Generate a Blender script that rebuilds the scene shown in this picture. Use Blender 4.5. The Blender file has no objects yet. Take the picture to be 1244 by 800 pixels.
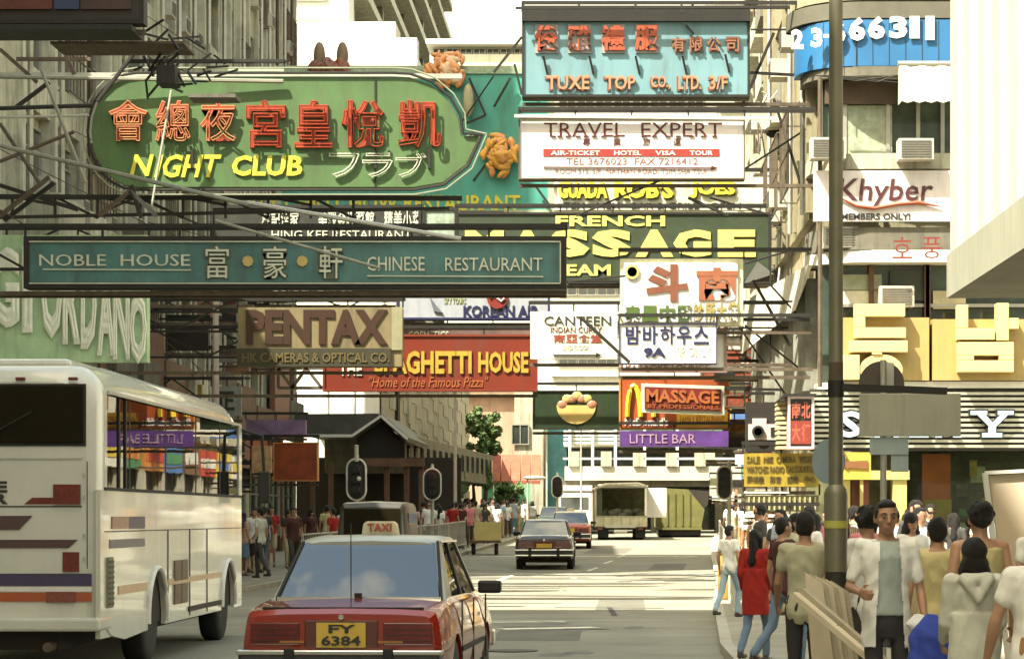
import bpy, bmesh, math, random
import numpy as np
from mathutils import Vector, Matrix

R = math.radians
random.seed(7)
SC = bpy.context.scene
COL = SC.collection

# ---------------------------------------------------------------- camera
F = 3000.0            # focal length in pixels of the 1244 px wide photograph
VX, VY, CAMH = 740.0, 628.0, 1.65
cam_d = bpy.data.cameras.new('camera')
cam = bpy.data.objects.new('camera', cam_d)
COL.objects.link(cam)
cam.location = (0, 0, CAMH)
cam.rotation_euler = (R(90), 0, 0)
cam_d.sensor_width = 36
cam_d.lens = F / 1244 * 36
cam_d.shift_x = -(VX - 622) / 1244
cam_d.shift_y = (VY - 400) / 1244
cam_d.clip_start = 0.3
cam_d.clip_end = 3000
SC.camera = cam

# ---------------------------------------------------------------- daylight
SUN_D = Vector((.44, .369, -.819)).normalized()     # from behind the camera, high over the left-hand roofs
w = bpy.data.worlds.new('World')
SC.world = w
w.use_nodes = True
nt = w.node_tree
bg = nt.nodes['Background']
sky = nt.nodes.new('ShaderNodeTexSky')
sky.sky_type = 'NISHITA'
sky.sun_disc = False
sky.sun_elevation = R(55)
sky.sun_rotation = R(230)
sky.air_density = 1.3
sky.dust_density = 4.0
sky.ozone_density = 1.0
hs = nt.nodes.new('ShaderNodeHueSaturation')
hs.inputs['Saturation'].default_value = 1.25
# broken cloud overhead, thickening to white haze near the horizon
tcw = nt.nodes.new('ShaderNodeTexCoord')
cn = nt.nodes.new('ShaderNodeTexNoise'); cn.inputs['Scale'].default_value = 15; cn.inputs['Detail'].default_value = 7; cn.inputs['Roughness'].default_value = .6
mpw = nt.nodes.new('ShaderNodeMapping'); mpw.inputs['Scale'].default_value = (1, 1, 1.6); mpw.inputs['Location'].default_value = (1.3, 2.2, .75)
nt.links.new(tcw.outputs['Generated'], mpw.inputs[0]); nt.links.new(mpw.outputs[0], cn.inputs['Vector'])
cr = nt.nodes.new('ShaderNodeMapRange'); cr.inputs[1].default_value = .5; cr.inputs[2].default_value = .68
nt.links.new(cn.outputs[0], cr.inputs[0])
spx = nt.nodes.new('ShaderNodeSeparateXYZ'); nt.links.new(tcw.outputs['Generated'], spx.inputs[0])
hz = nt.nodes.new('ShaderNodeMapRange'); hz.inputs[1].default_value = .22; hz.inputs[2].default_value = .6; hz.inputs[3].default_value = 1; hz.inputs[4].default_value = 0
nt.links.new(spx.outputs[2], hz.inputs[0])
mxm = nt.nodes.new('ShaderNodeMath'); mxm.operation = 'MAXIMUM'
nt.links.new(cr.outputs[0], mxm.inputs[0]); nt.links.new(hz.outputs[0], mxm.inputs[1])
cm = nt.nodes.new('ShaderNodeMix'); cm.data_type = 'RGBA'; cm.inputs[7].default_value = (6.2, 5.9, 5.6, 1)
nt.links.new(mxm.outputs[0], cm.inputs[0])
mx = nt.nodes.new('ShaderNodeMix'); mx.data_type = 'RGBA'; mx.blend_type = 'MULTIPLY'
mx.inputs[0].default_value = 1
mx.inputs[7].default_value = (1.0, .98, .74, 1)
nt.links.new(sky.outputs[0], hs.inputs['Color'])
nt.links.new(hs.outputs[0], cm.inputs[6]); nt.links.new(cm.outputs[2], mx.inputs[6])
nt.links.new(mx.outputs[2], bg.inputs['Color'])
bg.inputs['Strength'].default_value = .15
sun_l = bpy.data.lights.new('sun', 'SUN')
sun_l.energy = 5.0
sun_l.angle = R(.5)
sun_l.color = (1, .945, .80)
sun = bpy.data.objects.new('sun', sun_l)
sun.rotation_euler = SUN_D.to_track_quat('-Z', 'Y').to_euler()
sun.location = (-30, -30, 60)
COL.objects.link(sun)
SC.view_settings.view_transform = 'Standard'
SC.view_settings.look = 'None'
SC.view_settings.exposure = 1.75
SC.view_settings.gamma = 1
SC.render.engine = 'CYCLES'
SC.cycles.max_bounces = 6
SC.cycles.diffuse_bounces = 3
SC.cycles.glossy_bounces = 3
SC.cycles.transparent_max_bounces = 10
SC.cycles.caustics_reflective = False
SC.cycles.caustics_refractive = False
SC.cycles.use_denoising = True


def zg(y):            # the street climbs gently beyond fifty-five metres
    return 0.0 if y < 55 else .011 * (min(y, 200) - 55)


def P(px, py, D):     # point seen at pixel (px, py), D metres down the street
    s = F / D
    return Vector(((px - VX) / s, D, CAMH - (py - VY) / s))


# ---------------------------------------------------------------- materials
MATS = {}


def M(name, col, rough=.6, metal=0., var=.15, scale=3., dirt=0., bump=0., spec=.5, coat=0., streak=6., emit=0.):
    if name in MATS: return MATS[name]
    m = bpy.data.materials.new(name)
    m.use_nodes = True
    t = m.node_tree; b = t.nodes['Principled BSDF']
    b.inputs['Roughness'].default_value = rough
    b.inputs['Metallic'].default_value = metal
    b.inputs['Specular IOR Level'].default_value = spec
    b.inputs['Coat Weight'].default_value = coat
    b.inputs['Coat Roughness'].default_value = .04
    co = t.nodes.new('ShaderNodeTexCoord')
    n = t.nodes.new('ShaderNodeTexNoise'); n.inputs['Scale'].default_value = scale; n.inputs['Detail'].default_value = 6
    n.inputs['Roughness'].default_value = .65
    t.links.new(co.outputs['Object'], n.inputs['Vector'])
    rp = t.nodes.new('ShaderNodeValToRGB')
    rp.color_ramp.elements[0].position = .3; rp.color_ramp.elements[1].position = .7
    c = Vector(col)
    rp.color_ramp.elements[0].color = (*(c * (1 - var)), 1)
    rp.color_ramp.elements[1].color = (*[min(1, v * (1 + var * .8)) for v in c], 1)
    t.links.new(n.outputs[0], rp.inputs[0])
    out = rp.outputs[0]
    if dirt > 0:
        mp = t.nodes.new('ShaderNodeMapping'); mp.inputs['Scale'].default_value = (streak, streak, .5)
        n2 = t.nodes.new('ShaderNodeTexNoise'); n2.inputs['Scale'].default_value = .9; n2.inputs['Detail'].default_value = 8
        n2.inputs['Roughness'].default_value = .7
        t.links.new(co.outputs['Object'], mp.inputs[0]); t.links.new(mp.outputs[0], n2.inputs['Vector'])
        r2 = t.nodes.new('ShaderNodeMapRange'); r2.inputs[1].default_value = .48; r2.inputs[2].default_value = .72
        r2.inputs[4].default_value = dirt
        t.links.new(n2.outputs[0], r2.inputs[0])
        m2 = t.nodes.new('ShaderNodeMix'); m2.data_type = 'RGBA'
        t.links.new(r2.outputs[0], m2.inputs[0]); t.links.new(out, m2.inputs[6])
        m2.inputs[7].default_value = (.05, .045, .03, 1)
        out = m2.outputs[2]
    t.links.new(out, b.inputs['Base Color'])
    if bump > 0:
        bn = t.nodes.new('ShaderNodeBump'); bn.inputs['Strength'].default_value = bump; bn.inputs['Distance'].default_value = .02
        n3 = t.nodes.new('ShaderNodeTexNoise'); n3.inputs['Scale'].default_value = scale * 6; n3.inputs['Detail'].default_value = 4
        t.links.new(co.outputs['Object'], n3.inputs['Vector'])
        t.links.new(n3.outputs[0], bn.inputs['Height']); t.links.new(bn.outputs[0], b.inputs['Normal'])
    if emit > 0:
        b.inputs['Emission Color'].default_value = (*col, 1); b.inputs['Emission Strength'].default_value = emit
    MATS[name] = m
    return m


def GLASS(name, tint, ior=1.5, alpha=.5, rough=.02):
    if name in MATS: return MATS[name]
    m = bpy.data.materials.new(name); m.use_nodes = True
    t = m.node_tree
    for n in list(t.nodes): t.nodes.remove(n)
    o = t.nodes.new('ShaderNodeOutputMaterial')
    fr = t.nodes.new('ShaderNodeFresnel'); fr.inputs[0].default_value = ior
    tr = t.nodes.new('ShaderNodeBsdfTransparent'); tr.inputs[0].default_value = (*tint, 1)
    df = t.nodes.new('ShaderNodeBsdfDiffuse'); df.inputs[0].default_value = (*[v * .12 for v in tint], 1)
    mm = t.nodes.new('ShaderNodeMixShader'); mm.inputs[0].default_value = alpha
    gl = t.nodes.new('ShaderNodeBsdfGlossy'); gl.inputs['Roughness'].default_value = rough
    ms = t.nodes.new('ShaderNodeMixShader')
    t.links.new(fr.outputs[0], ms.inputs[0])
    t.links.new(tr.outputs[0], mm.inputs[1]); t.links.new(df.outputs[0], mm.inputs[2])
    t.links.new(mm.outputs[0], ms.inputs[1]); t.links.new(gl.outputs[0], ms.inputs[2])
    t.links.new(ms.outputs[0], o.inputs[0])
    co = t.nodes.new('ShaderNodeTexCoord')
    nz = t.nodes.new('ShaderNodeTexNoise'); nz.inputs['Scale'].default_value = 1.2
    bn = t.nodes.new('ShaderNodeBump'); bn.inputs['Strength'].default_value = .05; bn.inputs['Distance'].default_value = .02
    t.links.new(co.outputs['Object'], nz.inputs['Vector']); t.links.new(nz.outputs[0], bn.inputs['Height'])
    t.links.new(bn.outputs[0], gl.inputs['Normal'])
    MATS[name] = m
    return m


black = M('black_iron', (.018, .016, .013), .6, .3, dirt=.2)
rust = M('rusty_steel', (.10, .075, .05), .8, .2, var=.4, scale=5)
galv = M('galvanised_steel', (.42, .41, .36), .5, .5, var=.2)
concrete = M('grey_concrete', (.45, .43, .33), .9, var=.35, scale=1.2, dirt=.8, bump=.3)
concrete_dark = M('dark_concrete', (.13, .12, .09), .9, var=.35, scale=1.5, dirt=.8, bump=.3)  # concrete with a darker base tone
cream = M('cream_render', (.55, .52, .41), .85, var=.15, scale=.6, dirt=.65, bump=.15)
cream_dirty = M('stained_cream_render', (.38, .36, .27), .85, var=.25, scale=.8, dirt=.8, bump=.2)
white_p = M('white_paint', (.66, .645, .58), .6, var=.06, scale=1, dirt=.12)
pane_m = M('window_glass_dark', (.035, .04, .035), .06, var=.5, scale=.7, spec=.9)
pane_grn = M('window_glass_green', (.05, .075, .055), .08, var=.6, scale=.9, spec=.9)
alu = M('aluminium_frame', (.38, .37, .32), .4, .6)
rubber = M('tyre_rubber', (.02, .02, .019), .85)
chrome = M('chrome', (.75, .75, .72), .12, 1., var=.05)
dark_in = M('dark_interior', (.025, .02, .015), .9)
brownm = M('brown_paint', (.12, .06, .03), .7, var=.35, dirt=.4)


# ---------------------------------------------------------------- mesh builder
def basis(d):
    d = Vector(d).normalized()
    a = Vector((0, 0, 1)) if abs(d.z) < .9 else Vector((1, 0, 0))
    u = d.cross(a).normalized(); v = u.cross(d).normalized()
    return d, u, v


class MB:
    def __init__(s): s.v = []; s.f = []; s.m = []; s.cm = 0

    def add(s, vs, fs):
        n = len(s.v); s.v += [tuple(x) for x in vs]; s.f += [tuple(i + n for i in f) for f in fs]
        s.m += [s.cm] * len(fs)
        return s

    def box(s, x0, x1, y0, y1, z0, z1):
        if x0 > x1: x0, x1 = x1, x0
        if y0 > y1: y0, y1 = y1, y0
        if z0 > z1: z0, z1 = z1, z0
        return s.add([(x0, y0, z0), (x1, y0, z0), (x1, y1, z0), (x0, y1, z0), (x0, y0, z1), (x1, y0, z1), (x1, y1, z1), (x0, y1, z1)],
                     [(0, 3, 2, 1), (4, 5, 6, 7), (0, 1, 5, 4), (1, 2, 6, 5), (2, 3, 7, 6), (3, 0, 4, 7)])

    def beam(s, p, q, w, h=None, n=4):
        h = h or w; p = Vector(p); q = Vector(q); d, u, v = basis(q - p); vs = []
        for c in (p, q):
            for k in range(n):
                a = 2 * math.pi * (k + .5) / n; r = math.sqrt(2) / 2 if n == 4 else .5
                vs.append(c + u * (math.cos(a) * r * w) + v * (math.sin(a) * r * h))
        fs = [(k, (k + 1) % n, n + (k + 1) % n, n + k) for k in range(n)]
        fs += [tuple(range(n))[::-1], tuple(range(n, 2 * n))]
        return s.add(vs, fs)

    def tube(s, pts, r, n=6):
        pts = [Vector(p) for p in pts]; vs = []; fs = []
        for i, p in enumerate(pts):
            d = (pts[min(i + 1, len(pts) - 1)] - pts[max(i - 1, 0)])
            _, u, v = basis(d)
            rr = r[i] if isinstance(r, (list, tuple)) else r
            for k in range(n):
                a = 2 * math.pi * k / n; vs.append(p + u * math.cos(a) * rr + v * math.sin(a) * rr)
        for i in range(len(pts) - 1):
            for k in range(n):
                fs.append((i * n + k, i * n + (k + 1) % n, (i + 1) * n + (k + 1) % n, (i + 1) * n + k))
        fs += [tuple(range(n))[::-1], tuple(range((len(pts) - 1) * n, len(pts) * n))]
        return s.add(vs, fs)

    def prism(s, poly, axis, a, b):
        """poly: 2D points; axis 'x': (y,z), 'y': (x,z), 'z': (x,y)"""
        def mk(p, t): return {'x': (t, p[0], p[1]), 'y': (p[0], t, p[1]), 'z': (p[0], p[1], t)}[axis]
        n = len(poly); vs = [mk(p, a) for p in poly] + [mk(p, b) for p in poly]
        fs = [(k, (k + 1) % n, n + (k + 1) % n, n + k) for k in range(n)] + [tuple(range(n))[::-1], tuple(range(n, 2 * n))]
        return s.add(vs, fs)

    def lathe(s, prof, c, axis=(0, 0, 1), n=16):
        d, u, v = basis(axis); c = Vector(c); vs = []; fs = []
        for (r, t) in prof:
            for k in range(n):
                a = 2 * math.pi * k / n; vs.append(c + d * t + u * math.cos(a) * r + v * math.sin(a) * r)
        for i in range(len(prof) - 1):
            for k in range(n):
                fs.append((i * n + k, i * n + (k + 1) % n, (i + 1) * n + (k + 1) % n, (i + 1) * n + k))
        fs += [tuple(range(n))[::-1], tuple(range((len(prof) - 1) * n, len(prof) * n))]
        return s.add(vs, fs)

    def ell(s, c, r, n=12, m=8, rot=None):
        c = Vector(c); vs = []; fs = []
        for i in range(m + 1):
            t = math.pi * i / m
            for k in range(n):
                a = 2 * math.pi * k / n
                p = Vector((r[0] * math.sin(t) * math.cos(a), r[1] * math.sin(t) * math.sin(a), r[2] * math.cos(t)))
                if rot is not None: p = rot @ p
                vs.append(c + p)
        for i in range(m):
            for k in range(n):
                fs.append((i * n + k, (i + 1) * n + k, (i + 1) * n + (k + 1) % n, i * n + (k + 1) % n))
        return s.add(vs, fs)

    def cap(s, p, q, r1, r2, n=10, fl=(1, 1)):
        """tapered capsule"""
        p = Vector(p); q = Vector(q); d, u, v = basis(q - p); L = (q - p).length; prof = []
        for k in range(4): a = math.pi / 2 * k / 3.5; prof.append((r1 * math.sin(a + .06), -r1 * math.cos(a)))
        for k in range(4): a = math.pi / 2 * (3.5 - k) / 3.5; prof.append((r2 * math.sin(min(a, 1.57) + (.06 if k == 3 else 0)), L + r2 * math.cos(a)))
        vs = []; fs = []
        for (r, t) in prof:
            for k in range(n):
                a = 2 * math.pi * k / n; vs.append(p + d * t + u * math.cos(a) * r * fl[0] + v * math.sin(a) * r * fl[1])
        for i in range(len(prof) - 1):
            for k in range(n):
                fs.append((i * n + k, i * n + (k + 1) % n, (i + 1) * n + (k + 1) % n, (i + 1) * n + k))
        fs += [tuple(range(n))[::-1], tuple(range((len(prof) - 1) * n, len(prof) * n))]
        return s.add(vs, fs)

    def loft(s, rings, close=True, caps=True):
        n = len(rings[0]); vs = [p for r in rings for p in r]; fs = []
        for i in range(len(rings) - 1):
            for k in range(n if close else n - 1):
                fs.append((i * n + k, i * n + (k + 1) % n, (i + 1) * n + (k + 1) % n, (i + 1) * n + k))
        if caps: fs += [tuple(range(n))[::-1], tuple(range((len(rings) - 1) * n, len(rings) * n))]
        return s.add(vs, fs)

    def mesh(s, name, mats, org=(0, 0, 0), smooth=False, fix=False):
        me = bpy.data.meshes.new(name)
        o = Vector(org)
        me.from_pydata([(v[0] - o.x, v[1] - o.y, v[2] - o.z) for v in s.v], [], s.f)
        if not isinstance(mats, (list, tuple)): mats = [mats]
        for m in mats: me.materials.append(m)
        if len(mats) > 1: me.polygons.foreach_set('material_index', s.m)
        if fix:
            bm = bmesh.new(); bm.from_mesh(me); bmesh.ops.recalc_face_normals(bm, faces=bm.faces); bm.to_mesh(me); bm.free()
        if smooth: smooth_angle(me, R(smooth if smooth is not True else 40))
        me.update()
        return me


def smooth_angle(me, ang):
    me.polygons.foreach_set('use_smooth', [True] * len(me.polygons))
    bm = bmesh.new(); bm.from_mesh(me)
    for e in bm.edges:
        if len(e.link_faces) == 2 and e.calc_face_angle(0) > ang: e.smooth = False
    bm.to_mesh(me); bm.free()


def wloc(o):
    v = Vector((0, 0, 0))
    while o is not None: v += o.location; o = o.parent
    return v


def link(name, me, parent=None, loc=(0, 0, 0)):
    o = bpy.data.objects.new(name, me); COL.objects.link(o); o.location = loc
    if parent is not None: o.parent = parent
    return o


def part(name, mb, mat, parent, smooth=False, bev=0, fix=False, world=True):
    """a part whose mesh is given in world coordinates (world) or in the thing's own (not world)"""
    me = mb.mesh(name, mat, wloc(parent) if world else (0, 0, 0), smooth, fix)
    o = link(name, me, parent)
    if bev: bevel(o, bev)
    return o


def bevel(o, w, seg=2):
    m = o.modifiers.new('bevel', 'BEVEL'); m.width = w; m.segments = seg; m.limit_method = 'ANGLE'


def root(name, label, cat, loc, rz=0, group=None):
    o = bpy.data.objects.new(name, None); COL.objects.link(o); o.location = loc; o.rotation_euler = (0, 0, rz)
    o.empty_display_size = .2
    o['label'] = label; o['category'] = cat
    if group: o['group'] = group
    return o


def solo(name, mb, mat, label, cat, group=None, smooth=False, fix=False, bev=0):
    c = Vector(mb.v[0])
    me = mb.mesh(name, mat, c, smooth, fix); o = link(name, me, None, c)
    o['label'] = label; o['category'] = cat
    if group: o['group'] = group
    if bev: bevel(o, bev)
    return o


def struct(name, mb, mat, kind='structure', smooth=False):
    o = link(name, mb.mesh(name, mat, (0, 0, 0), smooth)); o['kind'] = kind
    return o


def kids(o): return [c for c in o.children]


def copy_tree(o, parent=None):
    c = o.copy(); COL.objects.link(c)
    c.parent = parent
    for ch in list(o.children): copy_tree(ch, c)
    return c


# ---------------------------------------------------------------- lettering
def raw_text(s, outline=0., depth=.05, bold=0.):
    c = bpy.data.curves.new('t', 'FONT'); c.body = s; c.resolution_u = 2
    if outline: c.fill_mode = 'NONE'; c.bevel_depth = outline; c.bevel_resolution = 0
    else: c.extrude = depth; c.offset = bold
    o = bpy.data.objects.new('t', c); m = o.to_mesh()
    n = len(m.vertices); v = np.empty(n * 3); m.vertices.foreach_get('co', v); v = v.reshape(n, 3)
    f = [tuple(p.vertices) for p in m.polygons]
    o.to_mesh_clear(); bpy.data.objects.remove(o); bpy.data.curves.remove(c)
    return v, f


def split_x(v, f):
    """islands clustered by overlap in x: one cluster per letter"""
    n = len(v); par = list(range(n))
    def fd(a):
        while par[a] != a: par[a] = par[par[a]]; a = par[a]
        return a
    for p in f:
        a = fd(p[0])
        for q in p[1:]: par[fd(q)] = a
    isl = {}
    for i in range(n): isl.setdefault(fd(i), []).append(i)
    L = sorted(([v[ix, 0].min(), v[ix, 0].max(), ix] for ix in isl.values()), key=lambda a: a[0])
    out = []
    for a in L:
        if out and a[0] < out[-1][1] - .02: out[-1][1] = max(out[-1][1], a[1]); out[-1][2] += a[2]
        else: out.append(a)
    res = []
    for _, _, ix in out:
        mp = {i: k for k, i in enumerate(ix)}
        res.append((v[ix], [tuple(mp[q] for q in p) for p in f if p[0] in mp]))
    return res


def is_cjk(s): return any(ord(ch) > 0x2fff for ch in s)


def letters(parent, s, box, D, mat, depth=.04, outline=0., bold=0., split=True, name='letter', slant=0., gap=0., sub=None, skew=0.):
    """write s into the pixel box (x0,y0,x1,y1) standing proud of the plane y = D; real raised letters"""
    x0, y0, x1, y1 = box
    a = P(x0, y1, D); b = P(x1, y0, D)
    X0, X1, Z0, Z1 = a.x, b.x, a.z, b.z
    o = wloc(parent)
    jobs = []
    if is_cjk(s) and len(s) > 1:
        n = len(s); cw = (X1 - X0) / n
        for i, ch in enumerate(s):
            if ch == ' ': continue
            jobs.append((ch, X0 + cw * (i + .04 + gap / 2), X0 + cw * (i + .96 - gap / 2)))
    else: jobs.append((s, X0, X1))
    outv = []
    for ch, a0, a1 in jobs:
        v, f = raw_text(ch, outline, .5, bold)
        if not len(v): continue
        mn = v.min(0); mxx = v.max(0); v = v.copy()
        xs = (v[:, 0] - mn[0]) / (mxx[0] - mn[0] + 1e-9); ys = (v[:, 1] - mn[1]) / (mxx[1] - mn[1] + 1e-9)
        zt = (v[:, 2] - mn[2]) / (mxx[2] - mn[2] + 1e-9)
        X = a0 + (a1 - a0) * xs + slant * (Z1 - Z0) * (ys - .5)
        Z = Z0 + (Z1 - Z0) * ys + skew * (X - X0)
        Y = D - .002 - depth * (.5 if not outline else 1) * zt
        # font is laid out in x/y facing +z: mapped to x/z facing -y keeps the winding
        co = np.stack([X, Y, Z], 1)
        if split and not is_cjk(ch):
            # split on the unsheared x
            for (vv, ff), in [((q),) for q in split_x(np.stack([v[:, 0], np.arange(len(v)), v[:, 2]], 1), f)]:
                ix = vv[:, 1].astype(int); outv.append((co[ix], ff))
        else: outv.append((co, f))
    if not split:
        vs = []; fs = []
        for c, ff in outv:
            n = len(vs); vs += [tuple(p) for p in c]; fs += [tuple(i + n for i in p) for p in ff]
        outv = [(np.array(vs), fs)]; name = 'lettering'
    for c, ff in outv:
        me = bpy.data.meshes.new(name)
        me.from_pydata([tuple(p - np.array(o)) for p in c], [], ff); me.materials.append(mat); me.update()
        lo = link(name, me, parent)
        if not split: lo['kind'] = 'stuff'


def sign(name, label, cat, box, D, face, frame=None, th=.25, fw=.07, group=None, hang=None, truss=None, reach=None, tilt=0):
    """a projecting signboard: panel, frame, and the steel that carries it out from the facade at x = reach"""
    x0, y0, x1, y1 = box
    a = P(x0, y1, D); b = P(x1, y0, D)
    r = root(name, label, cat, ((a.x + b.x) / 2, D, a.z), group=group)
    m = MB().box(a.x + fw * .3, b.x - fw * .3, D, D + th, a.z + fw * .3, b.z - fw * .3)
    part('panel', m, face, r)
    if frame is not None:
        f = MB()
        e = .03
        for (p0, p1, q0, q1) in ((a.x, b.x, b.z - fw, b.z), (a.x, b.x, a.z, a.z + fw), (a.x, a.x + fw, a.z + fw, b.z - fw), (b.x - fw, b.x, a.z + fw, b.z - fw)):
            f.box(p0, p1, D - e, D + th + e, q0, q1)
        part('frame', f, frame, r)
    if reach is not None:
        near, far = (a.x, b.x) if reach < a.x else (b.x, a.x)
        zt, zb = b.z + .18, a.z - .1
        for z, yy in ((zt, D + .1), (zt + .02, D + th + .15), (zb, D + th * .6)):
            part('support_beam', MB().beam((reach, yy, z), (far, yy, z), .07), black if z != zb else rust, r)
        n = max(2, int(abs(far - near) / 1.1)); h = MB()
        for i in range(n + 1):
            x = near + (far - near) * i / n
            h.beam((x, D + .1, zt + .03), (x, D + .1, b.z - .02), .035)
            h.beam((x, D + .1, zt), (x, D + th + .15, zt + .02), .03)
        part('hanger', h, black, r)
        if reach < 0:
            # lattice between facade and sign, and guy wires
            t = MB(); L = near - reach; k = max(2, int(abs(L) / 1.2))
            for i in range(k):
                xa = reach + L * i / k; xb = reach + L * (i + 1) / k
                t.beam((xa, D + .12, zt if i % 2 else zt - .7), (xb, D + .12, zt - .7 if i % 2 else zt), .04)
            t.beam((reach, D + .12, zt - .7), (near, D + .12, zt - .7), .05)
            part('lattice', t, black, r)
            part('guy_wire', MB().beam((reach, D + .3, zt + 1.6), (near, D + .3, zt), .02, n=5), rust, r)
    return r
# ================================================================ ground, road, pavements
def interp(tab, y):
    for (a, b), (c, d) in zip(tab, tab[1:]):
        if y <= c: return b + (d - b) * max(0, (y - a)) / (c - a)
    return tab[-1][1]


RK = [(-60, 1.35), (30, 1.35), (45, 1.9), (60, 2.6), (80, 3.3), (110, 4.6), (140, 6.5)]
LK = [(-60, -8.2), (52, -8.2), (62, -7.4), (80, -5.2), (110, -4.2), (140, -3.2)]
YS = [-60, -30, 0, 15, 30, 37, 45, 52, 60, 70, 80, 90, 100, 110, 125, 140]


def strip(xl, xr, dz, ys):
    m = MB(); vs = []
    for y in ys: vs += [(xl(y), y, zg(y) + dz), (xr(y), y, zg(y) + dz)]
    return m.add(vs, [(2 * i, 2 * i + 1, 2 * i + 3, 2 * i + 2) for i in range(len(ys) - 1)])


asph = M('sun_bleached_asphalt', (.21, .2, .15), .85, var=.3, scale=.45, dirt=.3, bump=.5, streak=.6)
MATS['sun_bleached_asphalt'].node_tree.nodes['Mapping'].inputs['Scale'].default_value = (.35, 1.6, 1)
earth = M('dusty_ground', (.1, .095, .07), .95, var=.3, scale=.2)
paving = M('concrete_paving', (.27, .25, .19), .9, var=.2, scale=1.4, dirt=.4, bump=.2, streak=1)
kerbm = M('kerb_stone', (.36, .34, .27), .85, var=.2, scale=2)
ysg = [-400, -60, 0, 55, 80, 110, 140, 200, 2500]
struct('ground', strip(lambda y: -900, lambda y: 900, -.03, ysg), earth)
struct('road', strip(lambda y: -70 if y > 200 else -26, lambda y: 26, 0, YS + [200]), asph)
for nm, tab, sg in (('pavement_right', RK, 1), ('pavement_left', LK, -1)):
    m = MB()
    e = lambda y: interp(tab, y) + sg * .15
    f = (lambda y: 26.) if sg > 0 else (lambda y: -26.)
    vs = []
    for y in YS: vs += [(e(y), y, zg(y) + .12), (f(y), y, zg(y) + .12)]
    m.add(vs, [((2 * i, 2 * i + 1, 2 * i + 3, 2 * i + 2) if sg > 0 else (2 * i, 2 * i + 2, 2 * i + 3, 2 * i + 1)) for i in range(len(YS) - 1)])
    struct(nm, m, paving)
    k = MB()
    for a, b in zip(YS, YS[1:]):
        n = max(1, int((b - a) / (1.0 if 30 <= b <= 60 else 3)))
        for i in range(n):
            y0 = a + (b - a) * i / n + .008; y1 = a + (b - a) * (i + 1) / n - .008
            xa, xb = interp(tab, y0), interp(tab, y1)
            z0, z1 = zg(y0), zg(y1)
            w_ = .15 * sg
            pts = [(xa, y0, z0 - .02), (xb, y1, z1 - .02), (xb, y1, z1 + .125), (xa, y0, z0 + .125)]
            k.add(pts + [(p[0] + w_, p[1], p[2]) for p in pts], [(0, 1, 2, 3), (7, 6, 5, 4), (3, 2, 6, 7), (0, 4, 5, 1), (0, 3, 7, 4), (1, 5, 6, 2)])
    kk = struct('kerb_right' if sg > 0 else 'kerb_left', k, kerbm)

linem = M('worn_road_paint', (.72, .69, .55), .8, var=.15, scale=2, dirt=.75, streak=3)
tar = M('tar_patch', (.03, .03, .024), .7, var=.3)


def road_quad(name, x0, y0, x1, y1, wd, mat, dz=.004):
    """a painted stroke from (x0,y0) to (x1,y1)"""
    d = Vector((x1 - x0, y1 - y0, 0)).normalized(); nrm = Vector((-d.y, d.x, 0)) * wd / 2
    m = MB(); n = max(1, int(math.hypot(x1 - x0, y1 - y0) / 5)); vs = []
    for i in range(n + 1):
        c = Vector((x0 + (x1 - x0) * i / n, y0 + (y1 - y0) * i / n, 0)); 
        for q in (c - nrm, c + nrm): vs.append((q.x, q.y, zg(q.y) + dz))
    m.add(vs, [(2 * i, 2 * i + 2, 2 * i + 3, 2 * i + 1) for i in range(n)])
    return struct(name, m, mat)


road_quad('stop_line', -7.6, 66.6, 2.6, 66.6, .35, linem)
road_quad('stop_line', -4.4, 84.2, 3.0, 84.2, .4, linem)
for i in range(9): road_quad('crossing_stud_line', -7.6 + i * 1.1, 57.5, -7.2 + i * 1.1, 57.5, .2, linem)
for i in range(9): road_quad('crossing_stud_line', -7.6 + i * 1.1, 61.5, -7.2 + i * 1.1, 61.5, .2, linem)
road_quad('lane_line', -3.4, 52, -2.55, 65.5, .12, linem)
for i in range(0): road_quad('lane_line', -1.0 + .1 * i, 14 + i * 6, -1.0 + .1 * i, 17 + i * 6, .11, linem)
for i in range(3): road_quad('lane_line', -.6 + .45 * i, 69 + i * 7, -.35 + .45 * i, 72 + i * 7, .11, linem)
road_quad('worn_arrow', -1.6, 36.5, -.2, 37.1, .4, linem)
road_quad('worn_arrow', -1.9, 38.9, -.7, 39.1, .25, linem)
for (a, b, c, d, w_) in ((-3.5, 52.5, 2.2, 51.0, .35), (-2.8, 47.5, -.9, 47.2, .18), (-1, 45.2, 1.0, 44.8, .15), (-4.5, 55.2, -1.0, 54.9, .3), (-.7, 36.4, .0, 36.5, .12), (-6, 62.8, 2.4, 62.6, .14), (0, 45.3, .1, 41.5, .1)):
    road_quad('tar_patch', a, b, c, d, w_, tar, .006)
ironm = M('cast_iron_cover', (.06, .055, .045), .6, .5)
for (x, y) in ((-1.2, 30.5), (.3, 55.7)):
    m = MB().lathe([(.01, 0), (.32, 0), (.32, .012), (.01, .012)], (x, y, zg(y) + .001), n=20)
    o = struct('manhole_cover', m, ironm)

# ================================================================ buildings
WM = {}


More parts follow.
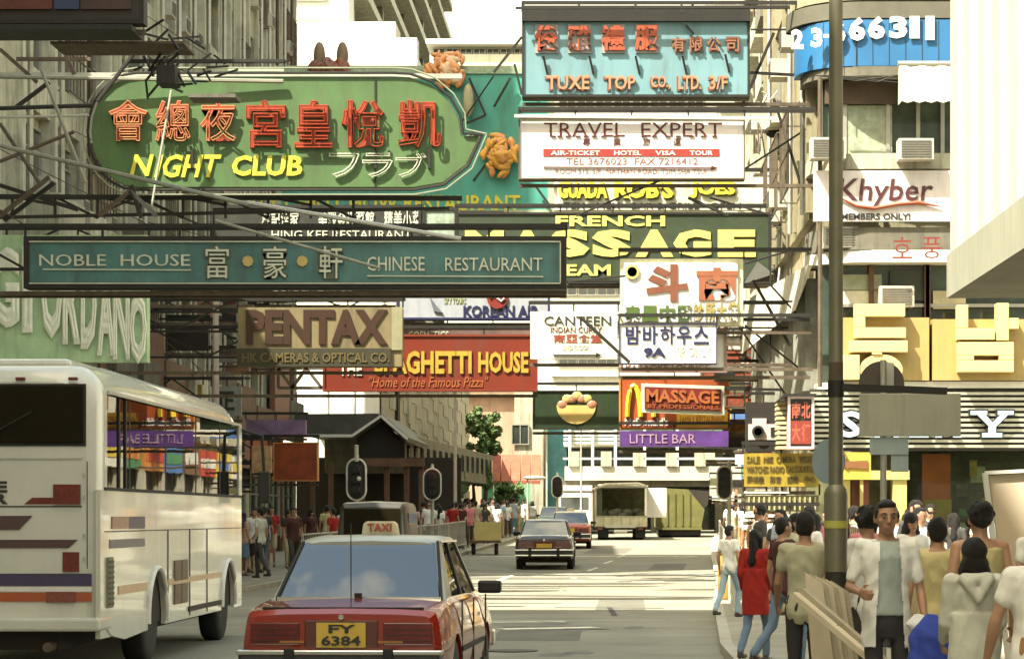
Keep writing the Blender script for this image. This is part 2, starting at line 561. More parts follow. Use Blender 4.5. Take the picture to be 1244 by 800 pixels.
def win_mesh(w_, h_, fr, gl, bars):
    k = (w_, h_, fr.name, gl.name, bars)
    if k not in WM:
        m = MB(); t = .06
        m.box(-w_ / 2, w_ / 2, -.07, .02, 0, t); m.box(-w_ / 2, w_ / 2, -.07, .02, h_ - t, h_)
        m.box(-w_ / 2, -w_ / 2 + t, -.07, .02, t, h_ - t); m.box(w_ / 2 - t, w_ / 2, -.07, .02, t, h_ - t)
        for i in range(1, bars): x = -w_ / 2 + w_ * i / bars; m.box(x - .025, x + .025, -.06, .01, t, h_ - t)
        if h_ > 1.1: m.box(-w_ / 2 + t, w_ / 2 - t, -.055, .01, h_ * .68, h_ * .68 + .045)
        WM[k] = (m.mesh('window', fr), MB().box(-w_ / 2 + .03, w_ / 2 - .03, -.02, .015, .03, h_ - .03).mesh('pane', gl))
    return WM[k]


def window(parent, x, y, z, w_, h_, face='S', fr=None, gl=None, bars=2):
    a, b = win_mesh(round(w_, 2), round(h_, 2), fr or alu, gl or pane_m, bars)
    o = link('window', a, parent); o.location = Vector((x, y, z)) - wloc(parent)
    o.rotation_euler = (0, 0, {'S': 0, 'E': R(90), 'W': R(-90)}[face])
    p = link('pane', b, o)
    return o


AC = {}


def ac_unit(parent, x, y, z, face):
    if not AC:
        AC['a'] = MB().box(-.35, .35, -.45, 0, 0, .42).mesh('air_conditioner', M('ac_casing', (.45, .43, .36), .6, dirt=.5))
        g = MB()
        for i in range(7): g.box(-.3, .3, -.47, -.452, .05 + i * .05, .075 + i * .05)
        AC['g'] = g.mesh('grille', M('ac_grille', (.12, .11, .09), .7))
    o = link('air_conditioner', AC['a'], parent, Vector((x, y, z)) - wloc(parent)); o.rotation_euler = (0, 0, {'S': 0, 'E': R(90), 'W': R(-90)}[face])
    link('grille', AC['g'], o)


def row_facade(r, face, X, y0, y1, z0, z1, wall, bay=3.0, floor=3.1, fin=.35, seed=0, gl=None, balcony=False, rails=None):
    """fins, slab edges and windows on a street wall seen along its length; face 'E' looks towards +x, 'W' towards -x"""
    rd = random.Random(seed); sg = 1 if face == 'E' else -1
    nf = int((z1 - z0) / floor); nb = max(1, int((y1 - y0) / bay)); bw = (y1 - y0) / nb
    fm = MB()
    for i in range(nb + 1):
        y = y0 + bw * i; part('fin', MB().box(X - sg * .05, X + sg * fin, y - .12, y + .12, z0, z1), wall, r)
    for k in range(nf + 1):
        z = z0 + k * floor
        part('spandrel', MB().box(X - sg * .05, X + sg * fin * .7, y0 + .13, y1 - .13, z - .12, z + .75), wall, r)
        if k < nf:
            for i in range(nb):
                yc = y0 + bw * (i + .5)
                if rd.random() < .9:
                    window(r, X + sg * .03, yc, z + .8, bw - .5, floor - 1.15, face, gl=gl or pane_m, bars=rd.choice((2, 3)))
                if rd.random() < .6: ac_unit(r, X + sg * .2, yc + rd.uniform(-.5, .5), z + .78, face)
                if balcony and rd.random() < .45:
                    part('balcony', MB().box(X, X + sg * 1.0, yc - bw * .42, yc + bw * .42, z - .1, z + .02)
                         .box(X + sg * .93, X + sg * 1.0, yc - bw * .42, yc + bw * .42, z + .02, z + .8)
                         .box(X, X + sg * .92, yc - bw * .42, yc - bw * .42 + .06, z + .02, z + .8), rd.choice((wall, cream_dirty, concrete_dark)), r)
                elif rd.random() < .3:
                    g = MB(); xx = X + sg * .55
                    for q in range(7): yy = yc - bw * .36 + q * bw * .12; g.beam((xx, yy, z + .6), (xx, yy, z + 2.3), .025)
                    for zz in (z + .6, z + 1.4, z + 2.3): g.beam((xx, yc - bw * .37, zz), (xx, yc + bw * .37, zz), .03)
                    for yy in (yc - bw * .37, yc + bw * .37):
                        for zz in (z + .6, z + 2.3): g.beam((X, yy, zz), (xx, yy, zz), .03)
                    part('window_cage', g, rust, r)
    # vertical drain pipes
    for i in range(nb):
        if rd.random() < .8:
            y = y0 + bw * i + .3
            part('drain_pipe', MB().tube([(X + sg * (fin + .05), y, z0), (X + sg * (fin + .05), y, z1)], .06, 6), rd.choice((galv, rust, concrete)), r)


def building(name, label, X0, X1, Y0, Y1, H, wall, z0=0, par=True, parm=None):
    r = root(name, label, 'building', ((X0 + X1) / 2, (Y0 + Y1) / 2, z0))
    part('wall', MB().box(X0, X1, Y0, Y1, z0 - .3, H), wall, r)
    if par:
        part('roof', MB().box(X0 - .12, X1 + .12, Y0 - .12, Y1 + .12, H + .002, H + .3)
             .box(X0, X0 + .2, Y0, Y1, H + .3, H + 1.2).box(X1 - .2, X1, Y0, Y1, H + .3, H + 1.2)
             .box(X0 + .2, X1 - .2, Y0, Y0 + .2, H + .3, H + 1.2), parm or wall, r)
    return r


# ---- left-hand row (its street wall stands at x = -12)
b = building('tenement_block', 'tall grey tenement that shades the near left kerb', -24, -11, -45, 31.5, 27.5, concrete)
row_facade(b, 'E', -11, -10, 31, 4.5, 26, concrete, bay=4.2, floor=3.6, seed=3)
b = building('tenement_block', 'low grey concrete block with ribbed wall and barred windows behind the signs at far left', -24, -12, 35, 57.9, 13, concrete)
row_facade(b, 'E', -12, 49.2, 57.8, 4.6, 12.9, concrete, bay=2.8, floor=2.75, seed=5, balcony=True)
b = building('tenement_block', 'grey tower block with ribbed concrete wall and air conditioners above the green club sign', -24, -12, 58, 72.9, 30, concrete)
row_facade(b, 'E', -12, 58.2, 72.8, 4.6, 29.5, concrete, bay=2.4, floor=3.1, seed=6, fin=.5, balcony=True)
b = building('tenement_block', 'grey block with closely set drain pipes left of the white building', -15.5, -12, 73, 91, 22, concrete)
row_facade(b, 'E', -12, 73.2, 90.8, 5, 21.9, concrete, bay=1.9, floor=3.1, seed=8, fin=.5)
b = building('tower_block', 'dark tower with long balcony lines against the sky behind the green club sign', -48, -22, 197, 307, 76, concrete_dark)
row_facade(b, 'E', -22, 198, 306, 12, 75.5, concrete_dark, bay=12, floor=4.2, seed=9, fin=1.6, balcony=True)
for k in range(15):
    z = 13 + k * 4.2
    part('ledge', MB().box(-21.9, -19.4, 197.4, 306.5, z + .9, z + 1.7), concrete, b)

# the white building end-on above the club sign
b = building('white_building', 'white rendered building with a projecting roof ledge above the club sign', -13.9, -9.0, 104, 106.5, 21.3, M('white_render', (.74, .71, .6), .8, var=.08, dirt=.25))
part('ledge', MB().box(-14.2, -8.0, 102.8, 103.9, 20.1, 21.6), white_p, b)
part('brown_course', MB().box(-14, -8.6, 103.4, 103.9, 19.7, 20.09), brownm, b)  # brown course along the wall under the roof ledge
part('penthouse', MB().box(-14, -11.0, 104.2, 106.4, 22.6, 26), white_p, b)
window(b, -12.7, 104.16, 23.4, 1.6, 1.5, 'S')
part('drain_pipe', MB().tube([(-9.5, 103.95, 1), (-9.5, 103.95, 20)], .07, 6), galv, b)
for k in range(3): part('joint_strip', MB().box(-13.85, -9.05, 103.97, 103.995, 17.0 - k * 3, 17.05 - k * 3), concrete, b)
part('name_panel', MB().box(-13.2, -11.6, 103.9, 103.99, 17.6, 18.6), M('panel_amber_dim', (.3, .2, .06), .6), b)

# low buildings and shop arcade on the left, ground level
def shop_row(y0, y1, X, seed):
    rd = random.Random(seed); n = int((y1 - y0) / 4)
    for i in range(n):
        ya = y0 + (y1 - y0) * i / n; yb = y0 + (y1 - y0) * (i + 1) / n - .1
        c = rd.choice([(.35, .07, .02), (.3, .16, .04), (.12, .05, .02), (.45, .35, .1), (.2, .08, .05)])
        cm = M('shop_board_%d' % i, c, .6, dirt=.3)
        r = root('corner_shop' if 0 else 'small_shop', '%s-boarded shop by the left pavement, %s along the row' % (['red', 'orange', 'dark brown', 'yellow', 'maroon'][[(.35, .07, .02), (.3, .16, .04), (.12, .05, .02), (.45, .35, .1), (.2, .08, .05)].index(c)], ['first', 'second', 'third', 'fourth', 'fifth', 'sixth', 'seventh', 'eighth', 'ninth', 'tenth', 'eleventh', 'twelfth', 'thirteenth', 'fourteenth'][i]), 'shop', (X, (ya + yb) / 2, .12), group='shops under the left-hand facade')
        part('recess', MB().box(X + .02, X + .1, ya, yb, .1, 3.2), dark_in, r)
        for y in (ya, yb - .25): part('pier', MB().box(X, X + .5, y, y + .25, .1, 4.3), rd.choice((concrete, brownm, cream_dirty)), r)
        part('name_board', MB().box(X + .1, X + .62, ya + .3, yb - .3, 3.2, 4.2), cm, r)
        part('counter', MB().box(X + .1, X + .45, ya + .6, yb - 1.2, .1, 1.0), cm, r)
        part('upper_board', MB().box(X + .62, X + .8, ya + .1, yb - .1, 4.35, rd.uniform(5.2, 7.2)), rd.choice((brownm, cm, brownm, concrete_dark)), r)
        window(r, X + .45, (ya + yb) / 2, 1.02, yb - ya - 1, 2.0, 'E', gl=pane_grn)


shop_row(50.2, 90.8, -12, 4)

# ---- dark pitched-roof pavilion with the white box wall and stone wall behind it
slate = M('dark_slate', (.07, .07, .06), .8, var=.3, scale=2, dirt=.3)
stone = M('pale_stone_wall', (.42, .39, .31), .9, var=.2, scale=1.4, dirt=.5, bump=.4)
b = root('white_hall', 'plain white upper storey lit by the sun behind the dark pavilion roof', 'building', (-11, 96, 4))
a = P(352, 512, 96); c = P(461, 462, 96)
part('wall', MB().box(a.x, c.x, 96, 104, .4, 8.5), white_p, b)
for px in (398, 430): part('joint_strip', MB().box(P(px, 0, 96).x - .03, P(px, 0, 96).x + .03, 95.96, 95.99, 4.8, 8.4), concrete, b)
b = root('stone_building', 'pale stone block wall receding along the left side of the street', 'building', (-9, 97, 1))
a = P(461, 560, 95)
# a wall running away towards the vanishing point: x from -8.8 at 95 m to -8 at 135 m
part('wall', MB().prism([(a.x + .02, 95.5), (-7.6, 134), (-11, 134), (-11.2, 104.1), (a.x + .02, 104.1)], 'z', .4, 9.0), stone, b)
cs = MB()
for k in range(11):
    z = 2.5 + k * .58
    for (p, q) in (((a.x + .02, 95.5), (-7.6, 134)),):
        for j in range(16):
            if (j + k) % 2 == 0: continue
            t0, t1 = j / 16 + .002, (j + 1) / 16 - .002
            A = Vector((p[0] + (q[0] - p[0]) * t0, p[1] + (q[1] - p[1]) * t0, z)); B = Vector((p[0] + (q[0] - p[0]) * t1, p[1] + (q[1] - p[1]) * t1, z))
            part('stone', MB().add([A + Vector((.0, 0, 0)), B, B + Vector((0, 0, .54)), A + Vector((0, 0, .54)), A + Vector((.05, 0, 0)), B + Vector((.05, 0, 0)), B + Vector((.05, 0, .54)), A + Vector((.05, 0, .54))],
                                   [(4, 5, 6, 7), (0, 4, 7, 3), (1, 2, 6, 5), (3, 7, 6, 2), (0, 1, 5, 4)]), stone, b)
part('window', MB().box(-8.75, -8.55, 100, 101.0, 5.6, 7.2), dark_in, b)
part('window', MB().box(-8.65, -8.42, 104, 105.2, 5.6, 7.2), concrete, b)

pv = root('street_pavilion', 'dark pavilion with a pitched gable and long lean-to roof beside the left pavement', 'pavilion', (-7.5, 88, .5))
g0, g1, gp = P(516, 527, 88), P(575, 530, 88), P(547, 506, 88)
D0 = 88
L0 = P(372, 529, D0); Rr = P(492, 533, D0); pk = P(463, 506, D0)
Lg = P(428, 529, D0)
# long left roof plane, gable peak
part('roof', MB().prism([(L0.x, L0.z), (Lg.x, Lg.z), (pk.x, pk.z), (pk.x - .1, pk.z + .12), (P(345, 0, D0).x, pk.z + .1), (L0.x - .1, L0.z + .1)], 'y', D0, D0 + 9), slate, pv)
part('roof', MB().prism([(pk.x + .02, pk.z + .1), (Rr.x + .15, Rr.z + .05), (Rr.x + .05, Rr.z - .1), (pk.x + .02, pk.z - .08)], 'y', D0, D0 + 10), M('slate_green', (.16, .16, .12), .8, var=.3), pv)
part('gable', MB().prism([(Lg.x + .1, Lg.z - .05), (pk.x, pk.z - .12), (Rr.x - .05, Rr.z - .12), (Rr.x - .05, Rr.z - .9), (Lg.x + .1, Rr.z - .9)], 'y', D0 + .5, D0 + .7), dark_in, pv)
part('bargeboard', MB().beam((Lg.x, D0 - .04, Lg.z), (pk.x, D0 - .04, pk.z + .03), .09).beam((pk.x, D0 - .04, pk.z + .03), (Rr.x + .1, D0 - .04, Rr.z), .09).beam((L0.x, D0 - .04, L0.z), (Lg.x, D0 - .04, Lg.z), .1), white_p, pv)
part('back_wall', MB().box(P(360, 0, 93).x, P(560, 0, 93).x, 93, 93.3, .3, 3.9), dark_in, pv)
for px in (380, 402, 440, 470, 494, 512):
    q = P(px, 0, D0 + .4); part('post', MB().box(q.x - .09, q.x + .09, D0 + .3, D0 + .5, .3, 3.6), brownm, pv)
part('fascia', MB().box(P(435, 0, D0).x, P(515, 0, D0).x, D0 + .1, D0 + .28, P(0, 566, D0).z, P(0, 556, D0).z), brownm, pv)
# receding windowed upper storey (right of the gable) following the street
A = Vector((P(492, 0, 92).x, 92, 0)); B = Vector((-5.55, 118, 0))
u = (B - A)
m = MB().add([(A.x, A.y, 3.3), (B.x, B.y, 3.2), (B.x, B.y, 4.6), (A.x, A.y, 4.75), (A.x - 3, A.y, 3.3), (B.x - 3, B.y, 3.2), (B.x - 3, B.y, 4.6), (A.x - 3, A.y, 4.75)],
             [(0, 1, 2, 3), (3, 2, 6, 7), (0, 4, 5, 1), (0, 3, 7, 4), (1, 5, 6, 2), (4, 7, 6, 5)])
part('upper_storey', m, M('olive_cladding', (.2, .19, .14), .85, var=.25, dirt=.5), pv)
for i in range(16):
    t = (i + .5) / 16; p = A + u * t
    part('window', MB().box(p.x - .02, p.x + .06, p.y - .35, p.y + .35, 3.65, 4.35), pane_m, pv)

# ---- pink-brown corner building and the awnings beyond the trees
pink = M('pink_brick', (.42, .27, .19), .85, var=.2, scale=1, dirt=.4)
b = root('pink_building', 'pinkish brown building with a dark square window beyond the street trees', 'building', (-6, 138, 1))
q0 = P(560, 0, 138).x; q1 = P(655, 0, 138).x
part('wall', MB().box(q0, q1, 138, 150, .6, 8.4), pink, b)
part('roof', MB().prism([(q0 - .3, 8.42), (q1 + .3, 8.42), (q1 - 1.4, 10.2), (q0, 10.2)], 'y', 137.6, 150), M('brown_roof', (.24, .17, .1), .85, var=.3), b)
part('side_wing', MB().box(P(625, 0, 132).x, P(660, 0, 132).x, 132, 137.5, .6, P(0, 476, 132).z), cream_dirty, b)
window(b, P(632, 0, 131.9).x, 131.93, P(0, 540, 132).z, .95, 1.1, 'S')
aw = M('red_brown_awning', (.27, .08, .04), .8, var=.3, dirt=.3)
for i in range(5):
    x0 = P(598 + i * 12, 0, 128).x; x1 = x0 + .5
    part('awning', MB().prism([(128, P(0, 552, 128).z), (126.6, P(0, 584, 128).z), (126.6, P(0, 588, 128).z), (128, P(0, 580, 128).z)], 'x', x0, x1 - .03), aw, b)

b = building('far_block', 'stained cream block filling the gap beyond the pink building', P(600, 0, 165).x, P(672, 0, 165).x, 165, 175, P(0, 500, 165).z, cream_dirty, par=False)
# ---- far cream tower closing the view
crm = M('bright_cream_render', (.50, .48, .38), .8, var=.06, scale=.5, dirt=.25)
D = 140
b = root('office_tower', 'cream rendered tower closing the street, with dark strip windows between white bands', 'building', (2, 145, 1))
part('wall', MB().box(P(668, 0, D).x, P(868, 0, D).x, D, D + 14, 1.0, P(0, 118, D).z), crm, b)
part('wall', MB().box(P(868.5, 0, D).x, P(985, 0, D).x, D - .4, D + 14, 1.0, 42), crm, b)
part('cornice', MB().box(P(664, 0, D).x, P(870, 0, D).x, D - .5, D - .003, P(0, 143, D).z, P(0, 138, D).z), white_p, b)
def strip_win(x0, x1, y0, y1, n, gl, D=D, b=b):
    for i in range(n):
        a = P(x0 + (x1 - x0) * i / n, y1, D); c = P(x0 + (x1 - x0) * (i + 1) / n, y0, D)
        window(b, (a.x + c.x) / 2, D - .02, a.z, c.x - a.x - .04, c.z - a.z, 'S', gl=gl, bars=2)
strip_win(678, 856, 121, 137, 8, pane_m)
for k, (y0, y1) in enumerate(((158, 178), (198, 214), (228, 240), (262, 280), (300, 318), (345, 359), (392, 408), (432, 446))):
    strip_win(678, 866, y0, y1, 8, (pane_grn, pane_m)[k % 2])
for k, z in enumerate((108, 148, 190, 222, 250, 290, 338, 376, 384, 424, 451, 470)):
    part('band', MB().box(P(670, 0, D).x, P(866, 0, D).x, D - .35, D - .003, P(0, z + 6, D).z, P(0, z, D).z), white_p, b) if z > 120 else None
for k in range(9):
    z = 30 + k * 48
    part('ledge', MB().box(P(870, 0, D).x, P(984, 0, D).x, D - .8, D - .402, P(0, z + 5, D).z, P(0, z, D).z), crm, b)
    if k in (0, 2, 3, 5, 6, 8): window(b, P(925, 0, D).x, D - .42, P(0, z + 34, D).z, 1.5, 1.3, 'S', gl=pane_m)
    for px in (900, 948):
        if (k + px) % 3: ac_unit(b, P(px, 0, D).x, D - .4, P(0, z + 30, D).z, 'S')
# white flats wing whose roofs bar the sky
b = root('roof_parapet', 'long pale parapet with a dark window strip against the white sky', 'building', (-5, 160, 20))
D = 158
part('wall', MB().box(P(522, 0, D).x, P(672, 0, D).x, D, D + 6, P(0, 300, D).z, P(0, 66, D).z), crm, b)
part('parapet', MB().box(P(518, 0, D).x, P(690, 0, D).x, D - .5, D + 6, P(0, 55, D).z, P(0, 49, D).z), white_p, b)
for i in range(9):
    a = P(524 + i * 16.5, 66, D); window(b, a.x + .42, D + 1, a.z + .01, .8, .55, 'S')

# ---- flyover across the far end
D = 128
fl = root('flyover', 'cream concrete flyover with parapet piers crossing the far end of the street', 'bridge', (0, D, 1))
z = lambda py: P(0, py, D).z
x = lambda px: P(px, 0, D).x
part('deck', MB().box(x(686), x(905), D, D + 7, z(583), z(566)), crm, fl)
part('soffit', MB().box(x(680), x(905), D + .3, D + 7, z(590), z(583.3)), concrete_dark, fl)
part('parapet_rail', MB().box(x(684), x(905), D - .05, D + .05, z(558), z(555.5)), white_p, fl)
for px in (697, 736, 775, 815, 850):
    part('parapet_pier', MB().box(x(px - 6), x(px + 7), D - .15, D + .35, z(566), z(548)), cream_dirty, fl)
part('upper_deck', MB().box(x(684), x(905), D + 2, D + 8, z(540), z(535)), white_p, fl)
for i in range(5): part('louvre', MB().box(x(684), x(765), D + 1.6, D + 1.75, z(535 - i * 4.5), z(537.6 - i * 4.5)), white_p, fl)
for px in (690, 718, 746, 782, 822): part('column', MB().box(x(px), x(px) + .14, D + 1.4, D + 1.55, z(566), z(515)), white_p, fl)
part('back_wall', MB().box(x(684), x(905), D + 7.2, D + 7.5, 1, z(515)), pane_grn, fl)
for px in (700, 800, 880): part('pier', MB().box(x(px) - .35, x(px) + .35, D + 3, D + 4.2, .8, z(590.2)), cream_dirty, fl)

# ---- right-hand row beyond the corner block (street wall at x = 7 turning in)
b = building('balcony_block', 'cream tenement with cluttered balconies and drain pipes behind the right-hand signs', 7.6, 20, 74, 132, 34, cream_dirty)
row_facade(b, 'W', 7.6, 74.3, 131, 5, 33.5, cream_dirty, bay=4.5, floor=3.1, seed=12, fin=.4, balcony=True)
part('shop_wall', MB().box(7.3, 7.55, 74.5, 130, .3, 4.4), M('ochre_shop', (.4, .3, .1), .8, var=.4, scale=.7, dirt=.5), b)

# ---- corner block, right: front faces us at y = 50, with the rounded corner
CD = 50.0
xx = lambda px: P(px, 0, CD).x
zz = lambda py: P(0, py, CD).z
glass_dk = pane_m
cb = root('corner_building', 'rounded corner building carrying the blue telephone-number fascia and yellow shop letters', 'building', (7, CD, .1))
X0 = xx(985)
tan_w = M('tan_render', (.26, .23, .14), .8, var=.2, dirt=.5)
part('wall', MB().box(xx(1000), 18, CD + 1.2, CD + 16, .1, 20), tan_w, cb)
row_facade(cb, 'W', xx(1000), CD + 1.6, CD + 15.8, 8.0, 19.9, tan_w, bay=3.5, floor=2.9, seed=31, fin=.22)
def arc_x(px0, r, n=8):
    """plan outline of the rounded corner: from the side wall round to the front"""
    pts = []
    cx = xx(px0) + r
    for i in range(n + 1):
        a = math.pi * (1 - .5 * i / n); pts.append((cx + r * math.cos(a), CD + r - r * math.sin(a)))
    return pts
def curved(name, px0, r, z0, z1, th, mat, x1=18, side=1.7):
    pl = arc_x(px0, r); out = [(pl[0][0], CD + side)] + pl + [(x1, CD)]
    inn = [(p[0] + th * max(0, 1 - i / 9 if i else 1), p[1] + th) for i, p in enumerate(out)]
    inn[0] = (out[0][0] + th, out[0][1]); inn[-1] = (out[-1][0], CD + th)
    m = MB(); n = len(out)
    vs = [(p[0], p[1], z0) for p in out] + [(p[0], p[1], z1) for p in out] + [(p[0], p[1], z1) for p in inn] + [(p[0], p[1], z0) for p in inn]
    fs = []
    for i in range(n - 1):
        fs += [(i, i + 1, n + i + 1, n + i), (n + i, n + i + 1, 2 * n + i + 1, 2 * n + i), (3 * n + i, 3 * n + i + 1, i + 1, i), (2 * n + i, 2 * n + i + 1, 3 * n + i + 1, 3 * n + i)]
    m.add(vs, fs)
    return part(name, m, mat, cb, smooth=30)
bluef = M('blue_enamel', (.02, .12, .27), .45, var=.15, scale=1, dirt=.12)
curved('blue_fascia', 972, 1.3, zz(80), zz(24), .35, bluef)
curved('upper_ledge', 962, 1.5, zz(22), zz(2), .9, M('dark_olive_paint', (.09, .085, .06), .7, dirt=.3))
curved('upper_wall', 966, 1.4, zz(0), zz(-140), .5, tan_w)
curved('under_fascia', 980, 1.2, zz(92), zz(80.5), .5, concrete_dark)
curved('sill_band', 986, 1.15, zz(205), zz(186), .5, cream_dirty)
curved('band', 986, 1.15, zz(303), zz(276), .4, concrete_dark)
curved('white_ledge', 984, 1.3, zz(318), zz(303.5), .8, white_p)
curved('white_ledge', 996, 1.0, zz(471), zz(463), .8, white_p)
# glazing behind, between the bands
glz = MB().box(xx(1000), 17.9, CD + .7, CD + 1.1, zz(190), zz(85)).box(xx(1000), 17.9, CD + .7, CD + 1.1, zz(465), zz(318))
part('glazing', glz, pane_grn, cb)
for px in (1000, 1030, 1083, 1120, 1150, 1200): part('mullion', MB().box(xx(px) - .04, xx(px) + .04, CD + .6, CD + .695, zz(190), zz(92.5)), alu, cb)
curt = M('net_curtain', (.27, .30, .22), .9, var=.35, scale=5)
part('curtain', MB().box(xx(1033), xx(1088), CD + .62, CD + .66, zz(184), zz(122)), curt, cb)
part('dark_board', MB().box(xx(1005), xx(1092), CD + .5, CD + .64, zz(121), zz(93)), M('dark_wood', (.07, .045, .025), .7, var=.3), cb)
for px in (1015, 1062, 1130, 1131.5): part('mullion', MB().box(xx(px) - .05, xx(px) + .05, CD + .5, CD + .69, zz(463), zz(319)), brownm, cb)
part('transom', MB().box(xx(1020), 17.9, CD + .55, CD + .68, zz(370), zz(366)), alu, cb)
for (a0, a1, b0, b1, c) in ((1020, 1080, 350, 366, (.6, .58, .45)), (1024, 1075, 330, 349, (.3, .33, .24)), (1085, 1128, 325, 362, (.05, .06, .05)), (1138, 1178, 350, 372, (.5, .45, .3))):
    part('blind', MB().box(xx(a0), xx(a1), CD + .57, CD + .66, zz(b1), zz(b0)), M('blind_%d' % a0, c, .8, var=.3, scale=2), cb)
for (px, py) in ((1004, 196), (1110, 197), (1022, 300), (1090, 372)): ac_unit(cb, xx(px), CD + .02 if py < 250 else CD + .5, zz(py), 'S')
part('drain_pipe', MB().tube([(xx(996), CD - .05, zz(470)), (xx(996), CD - .05, zz(95))], .05, 6), rust, cb)
for k in range(5): part('cable', MB().tube([(xx(990 + k * 5), CD - .03, zz(92)), (xx(1040 + k * 26), CD - .05, zz(99 + k % 3)), (xx(1088), CD - .04, zz(92))], .012, 5), black, cb)
for k in range(9): part('fascia_joint', MB().box(xx(1000 + k * 20), xx(1000 + k * 20) + .012, CD - .006, CD + .01, zz(79), zz(25)), black, cb)
# canvas awning over the right-hand window, scalloped hem
cv = M('canvas_awning', (.62, .57, .42), .9, var=.15, scale=2, dirt=.5, bump=.3)
ax0, ax1 = xx(1091), xx(1176)
rings = []
for (dy, py) in ((.05, 80), (-.05, 82), (-.25, 98), (-.5, 118), (-.52, 121)):
    rings.append([(ax0 + (ax1 - ax0) * i / 12, CD + dy - .1, zz(py) + .03 * math.sin(i * 1.9 + py)) for i in range(13)])
rings.append([(ax0 + (ax1 - ax0) * i / 12, CD - .62, zz(129 + 2.2 * (i % 2))) for i in range(13)])
awo = root('awning', 'pale canvas awning with a scalloped hem under the blue fascia', 'awning', (ax0, CD, zz(130)))
part('canvas', MB().loft(rings, close=False, caps=False), cv, awo, smooth=60)
part('canvas_end', MB().add([rings[0][0], rings[2][0], rings[3][0], rings[5][0], (ax0, CD, zz(128))], [(0, 1, 2, 3, 4)]), cv, awo)
part('roller', MB().tube([(ax0 - .02, CD - .12, zz(79)), (ax1, CD - .12, zz(79))], .06, 8), alu, awo)
# corrugated side bay that slopes to the street corner
sb = root('corrugated_bay', 'grey corrugated metal bay on the side of the corner building', 'cladding', (xx(980), CD + 2, zz(470)))
cor = M('corrugated_grey', (.27, .27, .22), .6, .3, var=.3, dirt=.6)
for i in range(12):
    y = CD + 1.4 + i * .85
    part('panel', MB().prism([(xx(985) - .04 * i, y), (xx(985) - .04 * i - .12, y + .42), (xx(985) - .04 * i - .03, y + .82), (xx(985) + .6, y + .82), (xx(985) + .6, y)], 'z', zz(470), zz(330)), cor, sb)
part('sloping_hood', MB().add([(xx(984), CD + .6, zz(318)), (xx(975) - .6, CD + 10, zz(318) + .1), (xx(975) - .7, CD + 10, zz(390)), (xx(972), CD + 1.2, zz(370)), (xx(990), CD + .6, zz(318)), (xx(990), CD + 10, zz(318)), ],
                              [(0, 3, 2, 1), (4, 0, 1, 5), (0, 4, 3), (1, 2, 5)]), cream, sb)

# shop below the corner building: louvred silver sign band, yellow columns, window
shp = root('camera_shop', 'corner shop with a louvred silver name band, yellow columns and an orange window banner', 'shop', (xx(1100), CD, .12))
silver = M('silver_louvre', (.55, .54, .44), .4, .5, dirt=.2)
part('band_back', MB().box(xx(985), 17, CD + .1, CD + .4, zz(547), zz(472)), M('band_black', (.03, .03, .026), .6), shp)
for i in range(11):
    zt = zz(476 + i * 6.4)
    part('slat', MB().box(xx(985), 17, CD + .0, CD + .098, zt - .055, zt), silver, shp)
yel = M('yellow_column', (.52, .42, .14), .6, var=.12, dirt=.3)
for (a0, a1) in ((1018, 1034), (1046, 1050), (1086, 1103)): part('column', MB().box(xx(a0), xx(a1), CD + .2, CD + .6, .1, zz(570)), yel, shp)
part('lintel', MB().box(xx(1012), xx(1106), CD + .15, CD + .62, zz(582), zz(571)), yel, shp)
part('door', MB().box(xx(1037), xx(1046) + .2, CD + .4, CD + .5, .12, zz(583)), M('red_brown_door', (.16, .05, .025), .5), shp)
part('ceiling_void', MB().box(xx(985), 17, CD + 1.0, CD + 1.15, .1, zz(547)), M('shop_interior', (.13, .13, .06), .8, var=.7, scale=2.5), shp)
part('glass_front', MB().box(xx(1104), 16.9, CD + .3, CD + .33, .3, zz(548)), GLASS('shop_glass', (.8, .85, .75), 1.45, .08), shp)
part('banner', MB().box(xx(1124), xx(1159), CD + .5, CD + .53, zz(630), zz(550)), M('orange_banner', (.75, .16, .02), .7, var=.2, scale=3), shp)
part('banner', MB().box(xx(1126), xx(1160), CD + .47, CD + .495, zz(632), zz(606)), M('yellow_banner', (.6, .42, .06), .7, var=.2), shp)
rd = random.Random(3)
for i in range(14):
    a0 = rd.uniform(1106, 1230); b0 = rd.uniform(552, 640)
    if 1112 < a0 < 1160: continue
    part('poster', MB().box(xx(a0), xx(a0 + rd.uniform(9, 24)), CD + .6 + i * .02, CD + .61 + i * .02, zz(b0 + rd.uniform(8, 22)), zz(b0)), M('poster_%d' % (i % 5), [(.5, .48, .35), (.1, .25, .1), (.55, .4, .08), (.15, .14, .1), (.35, .4, .35)][i % 5], .7, var=.4, scale=6), shp)
for i in range(7): part('shelf', MB().box(xx(1104), 16.5, CD + .72, CD + .98, zz(560 + i * 18), zz(559 + i * 18)), brownm, shp)

# ---- near right: overhanging white ribbed building
rb = root('ribbed_building', 'white vertically ribbed building overhanging the pavement at top right', 'building', (6, 15, 3.9))
BD = 25.0; BX = 3.417
zb = P(0, 362, BD).z; zt = P(0, 310, BD).z
conc = M('smooth_grey_concrete', (.29, .285, .21), .8, var=.12, scale=1, dirt=.25)
part('wall', MB().box(BX + .12, 14, -12, BD - .1, zt + .003, 22), M('rib_gap_shade', (.13, .11, .095), .8, dirt=.2), rb)  # shade between the ribs is put into this darker wall colour
part('edge_beam', MB().box(BX, 14, -12, BD, zb, zt), conc, rb)
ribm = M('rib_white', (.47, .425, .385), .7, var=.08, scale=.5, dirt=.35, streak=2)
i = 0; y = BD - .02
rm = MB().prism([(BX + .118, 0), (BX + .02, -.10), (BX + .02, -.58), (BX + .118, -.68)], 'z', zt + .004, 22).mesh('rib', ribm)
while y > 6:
    o = link('rib', rm, rb, Vector((0, y, 0)) - rb.location); y -= .9
